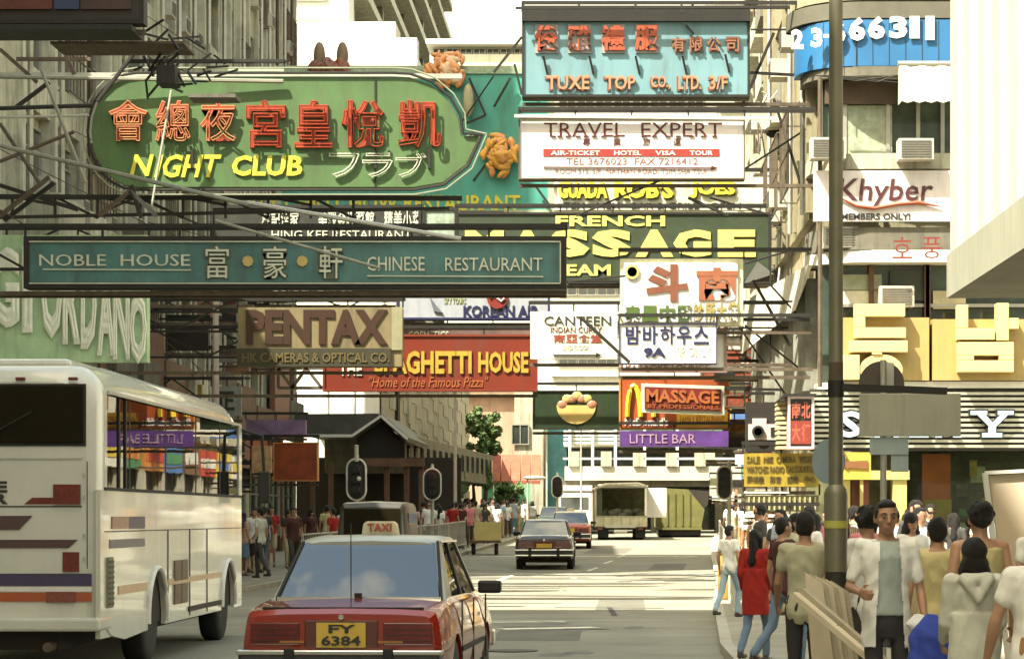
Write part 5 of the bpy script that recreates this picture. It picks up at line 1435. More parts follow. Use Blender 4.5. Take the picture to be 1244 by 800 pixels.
# rear detail
zr = lambda py: P(0, py, by).z
xr = lambda px: P(px, 0, by).x
st = M('stripe_umber', (.07, .035, .03), .5); nv = M('stripe_navy', (.045, .03, .085), .4); orr = M('stripe_rust', (.33, .07, .02), .4); tl_m = M('tail_lamp_brown', (.14, .025, .015), .2, var=.3, scale=20)
def rear(name, x0, x1, y0, y1, mat, slant=0, d=.012):
    part(name, MB().prism([(xr(x0), zr(y0)), (xr(x1 + slant), zr(y0)), (xr(x1), zr(y1)), (xr(x0), zr(y1))][::-1], 'y', by - .021 - d, by - .0205), mat, br)
rear('tail_lamp', 66, 99, 588, 612, tl_m, 0, .04)
part('stripe', MB().prism([(xr(30), zr(612)), (xr(65), zr(612)), (xr(65), zr(604)), (xr(40), zr(604))], 'y', by - .03, by - .021), tl_m, br)
rear('stripe', -90, 24, 626, 643, st, 16); rear('stripe', -90, 84, 655, 665, st, 11)
rear('reverse_lamp', 77, 97, 670, 694, tl_m, 0, .02)
rear('stripe', -90, 112, 696, 711, nv); rear('stripe', -90, 112, 719, 730, orr)
rear('number_lamp', 57, 92, 718, 731, M('grille_rust', (.2, .05, .03), .4, var=.6, scale=40), 0, .03)
rear('white_band', -90, 112, 712, 718, white_p); rear('lid_seam', -90, 100, 614, 615.5, rubber, 0, .006); rear('lid_seam', 106, 107, 560, 690, rubber, 0, .006)
rear('lid_seam', -90, 100, 556, 557.5, galv, 0, .01)
letters(br, 'E', (-8, 584, 9, 598), by - .021, s_blk, .012, bold=.05); letters(br, 'R', (-8, 599, 10, 612), by - .021, s_blk, .012, bold=.05)
part('bumper', MB().box(bx0 + .03, bx1 + .02, by - .14, by + .5, .5, .64), bus_w, br, bev=.03)
part('underbody', MB().box(bx0 + .15, bx1 - .45, by + .15, by + BL - .3, .3, .6), dark_in, br)
part('skirt', MB().prism([(by + .1, .64), (by + .1, .58), (by + .5, .43), (by + 1.2, .36), (by + 2.5, .4), (by + 2.5, .64)], 'x', bx1 - .04, bx1 + .012), bus_w, br)
for px in (-40, 20, 84): part('marker_lamp', MB().box(xr(px), xr(px) + .1, by - .06, by - .021, zr(462), zr(458)), tl_m, br, bev=.01)
for py in (575, 602, 648, 676): part('hinge', MB().box(xr(101), xr(104), by - .035, by - .021, zr(py + 5), zr(py)), galv, br)
part('number_plate', MB().box(xr(-60), xr(-5), by - .04, by - .021, zr(684), zr(671)), M('plate_yellow', (.6, .4, .06)), br)
part('exhaust', MB().tube([(xr(60), by + .6, .36), (xr(60), by - .1, .34)], .05, 10), rust, br)
part('wiper', MB().beam((xr(-20), by - .06, zr(533)), (xr(40), by - .055, zr(500)), .015), black, br)
# side detail
def side(name, y0, y1, z0, z1, mat, d=.01): part(name, MB().box(bx1 + .0005, bx1 + d, by + y0, by + y1, z0, z1), mat, br)
side('stripe', .55, 1.45, 1.53, 1.66, tl_m); side('stripe', 1.45, 2.35, 1.53, 1.66, nv, .011); side('stripe', .45, 2.35, 1.33, 1.42, M('stripe_grey_blue', (.12, .11, .13), .4))
side('vent', .3, .58, .72, 1.24, M('vent_olive', (.17, .17, .1), .6), .02)
for i in range(9): side('vent_slat', .32, .56, .75 + i * .054, .775 + i * .054, M('vent_slat_dark', (.07, .07, .045), .6), .032)
for (a, b_) in ((4.2, 4.62), (4.68, 5.1)):
    for (c, d) in ((.62, .86), (.9, 1.14)): side('vent', a, b_, c, d, M('vent_brown', (.14, .1, .06), .6, var=.3), .02)
side('stripe', .9, 2.5, .84, .93, M('stripe_faint_orange', (.5, .34, .2), .4)); side('stripe', 3.75, 7.8, .86, .93, M('stripe_faint_orange', (.5, .34, .2), .4))
side('sill_strip', 5.2, 7.7, .5, .56, black, .02)
side('locker_seam', 5.3, 5.315, .45, 1.5, rubber); side('locker_seam', 6.6, 6.615, .45, 1.5, rubber); side('locker_seam', .2, 9.5, 1.5, 1.51, rubber, .006); side('locker_seam', 3.8, 3.815, .45, 1.5, rubber)
for wyy in wy:
    for xx_, sd in ((bx1 - .2, 1), (bx0 + .2, -1)):
        wheel(br, xx_ - br.location.x, wyy - br.location.y, .48, .48, .26, sd, chrome)
part('mirror_arm', MB().tube([(bx1 - .1, by + BL - .1, 2.9), (bx1 + .25, by + BL + .25, 2.8), (bx1 + .28, by + BL + .3, 2.2)], .025), black, br)
part('mirror', MB().box(bx1 + .2, bx1 + .36, by + BL + .25, by + BL + .33, 1.85, 2.3), black, br, bev=.02)

# ---------------- saloon cars
carglass = GLASS('car_glass', (.35, .4, .4), 1.75, .15, .01)
cargl_b = GLASS('car_rear_glass', (.3, .36, .42), 2.5, .12, .01)


def saloon(label, loc, rz, lower, upper, plate, group=None, scale=1.0, taxi=False, hi=True, boxy=1.0, W=1.69, H=1.44):
    r = root('taxi' if taxi else 'parked_car', label, 'taxi' if taxi else 'car', loc, rz, group)
    r.name = 'taxi' if taxi else 'saloon_car'
    L = 4.65; hw = W / 2; ptl = lambda nm, mb, m, p=None, **k: part(nm, mb, m, p or r, world=False, **k)
    # body stations: y, z bottom, z top, half width, roundness of the top corner
    S = [(-.02, .46, .86, .76 * hw / .845, .05), (.04, .34, .90, .81 * hw / .845, .05), (.3, .27, .925, .84 * hw / .845, .06), (1.0, .26, .965, hw, .07), (1.6, .26, .97, hw, .07), (3.0, .26, .955, hw, .07), (3.55, .27, .925, hw, .08),
         (4.2, .28, .86, .83 * hw / .845, .08), (4.58, .34, .80, .80 * hw / .845, .06), (4.66, .46, .72, .74 * hw / .845, .05)]
    rings = []
    for (y, zb, zt, w_, c) in S:
        half = [(0, zb), (w_ * .7, zb), (w_ * .93, zb + .02), (w_ * .985, zb + .1), (w_, zb + (zt - zb) * .45), (w_ * .992, zb + (zt - zb) * .6), (w_ * .965, zt - c * 1.6), (w_ * .94, zt - c * .5), (w_ * .9, zt - .008), (w_ * .6, zt + .006), (0, zt + .012)]
        rings.append([(x, y, z) for x, z in half] + [(-x, y, z) for x, z in half[1:-1][::-1]])
    me = MB().loft(rings).mesh('body', lower, (0, 0, 0), False, True)
    body = link('body', me, None)
    # wheel arches cut through the body
    cut = MB()
    for wyy in (.95, 3.62): cut.lathe([(.36, -1.2), (.36, 1.2)], (0, wyy, .31), (1, 0, 0), 28)
    cme = cut.mesh('cut', lower, (0, 0, 0), False, True); co = bpy.data.objects.new('cut', cme); TMP.collection.objects.link(co)
    b2 = bpy.data.objects.new('b', me); TMP.collection.objects.link(b2)
    bo = b2.modifiers.new('b', 'BOOLEAN'); bo.object = co; bo.operation = 'DIFFERENCE'; bo.solver = 'EXACT'
    dg = tmp_dg(); nm = bpy.data.meshes.new_from_object(b2.evaluated_get(dg)); smooth_angle(nm, R(28)); body.data = nm; nm.name = 'body'
    bpy.data.objects.remove(b2); bpy.data.objects.remove(co)
    body.parent = r
    zr_ = H; wr = .60 * hw / .845
    # roof slab and pillars
    rf = []
    for (y, z, w_) in ((1.62, zr_ - .05, wr * .93), (1.74, zr_ - .012, wr), (2.2, zr_ + .005, wr * 1.02), (2.7, zr_, wr * 1.0), (2.95, zr_ - .04, wr * .94)):
        h2 = [(0, z - .05), (w_ * .96, z - .05), (w_ * 1.03, z - .035), (w_ * .97, z - .012), (w_ * .8, z + .004), (0, z + .015)]
        rf.append([(x, y, q) for x, q in h2] + [(-x, y, q) for x, q in h2[1:-1][::-1]])
    ptl('roof', MB().loft(rf), upper, smooth=35, fix=True)
    def quad(nm, a, b_, c, d, m, p=None, th=.012):
        pts = [Vector(q) for q in (a, b_, c, d)]; n = (pts[1] - pts[0]).cross(pts[2] - pts[0]).normalized() * th
        return ptl(nm, MB().add(pts + [q - n for q in pts], [(0, 1, 2, 3), (7, 6, 5, 4), (0, 4, 5, 1), (1, 5, 6, 2), (2, 6, 7, 3), (3, 7, 4, 0)]), m, p)
    wb = .74 * hw / .845
    for s in (-1, 1):
        # C pillar (broad), B, A
        def pil(nm, y0, y1, yt0, yt1, m):
            a = [(s * wb, y0, .955), (s * wb, y1, .955), (s * wr, yt1, zr_ - .045), (s * wr, yt0, zr_ - .045)]
            b_ = [(x - s * .05, y, z) for x, y, z in a]
            ptl(nm, MB().add(a + b_, [(0, 1, 2, 3), (7, 6, 5, 4), (0, 4, 5, 1), (1, 5, 6, 2), (2, 6, 7, 3), (3, 7, 4, 0)]), m, fix=True)
        pil('pillar', .98, 1.42, 1.66, 1.86, upper); pil('pillar', 2.22, 2.32, 2.25, 2.33, black); pil('pillar', 3.42, 3.5, 2.88, 2.95, upper)
        for (y0, y1, t0, t1) in ((1.42, 2.22, 1.86, 2.25), (2.32, 3.42, 2.33, 2.88)):
            a = [(s * (wb - .015), y0, .96), (s * (wb - .015), y1, .96), (s * (wr - .015), t1, zr_ - .05), (s * (wr - .015), t0, zr_ - .05)]
            if s < 0: a = a[::-1]
            quad('side_window', *a, carglass)
        ptl('window_trim', MB().beam((s * (wb + .012), 1.0, .965), (s * (wb + .012), 3.45, .95), .02).beam((s * (wr + .015), 1.7, zr_ - .04), (s * (wr + .015), 2.9, zr_ - .045), .018), chrome)
        ptl('mirror', MB().box(s * (hw - .06), s * (hw + .16), 3.22, 3.32, .94, 1.06), black, bev=.025 if hi else 0)
        for y in (1.62, 2.5): ptl('door_handle', MB().box(s * hw, s * (hw + .02), y, y + .16, .76, .79), chrome)
        for y in (1.3, 2.28, 3.4): ptl('door_seam', MB().box(s * (hw - .01), s * (hw + .003), y, y + .012, .34, .93), rubber)
        ptl('rub_strip', MB().box(s * (hw - .01), s * (hw + .01), 1.3, 3.2, .5, .54), rubber)
        ptl('tail_lamp', MB().box(s * .34 * hw / .845, s * .74 * hw / .845, -.035, .03, .62, .80), M('tail_lamp_red', (.13, .01, .008), .15, var=.3, scale=8, coat=.5), bev=.008)
        for q in range(3): ptl('lamp_rib', MB().box(s * .35 * hw / .845, s * .73 * hw / .845, -.04, -.034, .655 + q * .045, .662 + q * .045), M('lamp_rib_dark', (.05, .008, .006), .3))
        ptl('reverse_lamp', MB().box(s * .3 * hw / .845, s * .5 * hw / .845, -.039, -.033, .635, .655), M('lamp_amber', (.4, .16, .04), .2))
    quad('rear_window', (-wb + .06, .97, .965), (wb - .06, .97, .965), (wr - .03, 1.64, zr_ - .05), (-wr + .03, 1.64, zr_ - .05), cargl_b)
    quad('windscreen', (wb - .05, 3.5, .955), (-wb + .05, 3.5, .955), (-wr + .03, 2.93, zr_ - .05), (wr - .03, 2.93, zr_ - .05), carglass)
    for a, b_ in (((-wb + .04, .955, .965), (wb - .04, .955, .965)), ((-wb + .04, .955, .965), (-wr + .01, 1.64, zr_ - .045)), ((wb - .04, .955, .965), (wr - .01, 1.64, zr_ - .045))):
        ptl('window_trim', MB().beam(a, b_, .025), chrome if a[0] != b_[0] and abs(a[1] - b_[1]) < .01 else rubber)
    ptl('lower_trim', MB().box(-.3 * hw / .845, .3 * hw / .845, -.03, .02, .6, .82), M('plate_recess', (.09, .02, .012), .4), bev=.01)
    ptl('number_plate', MB().box(-.2, .2, -.05, -.036, .60, .80) if taxi and hi else MB().box(-.22, .22, -.05, -.036, .62, .74), M('plate_yellow', (.6, .4, .06), .5, dirt=.3))
    # bumper
    ptl('bumper', MB().box(-hw * .97, hw * .97, -.16, .1, .40, .57), M('bumper_rubber', (.03, .03, .03), .5), bev=.03)
    ptl('bumper_strip', MB().box(-hw * .98, hw * .98, -.175, .02, .545, .585), chrome, bev=.01)
    ptl('bumper_strip', MB().box(-hw * .98, hw * .98, -.175, -.1, .40, .43), chrome)
    for s in (-1, 1): ptl('overrider', MB().box(s * .4 - .04, s * .4 + .04, -.21, -.15, .38, .6), rubber, bev=.012)
    ptl('front_bumper', MB().box(-hw * .97, hw * .97, 4.58, 4.74, .38, .54), chrome, bev=.02)
    ptl('boot_seam', MB().box(-.66, .66, .06, .068, .90, .9215), rubber)
    ptl('boot_lock', MB().lathe([(.004, 0), (.022, 0), (.022, .01), (.004, .01)], (0, -.035, .845), (0, -1, 0), 10), chrome)
    for wyy in (.95, 3.62):
        for s in (-1, 1): wheel(r, s * (hw - .11), wyy, .31, .31, .18, s, galv)
    ptl('underbody', MB().box(-hw * .75, hw * .75, .3, 4.3, .2, .3), dark_in)
    sm = M('car_seat', (.12, .11, .1), .85)
    ptl('seat', MB().box(-.6, .6, 1.35, 1.5, .6, 1.02), sm, bev=.04); ptl('parcel_shelf', MB().box(-.62, .62, .97, 1.35, .9, .945), sm)
    for x in (-.35, .35): ptl('seat', MB().box(x - .24, x + .24, 2.3, 2.42, .5, 1.1), sm, bev=.04); ptl('headrest', MB().box(x - .12, x + .12, 2.3, 2.38, 1.12, 1.28), sm, bev=.03)
    ptl('cabin_floor', MB().box(-.7, .7, 1.0, 3.5, .3, .5), dark_in)
    if taxi:
        ptl('roof_sign', MB().prism([(-.165, H + .01), (.165, H + .01), (.15, H + .11), (.12, H + .135), (-.12, H + .135), (-.15, H + .11)], 'y', 2.22, 2.36), M('taxi_lamp_box', (.55, .5, .34), .5, dirt=.3), bev=.01)
    return r


def local_text(r, s, x0, x1, z0, z1, y, mat, d=.006, bold=.03):
    v, f = raw_text(s, 0, .5, bold); mn, mxx = v.min(0), v.max(0)
    for vv, ff in split_x(v, f):
        q = (vv - mn) / (mxx - mn)
        me = bpy.data.meshes.new('letter'); me.from_pydata([(x0 + (x1 - x0) * a[0], y - d * a[2], z0 + (z1 - z0) * a[1]) for a in q], [], ff); me.materials.append(mat)
        link('letter', me, r)


TMP = bpy.data.scenes.new('tmp')


def tmp_dg():
    TMP.view_layers[0].update()
    return TMP.view_layers[0].depsgraph


taxi_red = M('taxi_red_paint', (.27, .016, .005), .22, var=.06, coat=.8, dirt=.05)
taxi_sil = M('taxi_silver_paint', (.30, .31, .27), .3, .3, var=.05, dirt=.1)
tx = saloon('red taxi with a silver roof and yellow plate FY 6384, nearest car', (-2.165, 20.0, 0), R(-2.6), taxi_red, taxi_sil, None, taxi=True, H=1.48)
local_text(tx, 'FY', -.10, .12, .715, .785, -.051, s_blk); local_text(tx, '6384', -.16, .16, .615, .695, -.051, s_blk)
local_text(tx, 'TAXI', -.11, .11, 1.525, 1.595, 2.209, M('taxi_letter', (.35, .06, .03), .5))
part('aerial', MB().tube([(0, .5, .95), (0, .49, 1.6)], .005, 5), black, tx, world=False)
part('third_lamp', MB().box(-.03, .03, .88, .93, .97, 1.01), black, tx, world=False)
dcar = saloon('dark brown saloon car with pale window, alone in the lane ahead of the taxi', (P(661, 0, 70).x, 70, zg(70)), R(0), M('dark_brown_paint', (.045, .028, .02), .3, coat=.5), M('dark_brown_paint', (.045, .028, .02), .3), None, W=1.68, H=1.42)
saloon('pinkish red taxi with a pale roof, partly behind the dark brown saloon', (P(692, 0, 95).x, 95, zg(95)), R(0), M('faded_red_paint', (.5, .13, .09), .35, coat=.3), M('pale_roof_paint', (.6, .57, .48), .4), None, taxi=True, W=1.66)
saloon('grey-green car far down the street between the red taxi and the lorry', (P(672, 0, 122).x, 122, zg(122)), R(0), M('grey_green_paint', (.04, .06, .05), .35), M('grey_green_paint', (.04, .06, .05), .35), None, W=1.64)

# ---------------- dark van ahead of the taxi
vD = 58; vx = P(452, 0, vD).x
vr = root('van', 'dark van with a wide rear window just above the red taxi\'s roof', 'van', (vx, vD, 0))
van_m = M('van_paint', (.05, .047, .04), .4, var=.15, dirt=.2)
secs = []
for (y, zt, w_) in ((0, 1.9, .76), (.12, 2.0, .82), (1.2, 2.04, .84), (3.2, 2.02, .84), (3.7, 1.9, .8)):
    h2 = [(0, .45), (w_, .45), (w_, 1.2), (w_ * .93, zt - .14), (w_ * .85, zt - .03), (0, zt)]
    secs.append([(x, y, z) for x, z in h2] + [(-x, y, z) for x, z in h2[1:-1][::-1]])
part('body', MB().loft(secs), van_m, vr, smooth=30, fix=True, world=False)
part('rear_window', MB().box(-.66, .66, -.03, .02, 1.25, 1.85), M('rear_glass', (.012, .009, .004), .18, spec=.15), vr, world=False)
part('bumper', MB().box(-.82, .82, -.12, .05, .45, .62), galv, vr, world=False)
part('number_plate', MB().box(-.25, .25, -.05, -.01, .7, .82), M('plate_yellow', (.6, .4, .06)), vr, world=False)
for s in (-1, 1):
    part('tail_lamp', MB().box(s * .62, s * .76, -.03, .02, .8, 1.15), M('tail_lamp_red', (.13, .01, .008)), vr, world=False)
    part('side_window', MB().box(s * .76, s * .815, .6, 3.0, 1.25, 1.75), carglass, vr, world=False)
    for wyy in (.7, 3.0): wheel(vr, s * .72, wyy, .32, .32, .18, s)

# ---------------- open lorry with a frame and the olive truck
LD = 112; s_ = F / LD
def lz(py): return P(0, py, LD).z
lr = root('lorry', 'open-backed lorry with a canvas-topped frame, loaded, seen from behind down the street', 'lorry', (P(753, 0, LD).x, LD, zg(LD)))
g_ = zg(LD); xa, xb = P(722, 0, LD).x, P(786, 0, LD).x
lm = M('lorry_olive', (.25, .25, .17), .7, var=.3, dirt=.4)
part('tailboard', MB().box(xa, xb, LD, LD + .1, lz(640), lz(626)), lm, lr)
for i in range(6): part('plank', MB().box(xa + .04 + i * .4, xa + .4 + i * .4, LD - .04, LD - .003, lz(639), lz(628)), M('plank_pale', (.4, .38, .26), .8, var=.3), lr)
part('bed', MB().box(xa, xb, LD + .1, LD + 5, lz(641), lz(637)), dark_in, lr)
for x in (xa, xb - .1): part('frame_post', MB().box(x, x + .1, LD + .02, LD + .1, lz(626), lz(592)), (cream_dirty if x == xa else white_p), lr)
part('canopy_rim', MB().tube([(xa - .05, LD, lz(594)), (xa + .5, LD, lz(588)), (xb - .4, LD, lz(587)), (xb + .05, LD, lz(591))], .07), cream, lr)
part('canopy', MB().box(xa, xb, LD + .2, LD + 5, lz(592), lz(589)), M('tarp_grey', (.25, .25, .2), .9), lr)
part('side_sheet', MB().box(xa, xa + .35, LD + .3, LD + 5, lz(628), lz(592)), M('tarp_green', (.07, .09, .05), .9, var=.4), lr)
part('side_sheet', MB().box(xb - .1, xb + .9, LD + .8, LD + .9, lz(628), lz(592)), white_p, lr)
part('back_board', MB().box(xa + .3, xb - .1, LD + 3, LD + 3.1, lz(626), lz(592)), M('tarp_khaki', (.14, .14, .07), .9, var=.4), lr)
rd = random.Random(2); ldm = M('cargo_dark', (.05, .055, .03), .9, var=.5)
for i in range(14): part('sack', MB().ell((rd.uniform(xa + .3, xb - .3), LD + rd.uniform(.3, 1), lz(626) + rd.uniform(-.05, .2)), (.28, .3, .22), 8, 6), ldm, lr, smooth=70)
part('chassis', MB().box(xa + .3, xb - .3, LD + .1, LD + 6, g_ + .5, lz(641) - .002), black, lr)
part('bumper', MB().box(xa + .5, xb - .5, LD - .05, LD + .1, g_ + .55, g_ + .7), galv, lr)
for x in (xa + .4, xb - .4):
    wheel(lr, x - lr.location.x, .9, .45, .45, .5, 1 if x > -1 else -1); wheel(lr, x - lr.location.x, 4.8, .45, .45, .3, 1)
part('cab', MB().box(xa + .1, xb - .1, LD + 5.1, LD + 6.8, g_ + .6, g_ + 2.6), lm, lr, bev=.1)
for x in (xa + .15, xb - .4): part('tail_lamp', MB().box(x, x + .22, LD - .06, LD - .004, lz(643), lz(640.5)), M('tail_lamp_red', (.13, .01, .008)), lr)
part('number_plate', MB().box((xa + xb) / 2 - .3, (xa + xb) / 2 + .3, LD - .08, LD - .052, lz(646), lz(643)), white_p, lr)
for x in (xa + .3, xb - .42): part('mud_flap', MB().box(x - .1, x + .35, LD + .2, LD + .23, g_ + .1, g_ + .7), rubber, lr)
for k in range(4): part('hoop', MB().tube([(xa + .05, LD + .4 + k, lz(626)), (xa + .08, LD + .4 + k, lz(593)), (xb - .08, LD + .4 + k, lz(593)), (xb - .05, LD + .4 + k, lz(626))], .03, 5), rust, lr)
TD = 118
def tz(py): return P(0, py, TD).z
def txx(px): return P(px, 0, TD).x
tr = root('truck', 'olive green truck with a tall canvas body at the right end of the street', 'truck', (txx(825), TD, zg(TD)))
ol = M('truck_olive', (.12, .115, .03), .7, var=.3, scale=1.5, dirt=.3)
part('body', MB().prism([(txx(797), tz(592)), (txx(836), tz(594)), (txx(856), tz(618)), (txx(852), tz(640)), (txx(797), tz(640))], 'y', TD, TD + 5), ol, tr)
for i in range(5): part('rib', MB().box(txx(801 + i * 9), txx(802.6 + i * 9), TD - .05, TD - .003, tz(638), tz(599)), M('truck_olive_dark', (.1, .1, .02), .7), tr)
part('tail_bar', MB().box(txx(797), txx(853), TD - .06, TD - .003, tz(643), tz(640.2)), ol, tr)
part('hood', MB().prism([(txx(836), tz(594)), (txx(862), tz(596)), (txx(860), tz(612)), (txx(856), tz(617))], 'y', TD + .1, TD + 4), dark_in, tr)
part('chassis', MB().box(txx(800), txx(850), TD + .2, TD + 5, tz(650), tz(643.2)), black, tr)
for x in (txx(809), txx(846)): wheel(tr, x - tr.location.x, .7, .45, .45, .45, -1)

# small green minibus and white kiosk-like van far away
mk = root('minibus', 'tiny white minibus with dark windows at the far end of the street', 'minibus', (P(698, 0, 126).x, 126, zg(126)))
part('body', MB().box(-.95, .95, 0, 4, .4, 2.2), white_p, mk, world=False, bev=.12)
part('rear_window', MB().box(-.7, .7, -.03, .01, 1.3, 1.9), pane_m, mk, world=False)
part('roof_board', MB().box(-.9, .9, -.05, .2, 2.22, 2.5), white_p, mk, world=False)
for s in (-.7, .7): wheel(mk, s, .6, .3, .3, .2, -1 if s < 0 else 1)

# hand cart with a crate on the left
cdp = 86
ct = root('hand_cart', 'low dark hand cart at the edge of the left crowd', 'cart', (P(588, 0, cdp).x, cdp, zg(cdp)))
part('deck', MB().box(-.55, .55, 0, 1.2, .42, .5), brownm, ct, world=False)
for s in (-1, 1): wheel(ct, s * .4, .35, .2, .2, .1, s); wheel(ct, s * .4, .95, .2, .2, .1, s)
part('handle', MB().tube([(-.5, 1.2, .5), (-.5, 1.4, 1.0), (.5, 1.4, 1.0), (.5, 1.2, .5)], .025), black, ct, world=False)
c0 = P(592, 0, cdp); bxm = M('straw_carton', (.55, .45, .18), .8, var=.15)
solo('carton', MB().box(c0.x - .45, c0.x + .45, cdp + .1, cdp + .9, zg(cdp) + .505, zg(cdp) + 1.15), bxm, 'straw yellow carton standing on the low hand cart', 'box')

# ================================================================ street furniture
post_m = M('post_grey_green', (.16, .155, .105), .45, .3, var=.2, dirt=.3)
PD = 17.5; px0 = P(1015.5, 0, PD).x
lp = root('lamp_post', 'thick grey-green lamp post at right with a wide collar and a yellow band', 'lamp post', (px0, PD, .12))
part('shaft', MB().lathe([(.052, P(0, 590, PD).z), (.045, 9)], (px0, PD, 0), n=20), post_m, lp, smooth=40)
part('collar', MB().lathe([(.08, P(0, 694, PD).z), (.085, P(0, 600, PD).z), (.075, P(0, 594, PD).z), (.05, P(0, 588, PD).z)], (px0, PD, 0), n=24), post_m, lp, smooth=40)
part('base', MB().lathe([(.1, .12), (.1, .2), (.078, .25), (.078, P(0, 694.5, PD).z)], (px0, PD, 0), n=24), M('post_base_black', (.02, .018, .015), .6), lp, smooth=40)
part('yellow_band', MB().lathe([(.0865, P(0, 641, PD).z), (.0865, P(0, 632, PD).z)], (px0, PD, 0), n=24), M('band_yellow', (.42, .4, .08), .6, dirt=.3), lp, smooth=40)
part('clamp', MB().lathe([(.058, P(0, 482, PD).z), (.058, P(0, 462, PD).z)], (px0, PD, 0), n=20), black, lp, smooth=40)
part('clamp', MB().lathe([(.052, P(0, 470, PD).z), (.052, P(0, 440, PD).z)], (px0, PD, 0), n=20), rust, lp, smooth=40)
part('cross_arm', MB().beam((px0, PD - .02, P(0, 470, PD).z), (P(1150, 0, PD).x, PD - .02, P(0, 475, PD).z), .04, .05), black, lp)
part('lantern_arm', MB().tube([(px0, PD, 8.9), (px0 - .5, PD - .6, 9.4), (px0 - 1.5, PD - 1.8, 9.6)], .04), post_m, lp)
part('lantern', MB().ell((px0 - 1.9, PD - 2.2, 9.6), (.35, .35, .12), 12, 8), galv, lp, smooth=60)
SD = 20.0; sx = P(1073, 0, SD).x
spm = M('sign_pole_grey', (.4, .4, .34), .5, .4)
tp = root('traffic_sign_post', 'thin grey pole carrying the backs of a blank rectangular plate and a round sign', 'road sign', (sx, SD, .12))
part('pole', MB().lathe([(.026, .12), (.026, P(0, 437, SD).z)], (sx, SD, 0), n=14), spm, tp, smooth=40)
plm = M('plate_back_grey', (.36, .36, .29), .6, .2, var=.1, scale=2, dirt=.35)
a, b_ = P(1043, 530, SD), P(1166, 478, SD)
part('plate', MB().box(a.x, b_.x, SD - .06, SD - .045, a.z, b_.z), plm, tp, bev=.006)
for z_ in (.3, .7): part('plate_rib', MB().box(a.x + .03, b_.x - .03, SD - .044, SD - .027, a.z + (b_.z - a.z) * z_, a.z + (b_.z - a.z) * z_ + .03), plm, tp)
part('round_plate', MB().lathe([(.01, 0), (.185, 0), (.185, .008), (.01, .008)], P(1071, 466, SD + .05), (0, 1, 0), 32), M('disc_back', (.07, .06, .045), .6, var=.3), tp, smooth=30)
part('strap', MB().box(sx + .005, sx + .09, SD + .03, SD + .045, P(0, 475, SD).z, P(0, 440, SD).z), galv, tp)
part('small_plate', MB().box(P(1056, 0, SD).x, P(1103, 0, SD).x, SD - .04, SD - .03, P(0, 552, SD).z, P(0, 531, SD).z), M('plate_blue_grey', (.32, .4, .4), .5, dirt=.2), tp)
part('small_plate', MB().box(P(1082, 0, SD).x, P(1103, 0, SD).x, SD - .03, SD - .02, P(0, 573, SD).z, P(0, 552.5, SD).z), M('plate_blue_grey', (.32, .4, .4)), tp)
bd = root('round_sign', 'pale blue half-hidden round sign behind the left of the lamp post', 'road sign', P(1008, 590, 19))
part('disc', MB().lathe([(.01, 0), (.165, 0), (.165, .01), (.01, .01)], P(1006, 560, 18.2), (.75, .66, 0), 28), M('disc_pale_blue', (.27, .35, .4), .5), bd, smooth=30)
part('bracket', MB().beam(P(1012, 560, 18.2), (px0, PD, P(0, 560, 18.2).z), .03), black, bd)
ar = root('direction_sign', 'mustard direction sign with a brown arrow just right of the lamp post', 'road sign', P(1040, 580, 49.5))
part('panel', MB().box(P(1018, 0, 49.5).x, P(1058, 0, 49.5).x, 49.5, 49.6, P(0, 582, 49.5).z, P(0, 549, 49.5).z), M('mustard_panel', (.45, .33, .05), .6), ar)
part('arrow', MB().prism([(P(a, 0, 49.5).x, P(0, b, 49.5).z) for a, b in ((1022, 564), (1030, 557), (1030, 560), (1054, 559), (1054, 569), (1030, 568), (1030, 571))], 'y', 49.47, 49.498), M('arrow_brown', (.18, .07, .02), .6), ar)

rim_w = M('backboard_rim', (.7, .68, .62), .5)


def traffic_light(px, py0, py1, w_px, D, label, pole_off=0, lit=False):
    s = F / D; g = zg(D) + .12
    x = P(px, 0, D).x; z1, z0 = P(0, py0, D).z, P(0, py1, D).z; hw = w_px / s / 2
    r = root('traffic_light', label, 'traffic light', (x, D, g), group='traffic lights along the street')
    pts = []
    for i in range(13): a = math.pi * i / 12; pts.append((x + hw * math.cos(a), z1 - hw + hw * math.sin(a)))
    for i in range(13): a = math.pi * (1 + i / 12); pts.append((x + hw * math.cos(a), z0 + hw + hw * math.sin(a)))
    part('backboard', MB().prism(pts, 'y', D, D + .02), s_blk, r, fix=True)
    m = MB(); q = [(p[0], D - .01, p[1]) for p in pts]; q.append(q[0])
    for a, b in zip(q, q[1:]): m.beam(a, b, .055, n=6)
    part('backboard_rim', m, rim_w, r)
    part('housing', MB().box(x - .14, x + .14, D - .2, D - .003, z0 + hw * .7, z1 - hw * .7), black, r, bev=.02)
    zs = [z0 + (z1 - z0) * t for t in (.74, .5, .26)]
    for z_, c in zip(zs, (('lamp_red_off', (.12, .01, .01)), ('lamp_amber_off', (.25, .12, .03)), ('lamp_green_off', (.02, .1, .06)))):
        part('signal_lamp', MB().lathe([(.01, 0), (.1, 0), (.1, .03), (.01, .03)], (x, D - .235, z_), (0, 1, 0), 14), M('lamp_red_lit', (.9, .12, .06), .2, emit=4) if (lit and c[0] == 'lamp_red_off') else M(c[0], c[1], .2), r)
        part('visor', MB().lathe([(.105, 0), (.115, 0), (.115, .14), (.105, .14)], (x, D - .36, z_), (0, 1, 0), 14), black, r)
    xp = x + pole_off / s
    part('pole', MB().lathe([(.055, g), (.055, z1 + .1), (.03, z1 + .16)], (xp, D + .09, 0), n=12), M('traffic_pole', (.5, .48, .4), .5, dirt=.3), r, smooth=40)
    return r


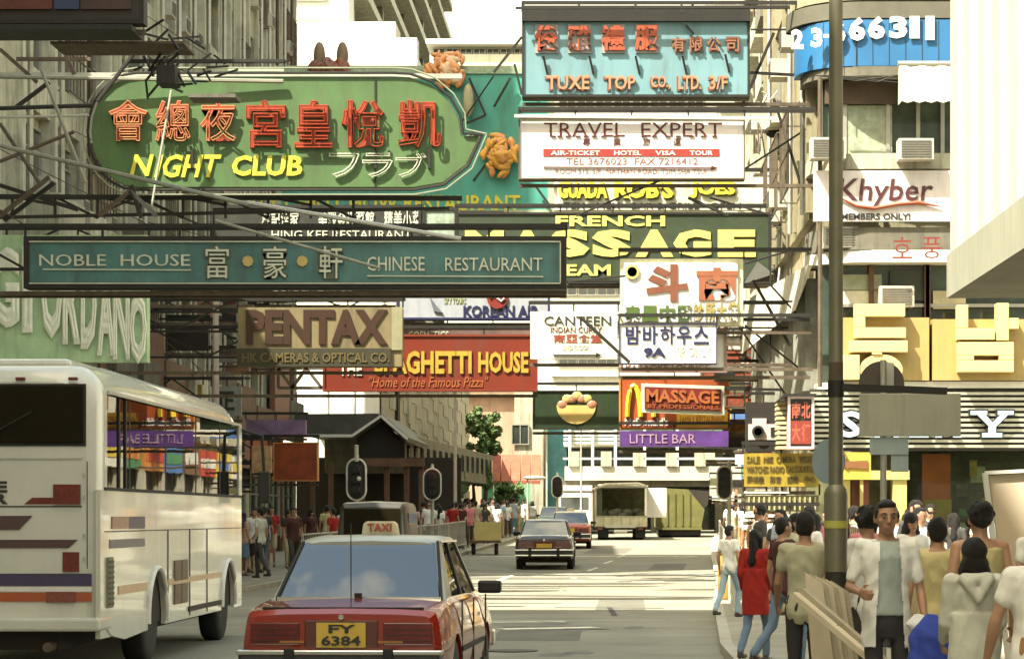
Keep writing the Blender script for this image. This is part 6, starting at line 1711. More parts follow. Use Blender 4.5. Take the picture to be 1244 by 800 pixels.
tl1 = traffic_light(433, 557, 607, 23, 66, 'traffic light with a big white-rimmed oval board, under the pavilion gable', 0)
part('pole_top', MB().lathe([(.055, P(0, 560, 65.7).z), (.055, P(0, 541, 65.7).z), (.075, P(0, 541, 65.7).z), (.02, P(0, 540, 65.7).z)], (P(433, 0, 65.7).x, 65.7, 0), n=12), M('traffic_pole', (.5, .48, .4)), tl1)
part('centre_lamp', MB().ell(P(436, 581, 65.6), (.06, .03, .06), 8, 6), s_white, tl1)
traffic_light(525, 569, 607, 21, 80, 'traffic light with a white-rimmed oval board, among the left-hand crowd below the stone wall', 0, True)
traffic_light(677, 578, 604, 13, 98, 'small distant traffic light left of the loaded lorry')
traffic_light(880, 566, 606, 17, 64, 'traffic light on the right kerb among the railings and shop boards', 6)


def mast(label, px, py, D, r0=.07, arm=None):
    g = zg(D) + .12; x = P(px, 0, D).x; top = P(0, py, D).z
    r = root('lamp_standard', label, 'lamp post', (x, D, g))
    part('shaft', MB().lathe([(r0 * 1.4, g), (r0 * 1.4, g + 1.2), (r0, g + 1.3), (r0 * .7, top)], (x, D, 0), n=12), M('mast_grey', (.42, .36, .3), .6, dirt=.3), r, smooth=40)
    part('lantern', MB().ell((x + .3, D, top), (.5, .25, .1), 10, 6), galv, r, smooth=60)
    return r


mast('tall grey-pink lamp post rising through the shop boards above the coach', 262, 330, 60, .1)
mast('thin lamp post in front of the pale stone wall', 553, 470, 92, .07)
mast('thin mast at the far end near the flyover', 706, 520, 124, .05)
mast('thin pole on the far left pavement near the green netting', 641, 580, 104, .04)

# guard railings on the right kerb and the left pavement
rail_m = M('railing_white', (.62, .6, .52), .5, dirt=.3)
RM = {}


def railing(x0, y0, x1, y1, label, group, mat=None):
    mat = mat or rail_m
    L = math.hypot(x1 - x0, y1 - y0); k = (round(L, 1), mat.name)
    if k not in RM:
        RM[k] = (MB().tube([(0, 0, 0), (0, 0, 1.05)], .03, 6).mesh('post', mat), MB().tube([(0, 0, 1.02), (L, 0, 1.02)], .025, 6).mesh('rail', mat), MB().tube([(0, 0, .2), (0, 0, 1.0)], .012, 5).mesh('baluster', mat))
    r = root('guard_railing', label, 'railing', (x0, y0, zg(y0) + .12), math.atan2(y1 - y0, x1 - x0), group)
    r.rotation_euler.y = -math.atan2(zg(y1) - zg(y0), L)
    for x in (0, L): link('post', RM[k][0], r, (x, 0, 0))
    link('rail', RM[k][1], r); link('rail', RM[k][1], r, (0, 0, -.82))
    n = int(L / .16)
    for i in range(1, n): link('baluster', RM[k][2], r, (L * i / n, 0, 0))
    return r


for i in range(7):
    y0 = 39 + i * 2.7; railing(interp(RK, y0) + .3, y0, interp(RK, y0 + 2.5) + .3, y0 + 2.5, ['first','second','third','fourth','fifth','sixth','seventh','eighth','ninth'][i] + ' white guard railing panel from the crossing along the right kerb', 'guard railings on the right kerb')
for i in range(8):
    y0 = 66 + i * 3; railing(interp(RK, y0) + .3, y0, interp(RK, y0 + 2.8) + .3, y0 + 2.8, ['first','second','third','fourth','fifth','sixth','seventh','eighth','ninth'][i] + ' distant guard railing panel beyond the stop line, right kerb', 'far guard railings on the right kerb')
for i in range(9):
    y0 = 62 + i * 3; railing(interp(LK, y0) - .3, y0, interp(LK, y0 + 2.8) - .3, y0 + 2.8, ['first','second','third','fourth','fifth','sixth','seventh','eighth','ninth'][i] + ' grey guard railing panel along the left kerb, counted from the coach', 'guard railings on the left kerb', galv)

# orange-brown litter bin at the crossing
bn = P(871, 0, 46); bxr = root('litter_bin', 'ochre litter bin standing by the right kerb railings', 'litter bin', (2.25, 46, .12))
part('drum', MB().lathe([(.2, 0), (.23, .05), (.23, .8), (.2, .85)], (0, 0, 0), n=18), M('bin_ochre', (.35, .2, .03), .6, dirt=.3), bxr, smooth=40, world=False)
part('hood', MB().lathe([(.24, .852), (.24, .9), (.12, 1.02), (.02, 1.05)], (0, 0, 0), n=18), M('bin_ochre_dark', (.2, .11, .02), .6), bxr, smooth=40, world=False)
part('base', MB().lathe([(.21, -.06), (.21, -.001)], (0, 0, 0), n=18), black, bxr, world=False)

# big pale board at the far right
a = P(1196, 0, 21)
wb_ = root('white_board', 'tall pale board with a white edge leaning at the right', 'board', (a.x, 21, .12))
z0, z1 = .12, P(0, 574, 21).z
xl0, xl1 = P(1196, 0, 21).x, P(1243, 0, 21).x
part('panel', MB().prism([(xl0 + .04, z1 - .02), (xl1 + .5, z1 + .02), (xl1 + .9, z0), (P(1236, 0, 21).x, z0)][::-1], 'y', 21, 21.04), M('board_beige', (.6, .5, .36), .8, var=.06, bump=.1), wb_)
part('edge', MB().beam((xl0, 20.98, z1), (P(1236, 0, 21).x - .04, 20.98, z0), .045).beam((xl0, 20.98, z1), (xl1 + .5, 20.98, z1 + .04), .03), white_p, wb_)

# green netting and street trees at mid-left
net = M('green_netting', (.12, .36, .2), .9, var=.4, scale=1.5)
q0, q1 = P(585, 0, 131).x, P(645, 0, 131).x
ng = root('green_hoarding', 'bright green netting hung above the far left crowd', 'netting', (q0, 131, 1))
for i in range(8): part('net_panel', MB().box(q0 + (q1 - q0) * i / 8, q0 + (q1 - q0) * (i + .94) / 8, 131, 131.04, zg(131) + .3, P(0, 584 - 4 * (i % 2), 131).z), net, ng)
tq = M('teal_panel', (.06, .2, .22), .6, var=.4, scale=1)
q0, q1 = P(665, 0, 133).x, P(688, 0, 133).x
solo('teal_hoarding', MB().box(q0, q1, 133, 133.4, 1.4, P(0, 521, 133).z), tq, 'upright blue-green panel beside the flyover end', 'hoarding')

leafm = M('foliage', (.07, .12, .03), .7, var=.7, scale=2.5)
barkm = M('bark', (.09, .065, .045), .9, var=.3)


def tree(label, px, py0, py1, wpx, D, seed, n=900, ls=.22):
    rd = random.Random(seed); g = zg(D) + .1; s = F / D
    c = P(px, (py0 + py1) / 2, D); hz = (py1 - py0) / s / 2; hx = wpx / s / 2
    r = root('street_tree', label, 'tree', (c.x, D, g))
    t = MB().tube([(c.x, D, g), (c.x + .1, D, g + (c.z - g) * .5), (c.x, D, c.z)], [.14, .1, .05], 7)
    for i in range(5):
        a = rd.uniform(0, 6.28); t.tube([(c.x, D, c.z - hz * .5), (c.x + math.cos(a) * hx * .7, D + math.sin(a) * hx * .7, c.z + rd.uniform(-.2, .7) * hz)], [.05, .02], 5)
    part('trunk', t, barkm, r)
    cl = [Vector((c.x + rd.uniform(-.85, .85) * hx, D + rd.uniform(-.7, .7) * hx, c.z + rd.uniform(-.8, .8) * hz)) for _ in range(48)]
    m = MB()
    for i in range(n):
        k = rd.choice(cl); d = Vector((rd.gauss(0, 1), rd.gauss(0, 1), rd.gauss(0, .8))); d = d.normalized() * rd.uniform(.2, 1) ** .5 * hx * .27
        p = k + d; u = Vector((rd.gauss(0, 1), rd.gauss(0, 1), rd.gauss(0, 1))).normalized(); v = u.orthogonal().normalized(); w_ = ls * rd.uniform(.6, 1.3)
        m.add([p - u * w_, p - v * w_ * .5, p + u * w_, p + v * w_ * .5], [(0, 1, 2, 3)])
    o = part('crown', m, leafm, r); o['kind'] = 'stuff'
    return r


tree('leafy tree squeezed between the stone wall and the pink building', 588, 488, 560, 40, 119, 1, 5200, .11)
tree('lower leafy tree over the far left crowd', 574, 556, 596, 46, 116, 2, 4600, .11)
tree('low bushy tree beside the green netting', 618, 586, 612, 34, 124, 3, 3200, .11)
tree('bush-like tree on the far left pavement next to the stone wall', 545, 570, 606, 40, 108, 4, 4200, .1)
# ================================================================ people
skin = M('skin', (.42, .24, .15), .5, var=.12, scale=9)
skin_d = M('skin_tanned', (.36, .2, .12), .5, var=.15, scale=9)
hair_m = M('black_hair', (.013, .01, .008), .55, var=.6, scale=40, bump=.8, spec=.35)
shoe_m = M('dark_shoe', (.03, .025, .02), .5)
eye_m = M('shaded_eye_white', (.26, .22, .18), .3); iris_m = M('iris', (.02, .012, .008), .15); lip_m = M('lips', (.26, .10, .08), .5)  # eye whites toned dark to stand for the shade of the sockets


def remesh(mb, vox, smooth_it=4, fold=0., seed=0., cut=None):
    me = mb.mesh('b', skin)
    o = bpy.data.objects.new('b', me); TMP.collection.objects.link(o)
    m = o.modifiers.new('r', 'REMESH'); m.mode = 'VOXEL'; m.voxel_size = vox
    s = o.modifiers.new('s', 'SMOOTH'); s.factor = .5; s.iterations = smooth_it
    nm = bpy.data.meshes.new_from_object(o.evaluated_get(tmp_dg()))
    bpy.data.objects.remove(o); bpy.data.meshes.remove(me)
    n = len(nm.vertices); v = np.empty(n * 3); nm.vertices.foreach_get('co', v); v = v.reshape(n, 3)
    if fold > 0:
        nr = np.empty(n * 3); nm.vertices.foreach_get('normal', nr); nr = nr.reshape(n, 3)
        x, y, z = v.T
        rg = lambda a: 1 - 2 * np.abs(np.sin(a))
        d = (rg(z * 16 + x * 19 * np.sign(x) + y * 8 + seed + np.sin(x * 9 + z * 5) * 1.3) * .7 + rg(x * 24 - y * 17 + np.sin(z * 11 + seed) * 1.2) * .5 + .2 * np.sin(z * 60 + x * 40))
        d0 = (np.sin(x * 31 + seed * 3 + np.sin(z * 17 + seed) * 2.2) * .5 + np.sin(z * 38 + x * 22 + y * 15 + seed * 5 + np.sin(x * 13) * 1.7) * .35
             + np.sin(z * 71 - x * 47 + y * 31 + seed) * .3 + np.sin(z * 24 + x * 55 + np.sin(y * 20 + z * 9) * 3) * .35 + np.sin(x * 12 - z * 15 + seed * 2) * .6)
        v += nr * (d * fold)[:, None]
        nm.vertices.foreach_set('co', v.ravel())
    if cut is not None:
        bm = bmesh.new(); bm.from_mesh(nm)
        bmesh.ops.delete(bm, geom=[q for q in bm.verts if cut(q.co)], context='VERTS'); bm.to_mesh(nm); bm.free()
    nm.polygons.foreach_set('use_smooth', [True] * len(nm.polygons)); nm.update()
    return nm


def ring_loft(mb, secs, n=16):
    """secs: (z, cx, cy, rx, ry) up the body"""
    rings = []
    for (z, cx, cy, rx, ry) in secs:
        rings.append([(cx + rx * math.cos(2 * math.pi * k / n), cy + ry * math.sin(2 * math.pi * k / n) * (1 if math.sin(2 * math.pi * k / n) > 0 else 1), z) for k in range(n)])
    return mb.loft(rings)


def figure(H=1.7, arms=None, legs=None, vox=.014, hair='short', top=('tee', .3), bottom='trousers', female=False, bulk=1.0, lean=0., hands=True, face=False, head_turn=0., seed=1., bag=None, long_sleeve=False):
    """returns [(part name, mesh, role)] in metres; faces +y, feet at the origin"""
    k = H / 1.72
    V = lambda x, y, z: Vector((x * k, (y + lean * max(0, z - .95)) * k, z * k))
    bulk *= .93; B = bulk * k; sh = .155 if female else .168
    arms = arms or [((.06, -.03, -.29), (.03, .08, -.25)), ((.06, -.03, -.29), (.03, .08, -.25))]
    legs = legs or [((.0, .03, -.43), (.0, -.04, -.42)), ((.0, .03, -.43), (.0, -.04, -.42))]
    out = []
    b = MB()
    # trunk
    def torso(mb, e, z0=.82, z1=1.46):
        S = [(.80, 0, -.0, .13, .09), (.88, 0, -.01, .165, .115), (.95, 0, -.01, .165, .115), (1.05, 0, .0, .14, .10), (1.14, 0, .0, .138, .10), (1.25, 0, .0, .158, .112), (1.34, 0, .0, .172, .115), (1.41, 0, -.01, .165, .1), (1.45, 0, -.015, .12, .075), (1.475, 0, -.02, .065, .06)]
        if female: S = [(z, x, y, rx * (.9 if z > 1.0 else 1.0), ry * (1.05 if 1.2 < z < 1.35 else .95)) for (z, x, y, rx, ry) in S]
        S = [(z * k, x, (y + lean * max(0, z - .95)) * k, (rx * bulk + e) * k, (ry * bulk + e) * k) for (z, x, y, rx, ry) in S if z0 <= z <= z1]
        ring_loft(mb, S)
    torso(b, -.006, .8, 1.5)
    J = {}
    for i, s in enumerate((1, -1)):
        sp = V(s * sh, -.012, 1.415); e = sp + Vector((arms[i][0][0] * s, arms[i][0][1], arms[i][0][2])) * k; w_ = e + Vector((arms[i][1][0] * s, arms[i][1][1], arms[i][1][2])) * k
        hp = V(s * .088, 0, .90); kn = hp + Vector((legs[i][0][0] * s, legs[i][0][1], legs[i][0][2])) * k; an = kn + Vector((legs[i][1][0] * s, legs[i][1][1], legs[i][1][2])) * k
        J[s] = (sp, e, w_, hp, kn, an)
        b.cap(V(s * .1, -.012, 1.42), sp, .055 * B, .049 * B); b.cap(sp, e, .047 * B, .037 * B); b.cap(e, e + (w_ - e) * .3, .039 * B, .04 * B); b.cap(e + (w_ - e) * .3, w_, .04 * B, .025 * B)
        b.cap(hp, kn, .083 * B, .055 * B); b.cap(kn, kn + (an - kn) * .35, .052 * B, .056 * B); b.cap(kn + (an - kn) * .35, an, .056 * B, .036 * B)
        # hand: palm, four fingers, thumb
        if hands:
            d = (w_ - e).normalized(); side = d.cross(Vector((s * 1.0, 0.15, 0))).normalized()
            nrm = side.cross(d).normalized()
            if nrm.x * s > 0: nrm = -nrm      # the palm faces the body
            across = d.cross(nrm).normalized()
            if across.y < 0: across = -across     # towards the thumb side
            pc = w_ + d * .075 * k
            b.cap(w_ + d * .01 * k, pc, .026 * k, .034 * k, 10, (1, 1)) if False else b.cap(w_ + d * .005 * k, w_ + d * .02 * k, .026 * k, .026 * k)
            for q in (-.026, -.009, .009, .026): b.cap(w_ + d * .02 * k + across * q * .6 * k, w_ + d * .085 * k + across * q * k, .0145 * k, .0125 * k, 8)
            curl = .55 if not face else .75
            for q, ln in zip((-.029, -.010, .010, .029), (.055, .068, .075, .066)):
                p0 = w_ + d * .085 * k + across * q * 1.06 * k; a_ = curl * .6; d1 = (d * math.cos(a_) + nrm * math.sin(a_)); p1 = p0 + d1 * ln * .52 * k
                a_ = curl * 1.7; d2 = (d * math.cos(a_) + nrm * math.sin(a_)); p2 = p1 + d2 * ln * .5 * k
                b.cap(p0, p1, .0098 * k, .0085 * k, 8); b.cap(p1, p2, .0085 * k, .0072 * k, 8)
            t0 = w_ + d * .03 * k + across * .024 * k; t1 = t0 + (d * .55 + across * .75 + nrm * .35).normalized() * .042 * k; t2 = t1 + (d * .9 + across * .15 + nrm * .35).normalized() * .034 * k
            b.cap(t0, t1, .0135 * k, .0105 * k, 8); b.cap(t1, t2, .0105 * k, .0085 * k, 8)
        # foot inside the shoe
        b.cap(an, an + Vector((0, .1, -.045)) * k, .034 * k, .03 * k)
    # neck and head
    nk = V(0, -.02, 1.45); hc = V(0, .005, 1.60)
    Rm = Matrix.Rotation(head_turn, 3, 'Z')
    Hh = lambda x, y, z: hc + Rm @ Vector((x, y, z)) * k
    b.cap(nk, hc + Vector((0, -.02, -.05)) * k, .056 * k, .052 * k)
    b.ell(Hh(0, -.005, .022), (.076 * k, .094 * k, .098 * k), 18, 14, Rm)
    b.ell(Hh(0, .018, -.045), (.056 * k, .066 * k, .072 * k), 14, 10, Rm)
    b.ell(Hh(0, .052, -.092), (.026 * k, .024 * k, .02 * k), 10, 8, Rm)
    if face or vox < .013:
        b.cap(Hh(0, .086, .012), Hh(0, .104, -.026), .009 * k, .0135 * k, 8)
        for s in (1, -1):
            b.ell(Hh(s * .012, .094, -.03), (.009 * k, .011 * k, .008 * k), 8, 6, Rm)
            b.ell(Hh(s * .045, .055, -.018), (.024 * k, .022 * k, .02 * k), 8, 6, Rm)
            b.cap(Hh(s * .018, .084, .03), Hh(s * .052, .07, .026), .009 * k, .008 * k, 8)
        b.cap(Hh(-.02, .078, -.057), Hh(.02, .078, -.057), .0105 * k, .0105 * k, 8)
        b.cap(Hh(-.014, .078, -.071), Hh(.014, .078, -.071), .0095 * k, .0095 * k, 8)
    for s in (1, -1): b.ell(Hh(s * .078, -.008, -.008), (.011 * k, .02 * k, .032 * k), 8, 6, Rm)
    out.append(('body', remesh(b, vox * k, 3), 'skin'))
    if face:
        for s in (1, -1):
            out.append(('eye', MB().ell(Hh(s * .032, .0785, .004), (.0135 * k, .0085 * k, .0068 * k), 10, 8, Rm).mesh('eye', eye_m), 'eye'))
            out.append(('iris', MB().ell(Hh(s * .032, .0855, .004), (.0062 * k, .003 * k, .0062 * k), 10, 6, Rm).mesh('iris', iris_m), 'iris'))
            out.append(('eyebrow', MB().tube([Hh(s * .014, .096, .026), Hh(s * .032, .0945, .032), Hh(s * .054, .081, .027)], [.0035 * k, .0045 * k, .002 * k], 6).mesh('eyebrow', hair_m), 'brow'))
        out.append(('mouth', MB().ell(Hh(0, .0885, -.064), (.024 * k, .006 * k, .0065 * k), 12, 6, Rm).mesh('mouth', lip_m), 'lip'))
    elif vox > .02:
        out.append(('eye', MB().ell(Hh(.032, .08, .006), (.016 * k, .007 * k, .007 * k), 8, 6, Rm).ell(Hh(-.032, .08, .006), (.016 * k, .007 * k, .007 * k), 8, 6, Rm).mesh('eye', iris_m), 'iris'))
        out.append(('mouth', MB().ell(Hh(0, .082, -.062), (.022 * k, .008 * k, .006 * k), 8, 6, Rm).mesh('mouth', lip_m), 'lip'))
    # hair
    h = MB()
    if hair == 'short':
        h.ell(Hh(0, -.022, .04), (.084 * k, .094 * k, .092 * k), 16, 12, Rm); h.ell(Hh(0, -.05, .0), (.078 * k, .062 * k, .085 * k), 14, 10, Rm); h.ell(Hh(.0, .03, .088), (.07 * k, .06 * k, .034 * k), 12, 8, Rm)
        for s in (1, -1): h.cap(Hh(s * .074, .01, .04), Hh(s * .076, .012, .005), .012 * k, .008 * k, 8)
    elif hair == 'bob':
        h.ell(Hh(0, -.018, .035), (.094 * k, .108 * k, .1 * k), 16, 12, Rm); h.ell(Hh(0, -.035, -.06), (.106 * k, .09 * k, .09 * k), 16, 12, Rm); h.cap(Hh(-.07, -.03, -.11), Hh(.07, -.03, -.11), .05 * k, .05 * k)
    elif hair == 'long':
        h.ell(Hh(0, -.018, .035), (.09 * k, .104 * k, .096 * k), 16, 12, Rm); h.cap(Hh(0, -.05, .0), Hh(0, -.085, -.30), .088 * k, .08 * k, 12, (1, .75)); h.cap(Hh(-.035, -.085, -.30), Hh(-.02, -.09, -.40), .055 * k, .03 * k); h.cap(Hh(.035, -.085, -.28), Hh(.03, -.09, -.37), .05 * k, .03 * k)
        for s in (1, -1): h.cap(Hh(s * .07, -.0, .02), Hh(s * .08, .0, -.14), .035 * k, .025 * k)
    elif hair == 'curly':
        rd = random.Random(int(seed * 10))
        for _ in range(40):
            u = Vector((rd.gauss(0, 1), rd.gauss(-.4, 1), rd.gauss(.5, .8))).normalized()
            h.ell(Hh(u.x * .085, -.02 + u.y * .09, .03 + u.z * .095), (.032 * k,) * 3, 8, 6)
        h.ell(Hh(0, -.03, .03), (.088 * k, .09 * k, .1 * k), 14, 10)
    hv = remesh(h, max(.008, vox * .8) * k, 2, .0055 * k, seed) if hair else None
    if hv: out.append(('hair', hv, 'hair'))
    # shirt
    kind, ln = top
    cz = {'tee': .80, 'open': .74, 'tank': .80, 'hoodie': .70, 'long': .60}[kind]
    t = MB()
    torso(t, .015 if kind != 'open' else .034, max(.8, cz), 1.455 if kind != 'tank' else 1.42)
    if cz < .8:
        o_ = .035 if kind in ('hoodie', 'long') else .035
        ring_loft(t, [(cz * k, 0, 0, (.175 + o_) * B, (.12 + o_) * B), (.95 * k, 0, 0, (.165 + o_) * B, (.118 + o_) * B), (1.2 * k, 0, lean * .2, (.15 + o_ * .8) * B, (.11 + o_ * .8) * B)])
    if kind != 'tank':
        for s in (1, -1):
            sp, e, w_ = J[s][:3]
            t.cap(V(s * .09, -.012, 1.415), sp, .069 * B, .064 * B)
            if long_sleeve: t.cap(sp, e, .073 * B, .058 * B); t.cap(e, e + (w_ - e) * .9, .058 * B, .046 * B)
            else: t.cap(sp, sp + (e - sp) * (.5 if kind != 'open' else .72), .061 * B, .060 * B)
    if kind == 'hoodie':
        t.cap(V(-.08, -.1, 1.44), V(.08, -.1, 1.44), .05 * k, .05 * k); t.cap(V(-.07, -.12, 1.42), V(0, -.14, 1.30), .045 * k, .035 * k); t.cap(V(.07, -.12, 1.42), V(0, -.14, 1.30), .045 * k, .035 * k)
    cut = None
    if kind == 'open': cut = lambda c: c.y > .0 and abs(c.x + .012) < (.055 + max(0, 1.5 * k - c.z) * .05) and c.z < 1.47 * k
    out.append(('shirt', remesh(t, max(.012, vox) * k, 2, .0055 * k, seed, cut), 'top'))
    if kind == 'open':
        u = MB(); torso(u, .024, .95, 1.46); out.append(('undershirt', remesh(u, .012, 2, .0025, seed + 2), 'under'))
    # lower garment
    q = MB()
    torso(q, .013 if kind == 'open' else .01, .8, 1.06)
    for s in (1, -1):
        hp, kn, an = J[s][3:]
        if bottom == 'trousers': q.cap(hp, kn, .092 * B, .066 * B); q.cap(kn, an + Vector((0, 0, .03 * k)), .065 * B, .056 * B)
        elif bottom == 'shorts': q.cap(hp, hp + (kn - hp) * .85, .1 * B, .088 * B)
    if bottom == 'skirt': ring_loft(q, [(.48 * k, 0, 0, .2 * B, .16 * B), (.75 * k, 0, 0, .19 * B, .145 * B), (.9 * k, 0, 0, .18 * B, .13 * B)])
    out.append(('trousers' if bottom == 'trousers' else bottom, remesh(q, max(.013, vox) * k, 2, .0035 * k, seed + 1), 'bottom'))
    for s in (1, -1):
        an = J[s][5]; m = MB()
        m.cap(an + Vector((0, -.03, -.045)) * k, an + Vector((0, .14, -.05)) * k, .038 * k, .034 * k, 10); m.cap(an + Vector((0, -.01, -.01)) * k, an + Vector((0, .05, -.04)) * k, .043 * k, .036 * k)
        out.append(('shoe', remesh(m, .014, 1), 'shoe'))
    return out


def place(fig, name, label, loc, yaw, cols, group=None):
    r = root('person', label, 'person', loc, yaw, group)
    for nm, me, role in fig:
        o = link(nm, me, r)
        m = cols.get(role) or {'skin': skin, 'hair': hair_m, 'shoe': shoe_m, 'eye': eye_m, 'iris': iris_m, 'brow': hair_m, 'lip': lip_m}.get(role)
        if not me.materials: me.materials.append(m)
        o.material_slots[0].link = 'OBJECT'; o.material_slots[0].material = m
    return r


def cloth(n, c, **k): return M('cloth_' + n, c, .85, var=.1, scale=12, bump=.1, **k)


white_c = cloth('white', (.8, .8, .76)); tee_c = cloth('offwhite', (.36, .41, .38)); navy_c = cloth('navy_black', (.03, .027, .03)); red_c = cloth('red', (.33, .015, .01)); jean = cloth('denim', (.13, .2, .30)); jean2 = cloth('pale_denim', (.3, .42, .5))
olive_c = cloth('olive_cream', (.42, .41, .28)); maroon_c = cloth('maroon', (.07, .02, .018)); yellow_c = cloth('pale_yellow', (.55, .48, .24)); khaki_c = cloth('khaki', (.4, .33, .2)); blue_c = cloth('light_blue', (.3, .45, .6)); grey_c = cloth('pale_grey_green', (.55, .56, .48)); dark_c = cloth('charcoal', (.05, .045, .04)); pink_c = cloth('pink', (.6, .2, .22)); brown_c = cloth('tan_brown', (.32, .17, .07))
ZP = .12
HANG = ((.06, -.02, -.29), (.03, .09, -.25))


def striped(n, c1, c2, sc=14., direction='Z'):
    m = cloth(n, c1); t = m.node_tree; b = t.nodes['Principled BSDF']
    w_ = t.nodes.new('ShaderNodeTexWave'); w_.bands_direction = direction; w_.inputs['Scale'].default_value = sc; w_.inputs['Distortion'].default_value = .6
    mx_ = t.nodes.new('ShaderNodeMix'); mx_.data_type = 'RGBA'; co = t.nodes.new('ShaderNodeTexCoord')
    src = b.inputs['Base Color'].links[0].from_socket
    rp = t.nodes.new('ShaderNodeMapRange'); rp.inputs[1].default_value = .45; rp.inputs[2].default_value = .6
    t.links.new(co.outputs['Object'], w_.inputs['Vector']); t.links.new(w_.outputs[1], rp.inputs[0]); t.links.new(rp.outputs[0], mx_.inputs[0]); t.links.new(src, mx_.inputs[6]); mx_.inputs[7].default_value = (*c2, 1)
    t.links.new(mx_.outputs[2], b.inputs['Base Color'])
    return m


def at(px, D, g=None): return (P(px, 0, D).x, D, (zg(D) + ZP) if g is None else g)


# the ground under each person is found from the head: head top = camera height - (py - 628) / s
def hgt(py, D): return CAMH - (py - VY) * D / F - zg(D) - ZP


D = 15.7
f = figure(H=hgt(607, D), arms=[((.075, -.04, -.275), (-.05, .22, -.03)), ((.06, .0, -.29), (.02, .12, -.23))], vox=.0085, hair='short', top=('open', .3), face=True, head_turn=R(4), bulk=.88, seed=1.3)
place(f, 'person', 'man facing the camera in an open white shirt over a pale tee, dark trousers', at(1077, D), R(180), {'top': white_c, 'under': tee_c, 'bottom': navy_c, 'skin': skin_d})
D = 26.5
f = figure(H=hgt(643, D), arms=[((.05, .0, -.28), (.0, .12, -.2)), ((.05, -.03, -.28), (.0, .12, -.22))], legs=[((.0, .16, -.42), (.0, -.02, -.43)), ((.0, -.06, -.43), (.0, -.22, -.36))], vox=.012, hair='long', top=('long', .3), female=True, long_sleeve=True, seed=2.1, bulk=1.0)
place(f, 'person', 'woman in a loose red top and jeans with long dark hair, walking away', at(918, D), R(-28), {'top': red_c, 'bottom': jean})
D = 25.2
f = figure(H=hgt(628, D), legs=[((.0, .2, -.4), (.0, -.02, -.43)), ((.0, -.1, -.42), (.0, -.25, -.34))], vox=.012, hair='short', top=('tee', .3), seed=3.2)
place(f, 'person', 'person in a dark maroon top and jeans between the red top and the lamp post', at(952, D), R(-60), {'top': maroon_c, 'bottom': jean})
D = 18.6
f = figure(H=hgt(622, D), arms=[((.05, .06, -.28), (-.02, .2, -.16)), ((.06, .05, -.28), (.02, .2, -.17))], vox=.011, hair='short', top=('tee', .3), seed=4.4, lean=.03)
place(f, 'person', 'man in an olive cream tee and dark trousers holding the stacked boards', at(978, D), R(-8), {'top': olive_c, 'bottom': navy_c, 'skin': skin_d})
D = 18.8
f = figure(H=hgt(616, D), vox=.013, hair='curly', top=('tee', .3), seed=5.1)
place(f, 'person', 'dark-haired person in white directly behind the man facing the camera', at(1053, D), R(30), {'top': white_c, 'bottom': dark_c})
D = 17.5
f = figure(H=hgt(628, D), arms=[((.08, .08, -.26), (-.1, .22, .06)), HANG], vox=.011, hair='short', top=('tee', .3), bottom='shorts', seed=6.3)
place(f, 'person', 'person seen from behind in a pale yellow shirt and khaki shorts', at(1139, D), R(-6), {'top': yellow_c, 'bottom': khaki_c})
D = 14.2
f = figure(H=hgt(654, D), vox=.011, hair='bob', top=('hoodie', .3), bottom='skirt', female=True, long_sleeve=True, seed=7.7, arms=[((.04, .05, -.28), (-.02, .18, -.14)), ((.04, .05, -.28), (-.02, .18, -.14))], bulk=1.02)
place(f, 'person', 'woman with a dark bob seen from behind in a pale hooded top', at(1183, D), R(4), {'top': grey_c, 'bottom': cloth('print_skirt', (.16, .19, .16))})
D = 16.4
f = figure(H=hgt(611, D), vox=.012, hair='curly', top=('tank', .3), bottom='trousers', seed=8.2, bulk=1.05)
place(f, 'person', 'tall person with curly dark hair and bare shoulders behind the pale hooded woman', at(1190, D), R(10), {'top': yellow_c, 'bottom': khaki_c, 'skin': skin})
D = 13.2
f = figure(H=hgt(640, D), vox=.012, hair='short', top=('tee', .3), bottom='trousers', seed=9.2, arms=[((.1, .0, -.28), (.05, .1, -.22)), ((.1, .02, -.28), (.04, .1, -.24))], bulk=1.15)
place(f, 'person', 'person in a bright white tee cut off by the right edge, tan trousers', at(1262, D), R(0), {'top': cloth('bright_white', (.78, .77, .72)), 'bottom': brown_c, 'skin': skin})
D = 38
f = figure(H=hgt(638, D), legs=[((.0, .18, -.4), (.0, -.05, -.42)), ((.0, -.12, -.42), (.0, -.2, -.36))], vox=.018, hair='short', top=('tee', .3), seed=10.2)
place(f, 'person', 'person in pale blue jeans and a white top crossing left of the red-topped woman', at(886, D), R(-40), {'top': white_c, 'bottom': jean2})

# ---- crowd prototypes, shared meshes with individual clothes
protos = []
for i, (h_, fem, hair_, tp_, bt, lg) in enumerate((
        (1.70, False, 'short', 'tee', 'trousers', [((.0, .18, -.4), (.0, -.03, -.43)), ((.0, -.1, -.42), (.0, -.22, -.36))]),
        (1.66, False, 'short', 'tee', 'trousers', None), (1.58, True, 'bob', 'tee', 'skirt', None), (1.60, True, 'long', 'tee', 'trousers', [((.0, .14, -.41), (.0, -.02, -.43)), ((.0, -.08, -.42), (.0, -.18, -.38))]),
        (1.74, False, 'curly', 'open', 'trousers', None), (1.68, False, 'short', 'tee', 'shorts', [((.0, -.1, -.42), (.0, -.2, -.37)), ((.0, .2, -.4), (.0, -.03, -.43))]))):
    protos.append(figure(H=h_, vox=.024, hair=hair_, top=(tp_, .3), bottom=bt, female=fem, legs=lg, hands=False, seed=i * 1.7))
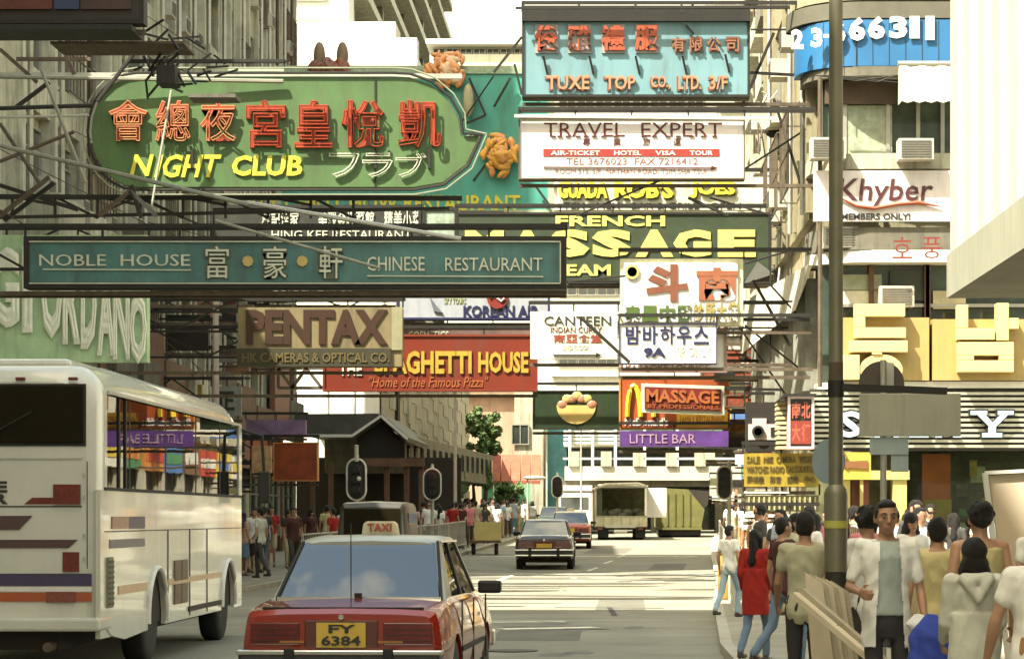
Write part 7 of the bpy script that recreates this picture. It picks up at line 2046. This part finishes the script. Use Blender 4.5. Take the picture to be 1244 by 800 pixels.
tops = [('white', white_c), ('pale grey', grey_c), ('light blue', blue_c), ('pale yellow', yellow_c), ('dark', dark_c), ('pink', pink_c), ('white', cloth('bright_white', (.78, .77, .72))), ('maroon', maroon_c), ('red', red_c), ('olive', olive_c), ('blue-striped', striped('blue_stripe', (.6, .6, .55), (.12, .2, .4))), ('red-striped', striped('red_stripe', (.6, .55, .45), (.4, .06, .04), 9)), ('brown-checked', striped('brown_check', (.35, .25, .14), (.1, .06, .04), 11, 'X'))]
bots = [('dark trousers', dark_c), ('jeans', jean), ('khaki bottoms', khaki_c), ('brown bottoms', brown_c)]
rd = random.Random(44)


def crowd(n, xr_, dr, wh, group, wts=None):
    used = []
    for i in range(n):
        for _ in range(30):
            D = rd.uniform(*dr); x = rd.uniform(xr_(D)[0], xr_(D)[1])
            if all((x - a) ** 2 + (D - b) ** 2 > .3 for a, b in used): break
        used.append((x, D))
        t = rd.choices(tops, wts + [1, 1, 1])[0] if wts else rd.choice(tops); q = rd.choice(bots)
        ya_ = rd.uniform(0, 6.28) if rd.random() < .4 else rd.choice((0, 3.14)) + rd.uniform(-.5, .5)
        how = 'back turned' if math.cos(ya_) > .5 else 'facing us' if math.cos(ya_) < -.5 else 'side-on'
        pk_ = rd.randrange(len(protos)); hw_ = ('short hair', 'short hair', 'a bob', 'long hair', 'curly hair', 'short hair')[pk_]
        place(protos[pk_], 'person', 'pedestrian, %s, %s top, %s, %s, %s' % (hw_, t[0], q[0], how, wh), (x, D, zg(D) + ZP), ya_, {'top': t[1], 'under': white_c, 'bottom': q[1], 'skin': rd.choice((skin, skin_d))}, group)


crowd(30, lambda D: (interp(LK, D) - 3.2, interp(LK, D) - .4), (60, 76), 'behind the coach', 'pedestrians behind the coach', [2, 2, 1, 1, 5, 1, 2, 3, 1, 2])
crowd(16, lambda D: (interp(LK, D) - 1.5, interp(LK, D) - .4), (80, 96), 'near the hand cart', 'pedestrians near the hand cart')
crowd(70, lambda D: (interp(LK, D) - 3.6, interp(LK, D) - .2), (98, 127), 'far left crowd', 'far crowd on the left pavement', [6, 2, 1, 2, 1, 1, 6, 1, 1, 1])
crowd(32, lambda D: (interp(RK, D) + .6, interp(RK, D) + 2.9), (56, 110), 'far right crowd', 'far crowd on the right pavement', [5, 2, 1, 2, 2, 1, 5, 1, 1, 1])
crowd(44, lambda D: (2.6, 7.8), (31, 48), 'before the corner shop', 'throng before the corner shop', [3, 2, 2, 2, 3, 2, 2, 1, 1, 1])
crowd(9, lambda D: (2.3, 5.2), (20.5, 27), 'right of lamp post', 'pedestrians between the lamp post and the shop', [3, 2, 2, 2, 4, 1, 2, 2, 0, 2])
crowd(6, lambda D: (2.1, 3.2), (28, 34), 'behind woman in red', 'pedestrians behind the woman in red', [2, 1, 1, 1, 4, 1, 1, 2, 0, 1])

# ---- stacked boards on a tilted hand truck, and the blue bag
bdm = M('raw_board', (.42, .37, .26), .8, var=.2, scale=5, bump=.2); bde = M('raw_board_edge', (.6, .52, .38), .8, var=.15)
D = 16.9
q = lambda px, py, d=0: P(px, py, D + d)
for i in range(6):
    x0 = 976 + i * 7.2; y0 = 694 + i * 2.2
    pts = [q(x0, y0), q(x0 + 22, y0 + 14), q(x0 + 48, y0 + 190), q(x0 + 16, y0 + 190)]
    pts = [p + Vector((0, i * .055 - .1, 0)) for p in pts]
    back = [p + Vector((.0, .035, 0)) for p in pts]
    m = MB().add(pts + back, [(3, 2, 1, 0), (4, 5, 6, 7), (0, 1, 5, 4), (1, 2, 6, 5), (2, 3, 7, 6), (3, 0, 4, 7)])
    o = solo('board', m, bdm if i % 2 else bde, '%s raw wooden board in the tilted stack held by the man in the olive tee' % ['leftmost', 'second', 'third', 'fourth', 'fifth', 'rightmost'][i], 'board', 'boards stacked on the hand truck', bev=.004)
ht = root('hand_truck', 'pale wooden hand truck with a long slanting rail below the stacked boards', 'hand truck', q(1020, 860))
a_, b_ = q(966, 722, -.35), q(1062, 803, -.9)
e_ = b_ + (b_ - a_) * .45
part('rail', MB().beam(a_, e_, .055, .04), bde, ht)
part('rail', MB().beam(a_ + Vector((.05, .02, .03)), e_ + Vector((.05, .3, .03)), .05, .035), bdm, ht)
for t_ in (.35, .7, .95): c_ = a_ + (e_ - a_) * t_; part('crossbar', MB().beam(c_, c_ + Vector((.03, .2, 0)), .04), rust, ht)
for t_ in (.9,):
    c_ = a_ + (e_ - a_) * t_
    part('wheel', MB().lathe([(.03, -.03), (.13, -.03), (.13, .03), (.03, .03)], (c_.x, c_.y + .1, .12 + .13), (1, 0, 0), 18), rubber, ht, smooth=40)
bb = MB(); c_ = P(1131, 772, 15.2)
ring_loft(bb, [(c_.z - .26, c_.x, c_.y, .14, .09), (c_.z - .2, c_.x, c_.y, .155, .1), (c_.z, c_.x, c_.y, .14, .085), (c_.z + .09, c_.x + .01, c_.y, .09, .05), (c_.z + .14, c_.x, c_.y, .03, .02)], 12)
me = remesh(bb, .01, 2, .008, 3); me.materials.clear(); me.materials.append(cloth('royal_blue', (.03, .06, .36)))
o = link('shopping_bag', me); o['label'] = 'bright blue bag hanging beside the man facing the camera'; o['category'] = 'bag'
bb = MB(); c_ = P(1116, 752, 15.3)
ring_loft(bb, [(c_.z - .09, c_.x, c_.y, .05, .04), (c_.z - .03, c_.x, c_.y, .08, .05), (c_.z + .04, c_.x, c_.y, .03, .02)], 12)
me = remesh(bb, .01, 2, .008, 5); me.materials.clear(); me.materials.append(cloth('plastic_white', (.7, .7, .68)))
o = link('plastic_bag', me); o['label'] = 'small crumpled white plastic bag above the blue bag'; o['category'] = 'bag'

bpy.data.scenes.remove(TMP)
for o in list(bpy.data.objects):
    if o.users == 0: bpy.data.objects.remove(o)
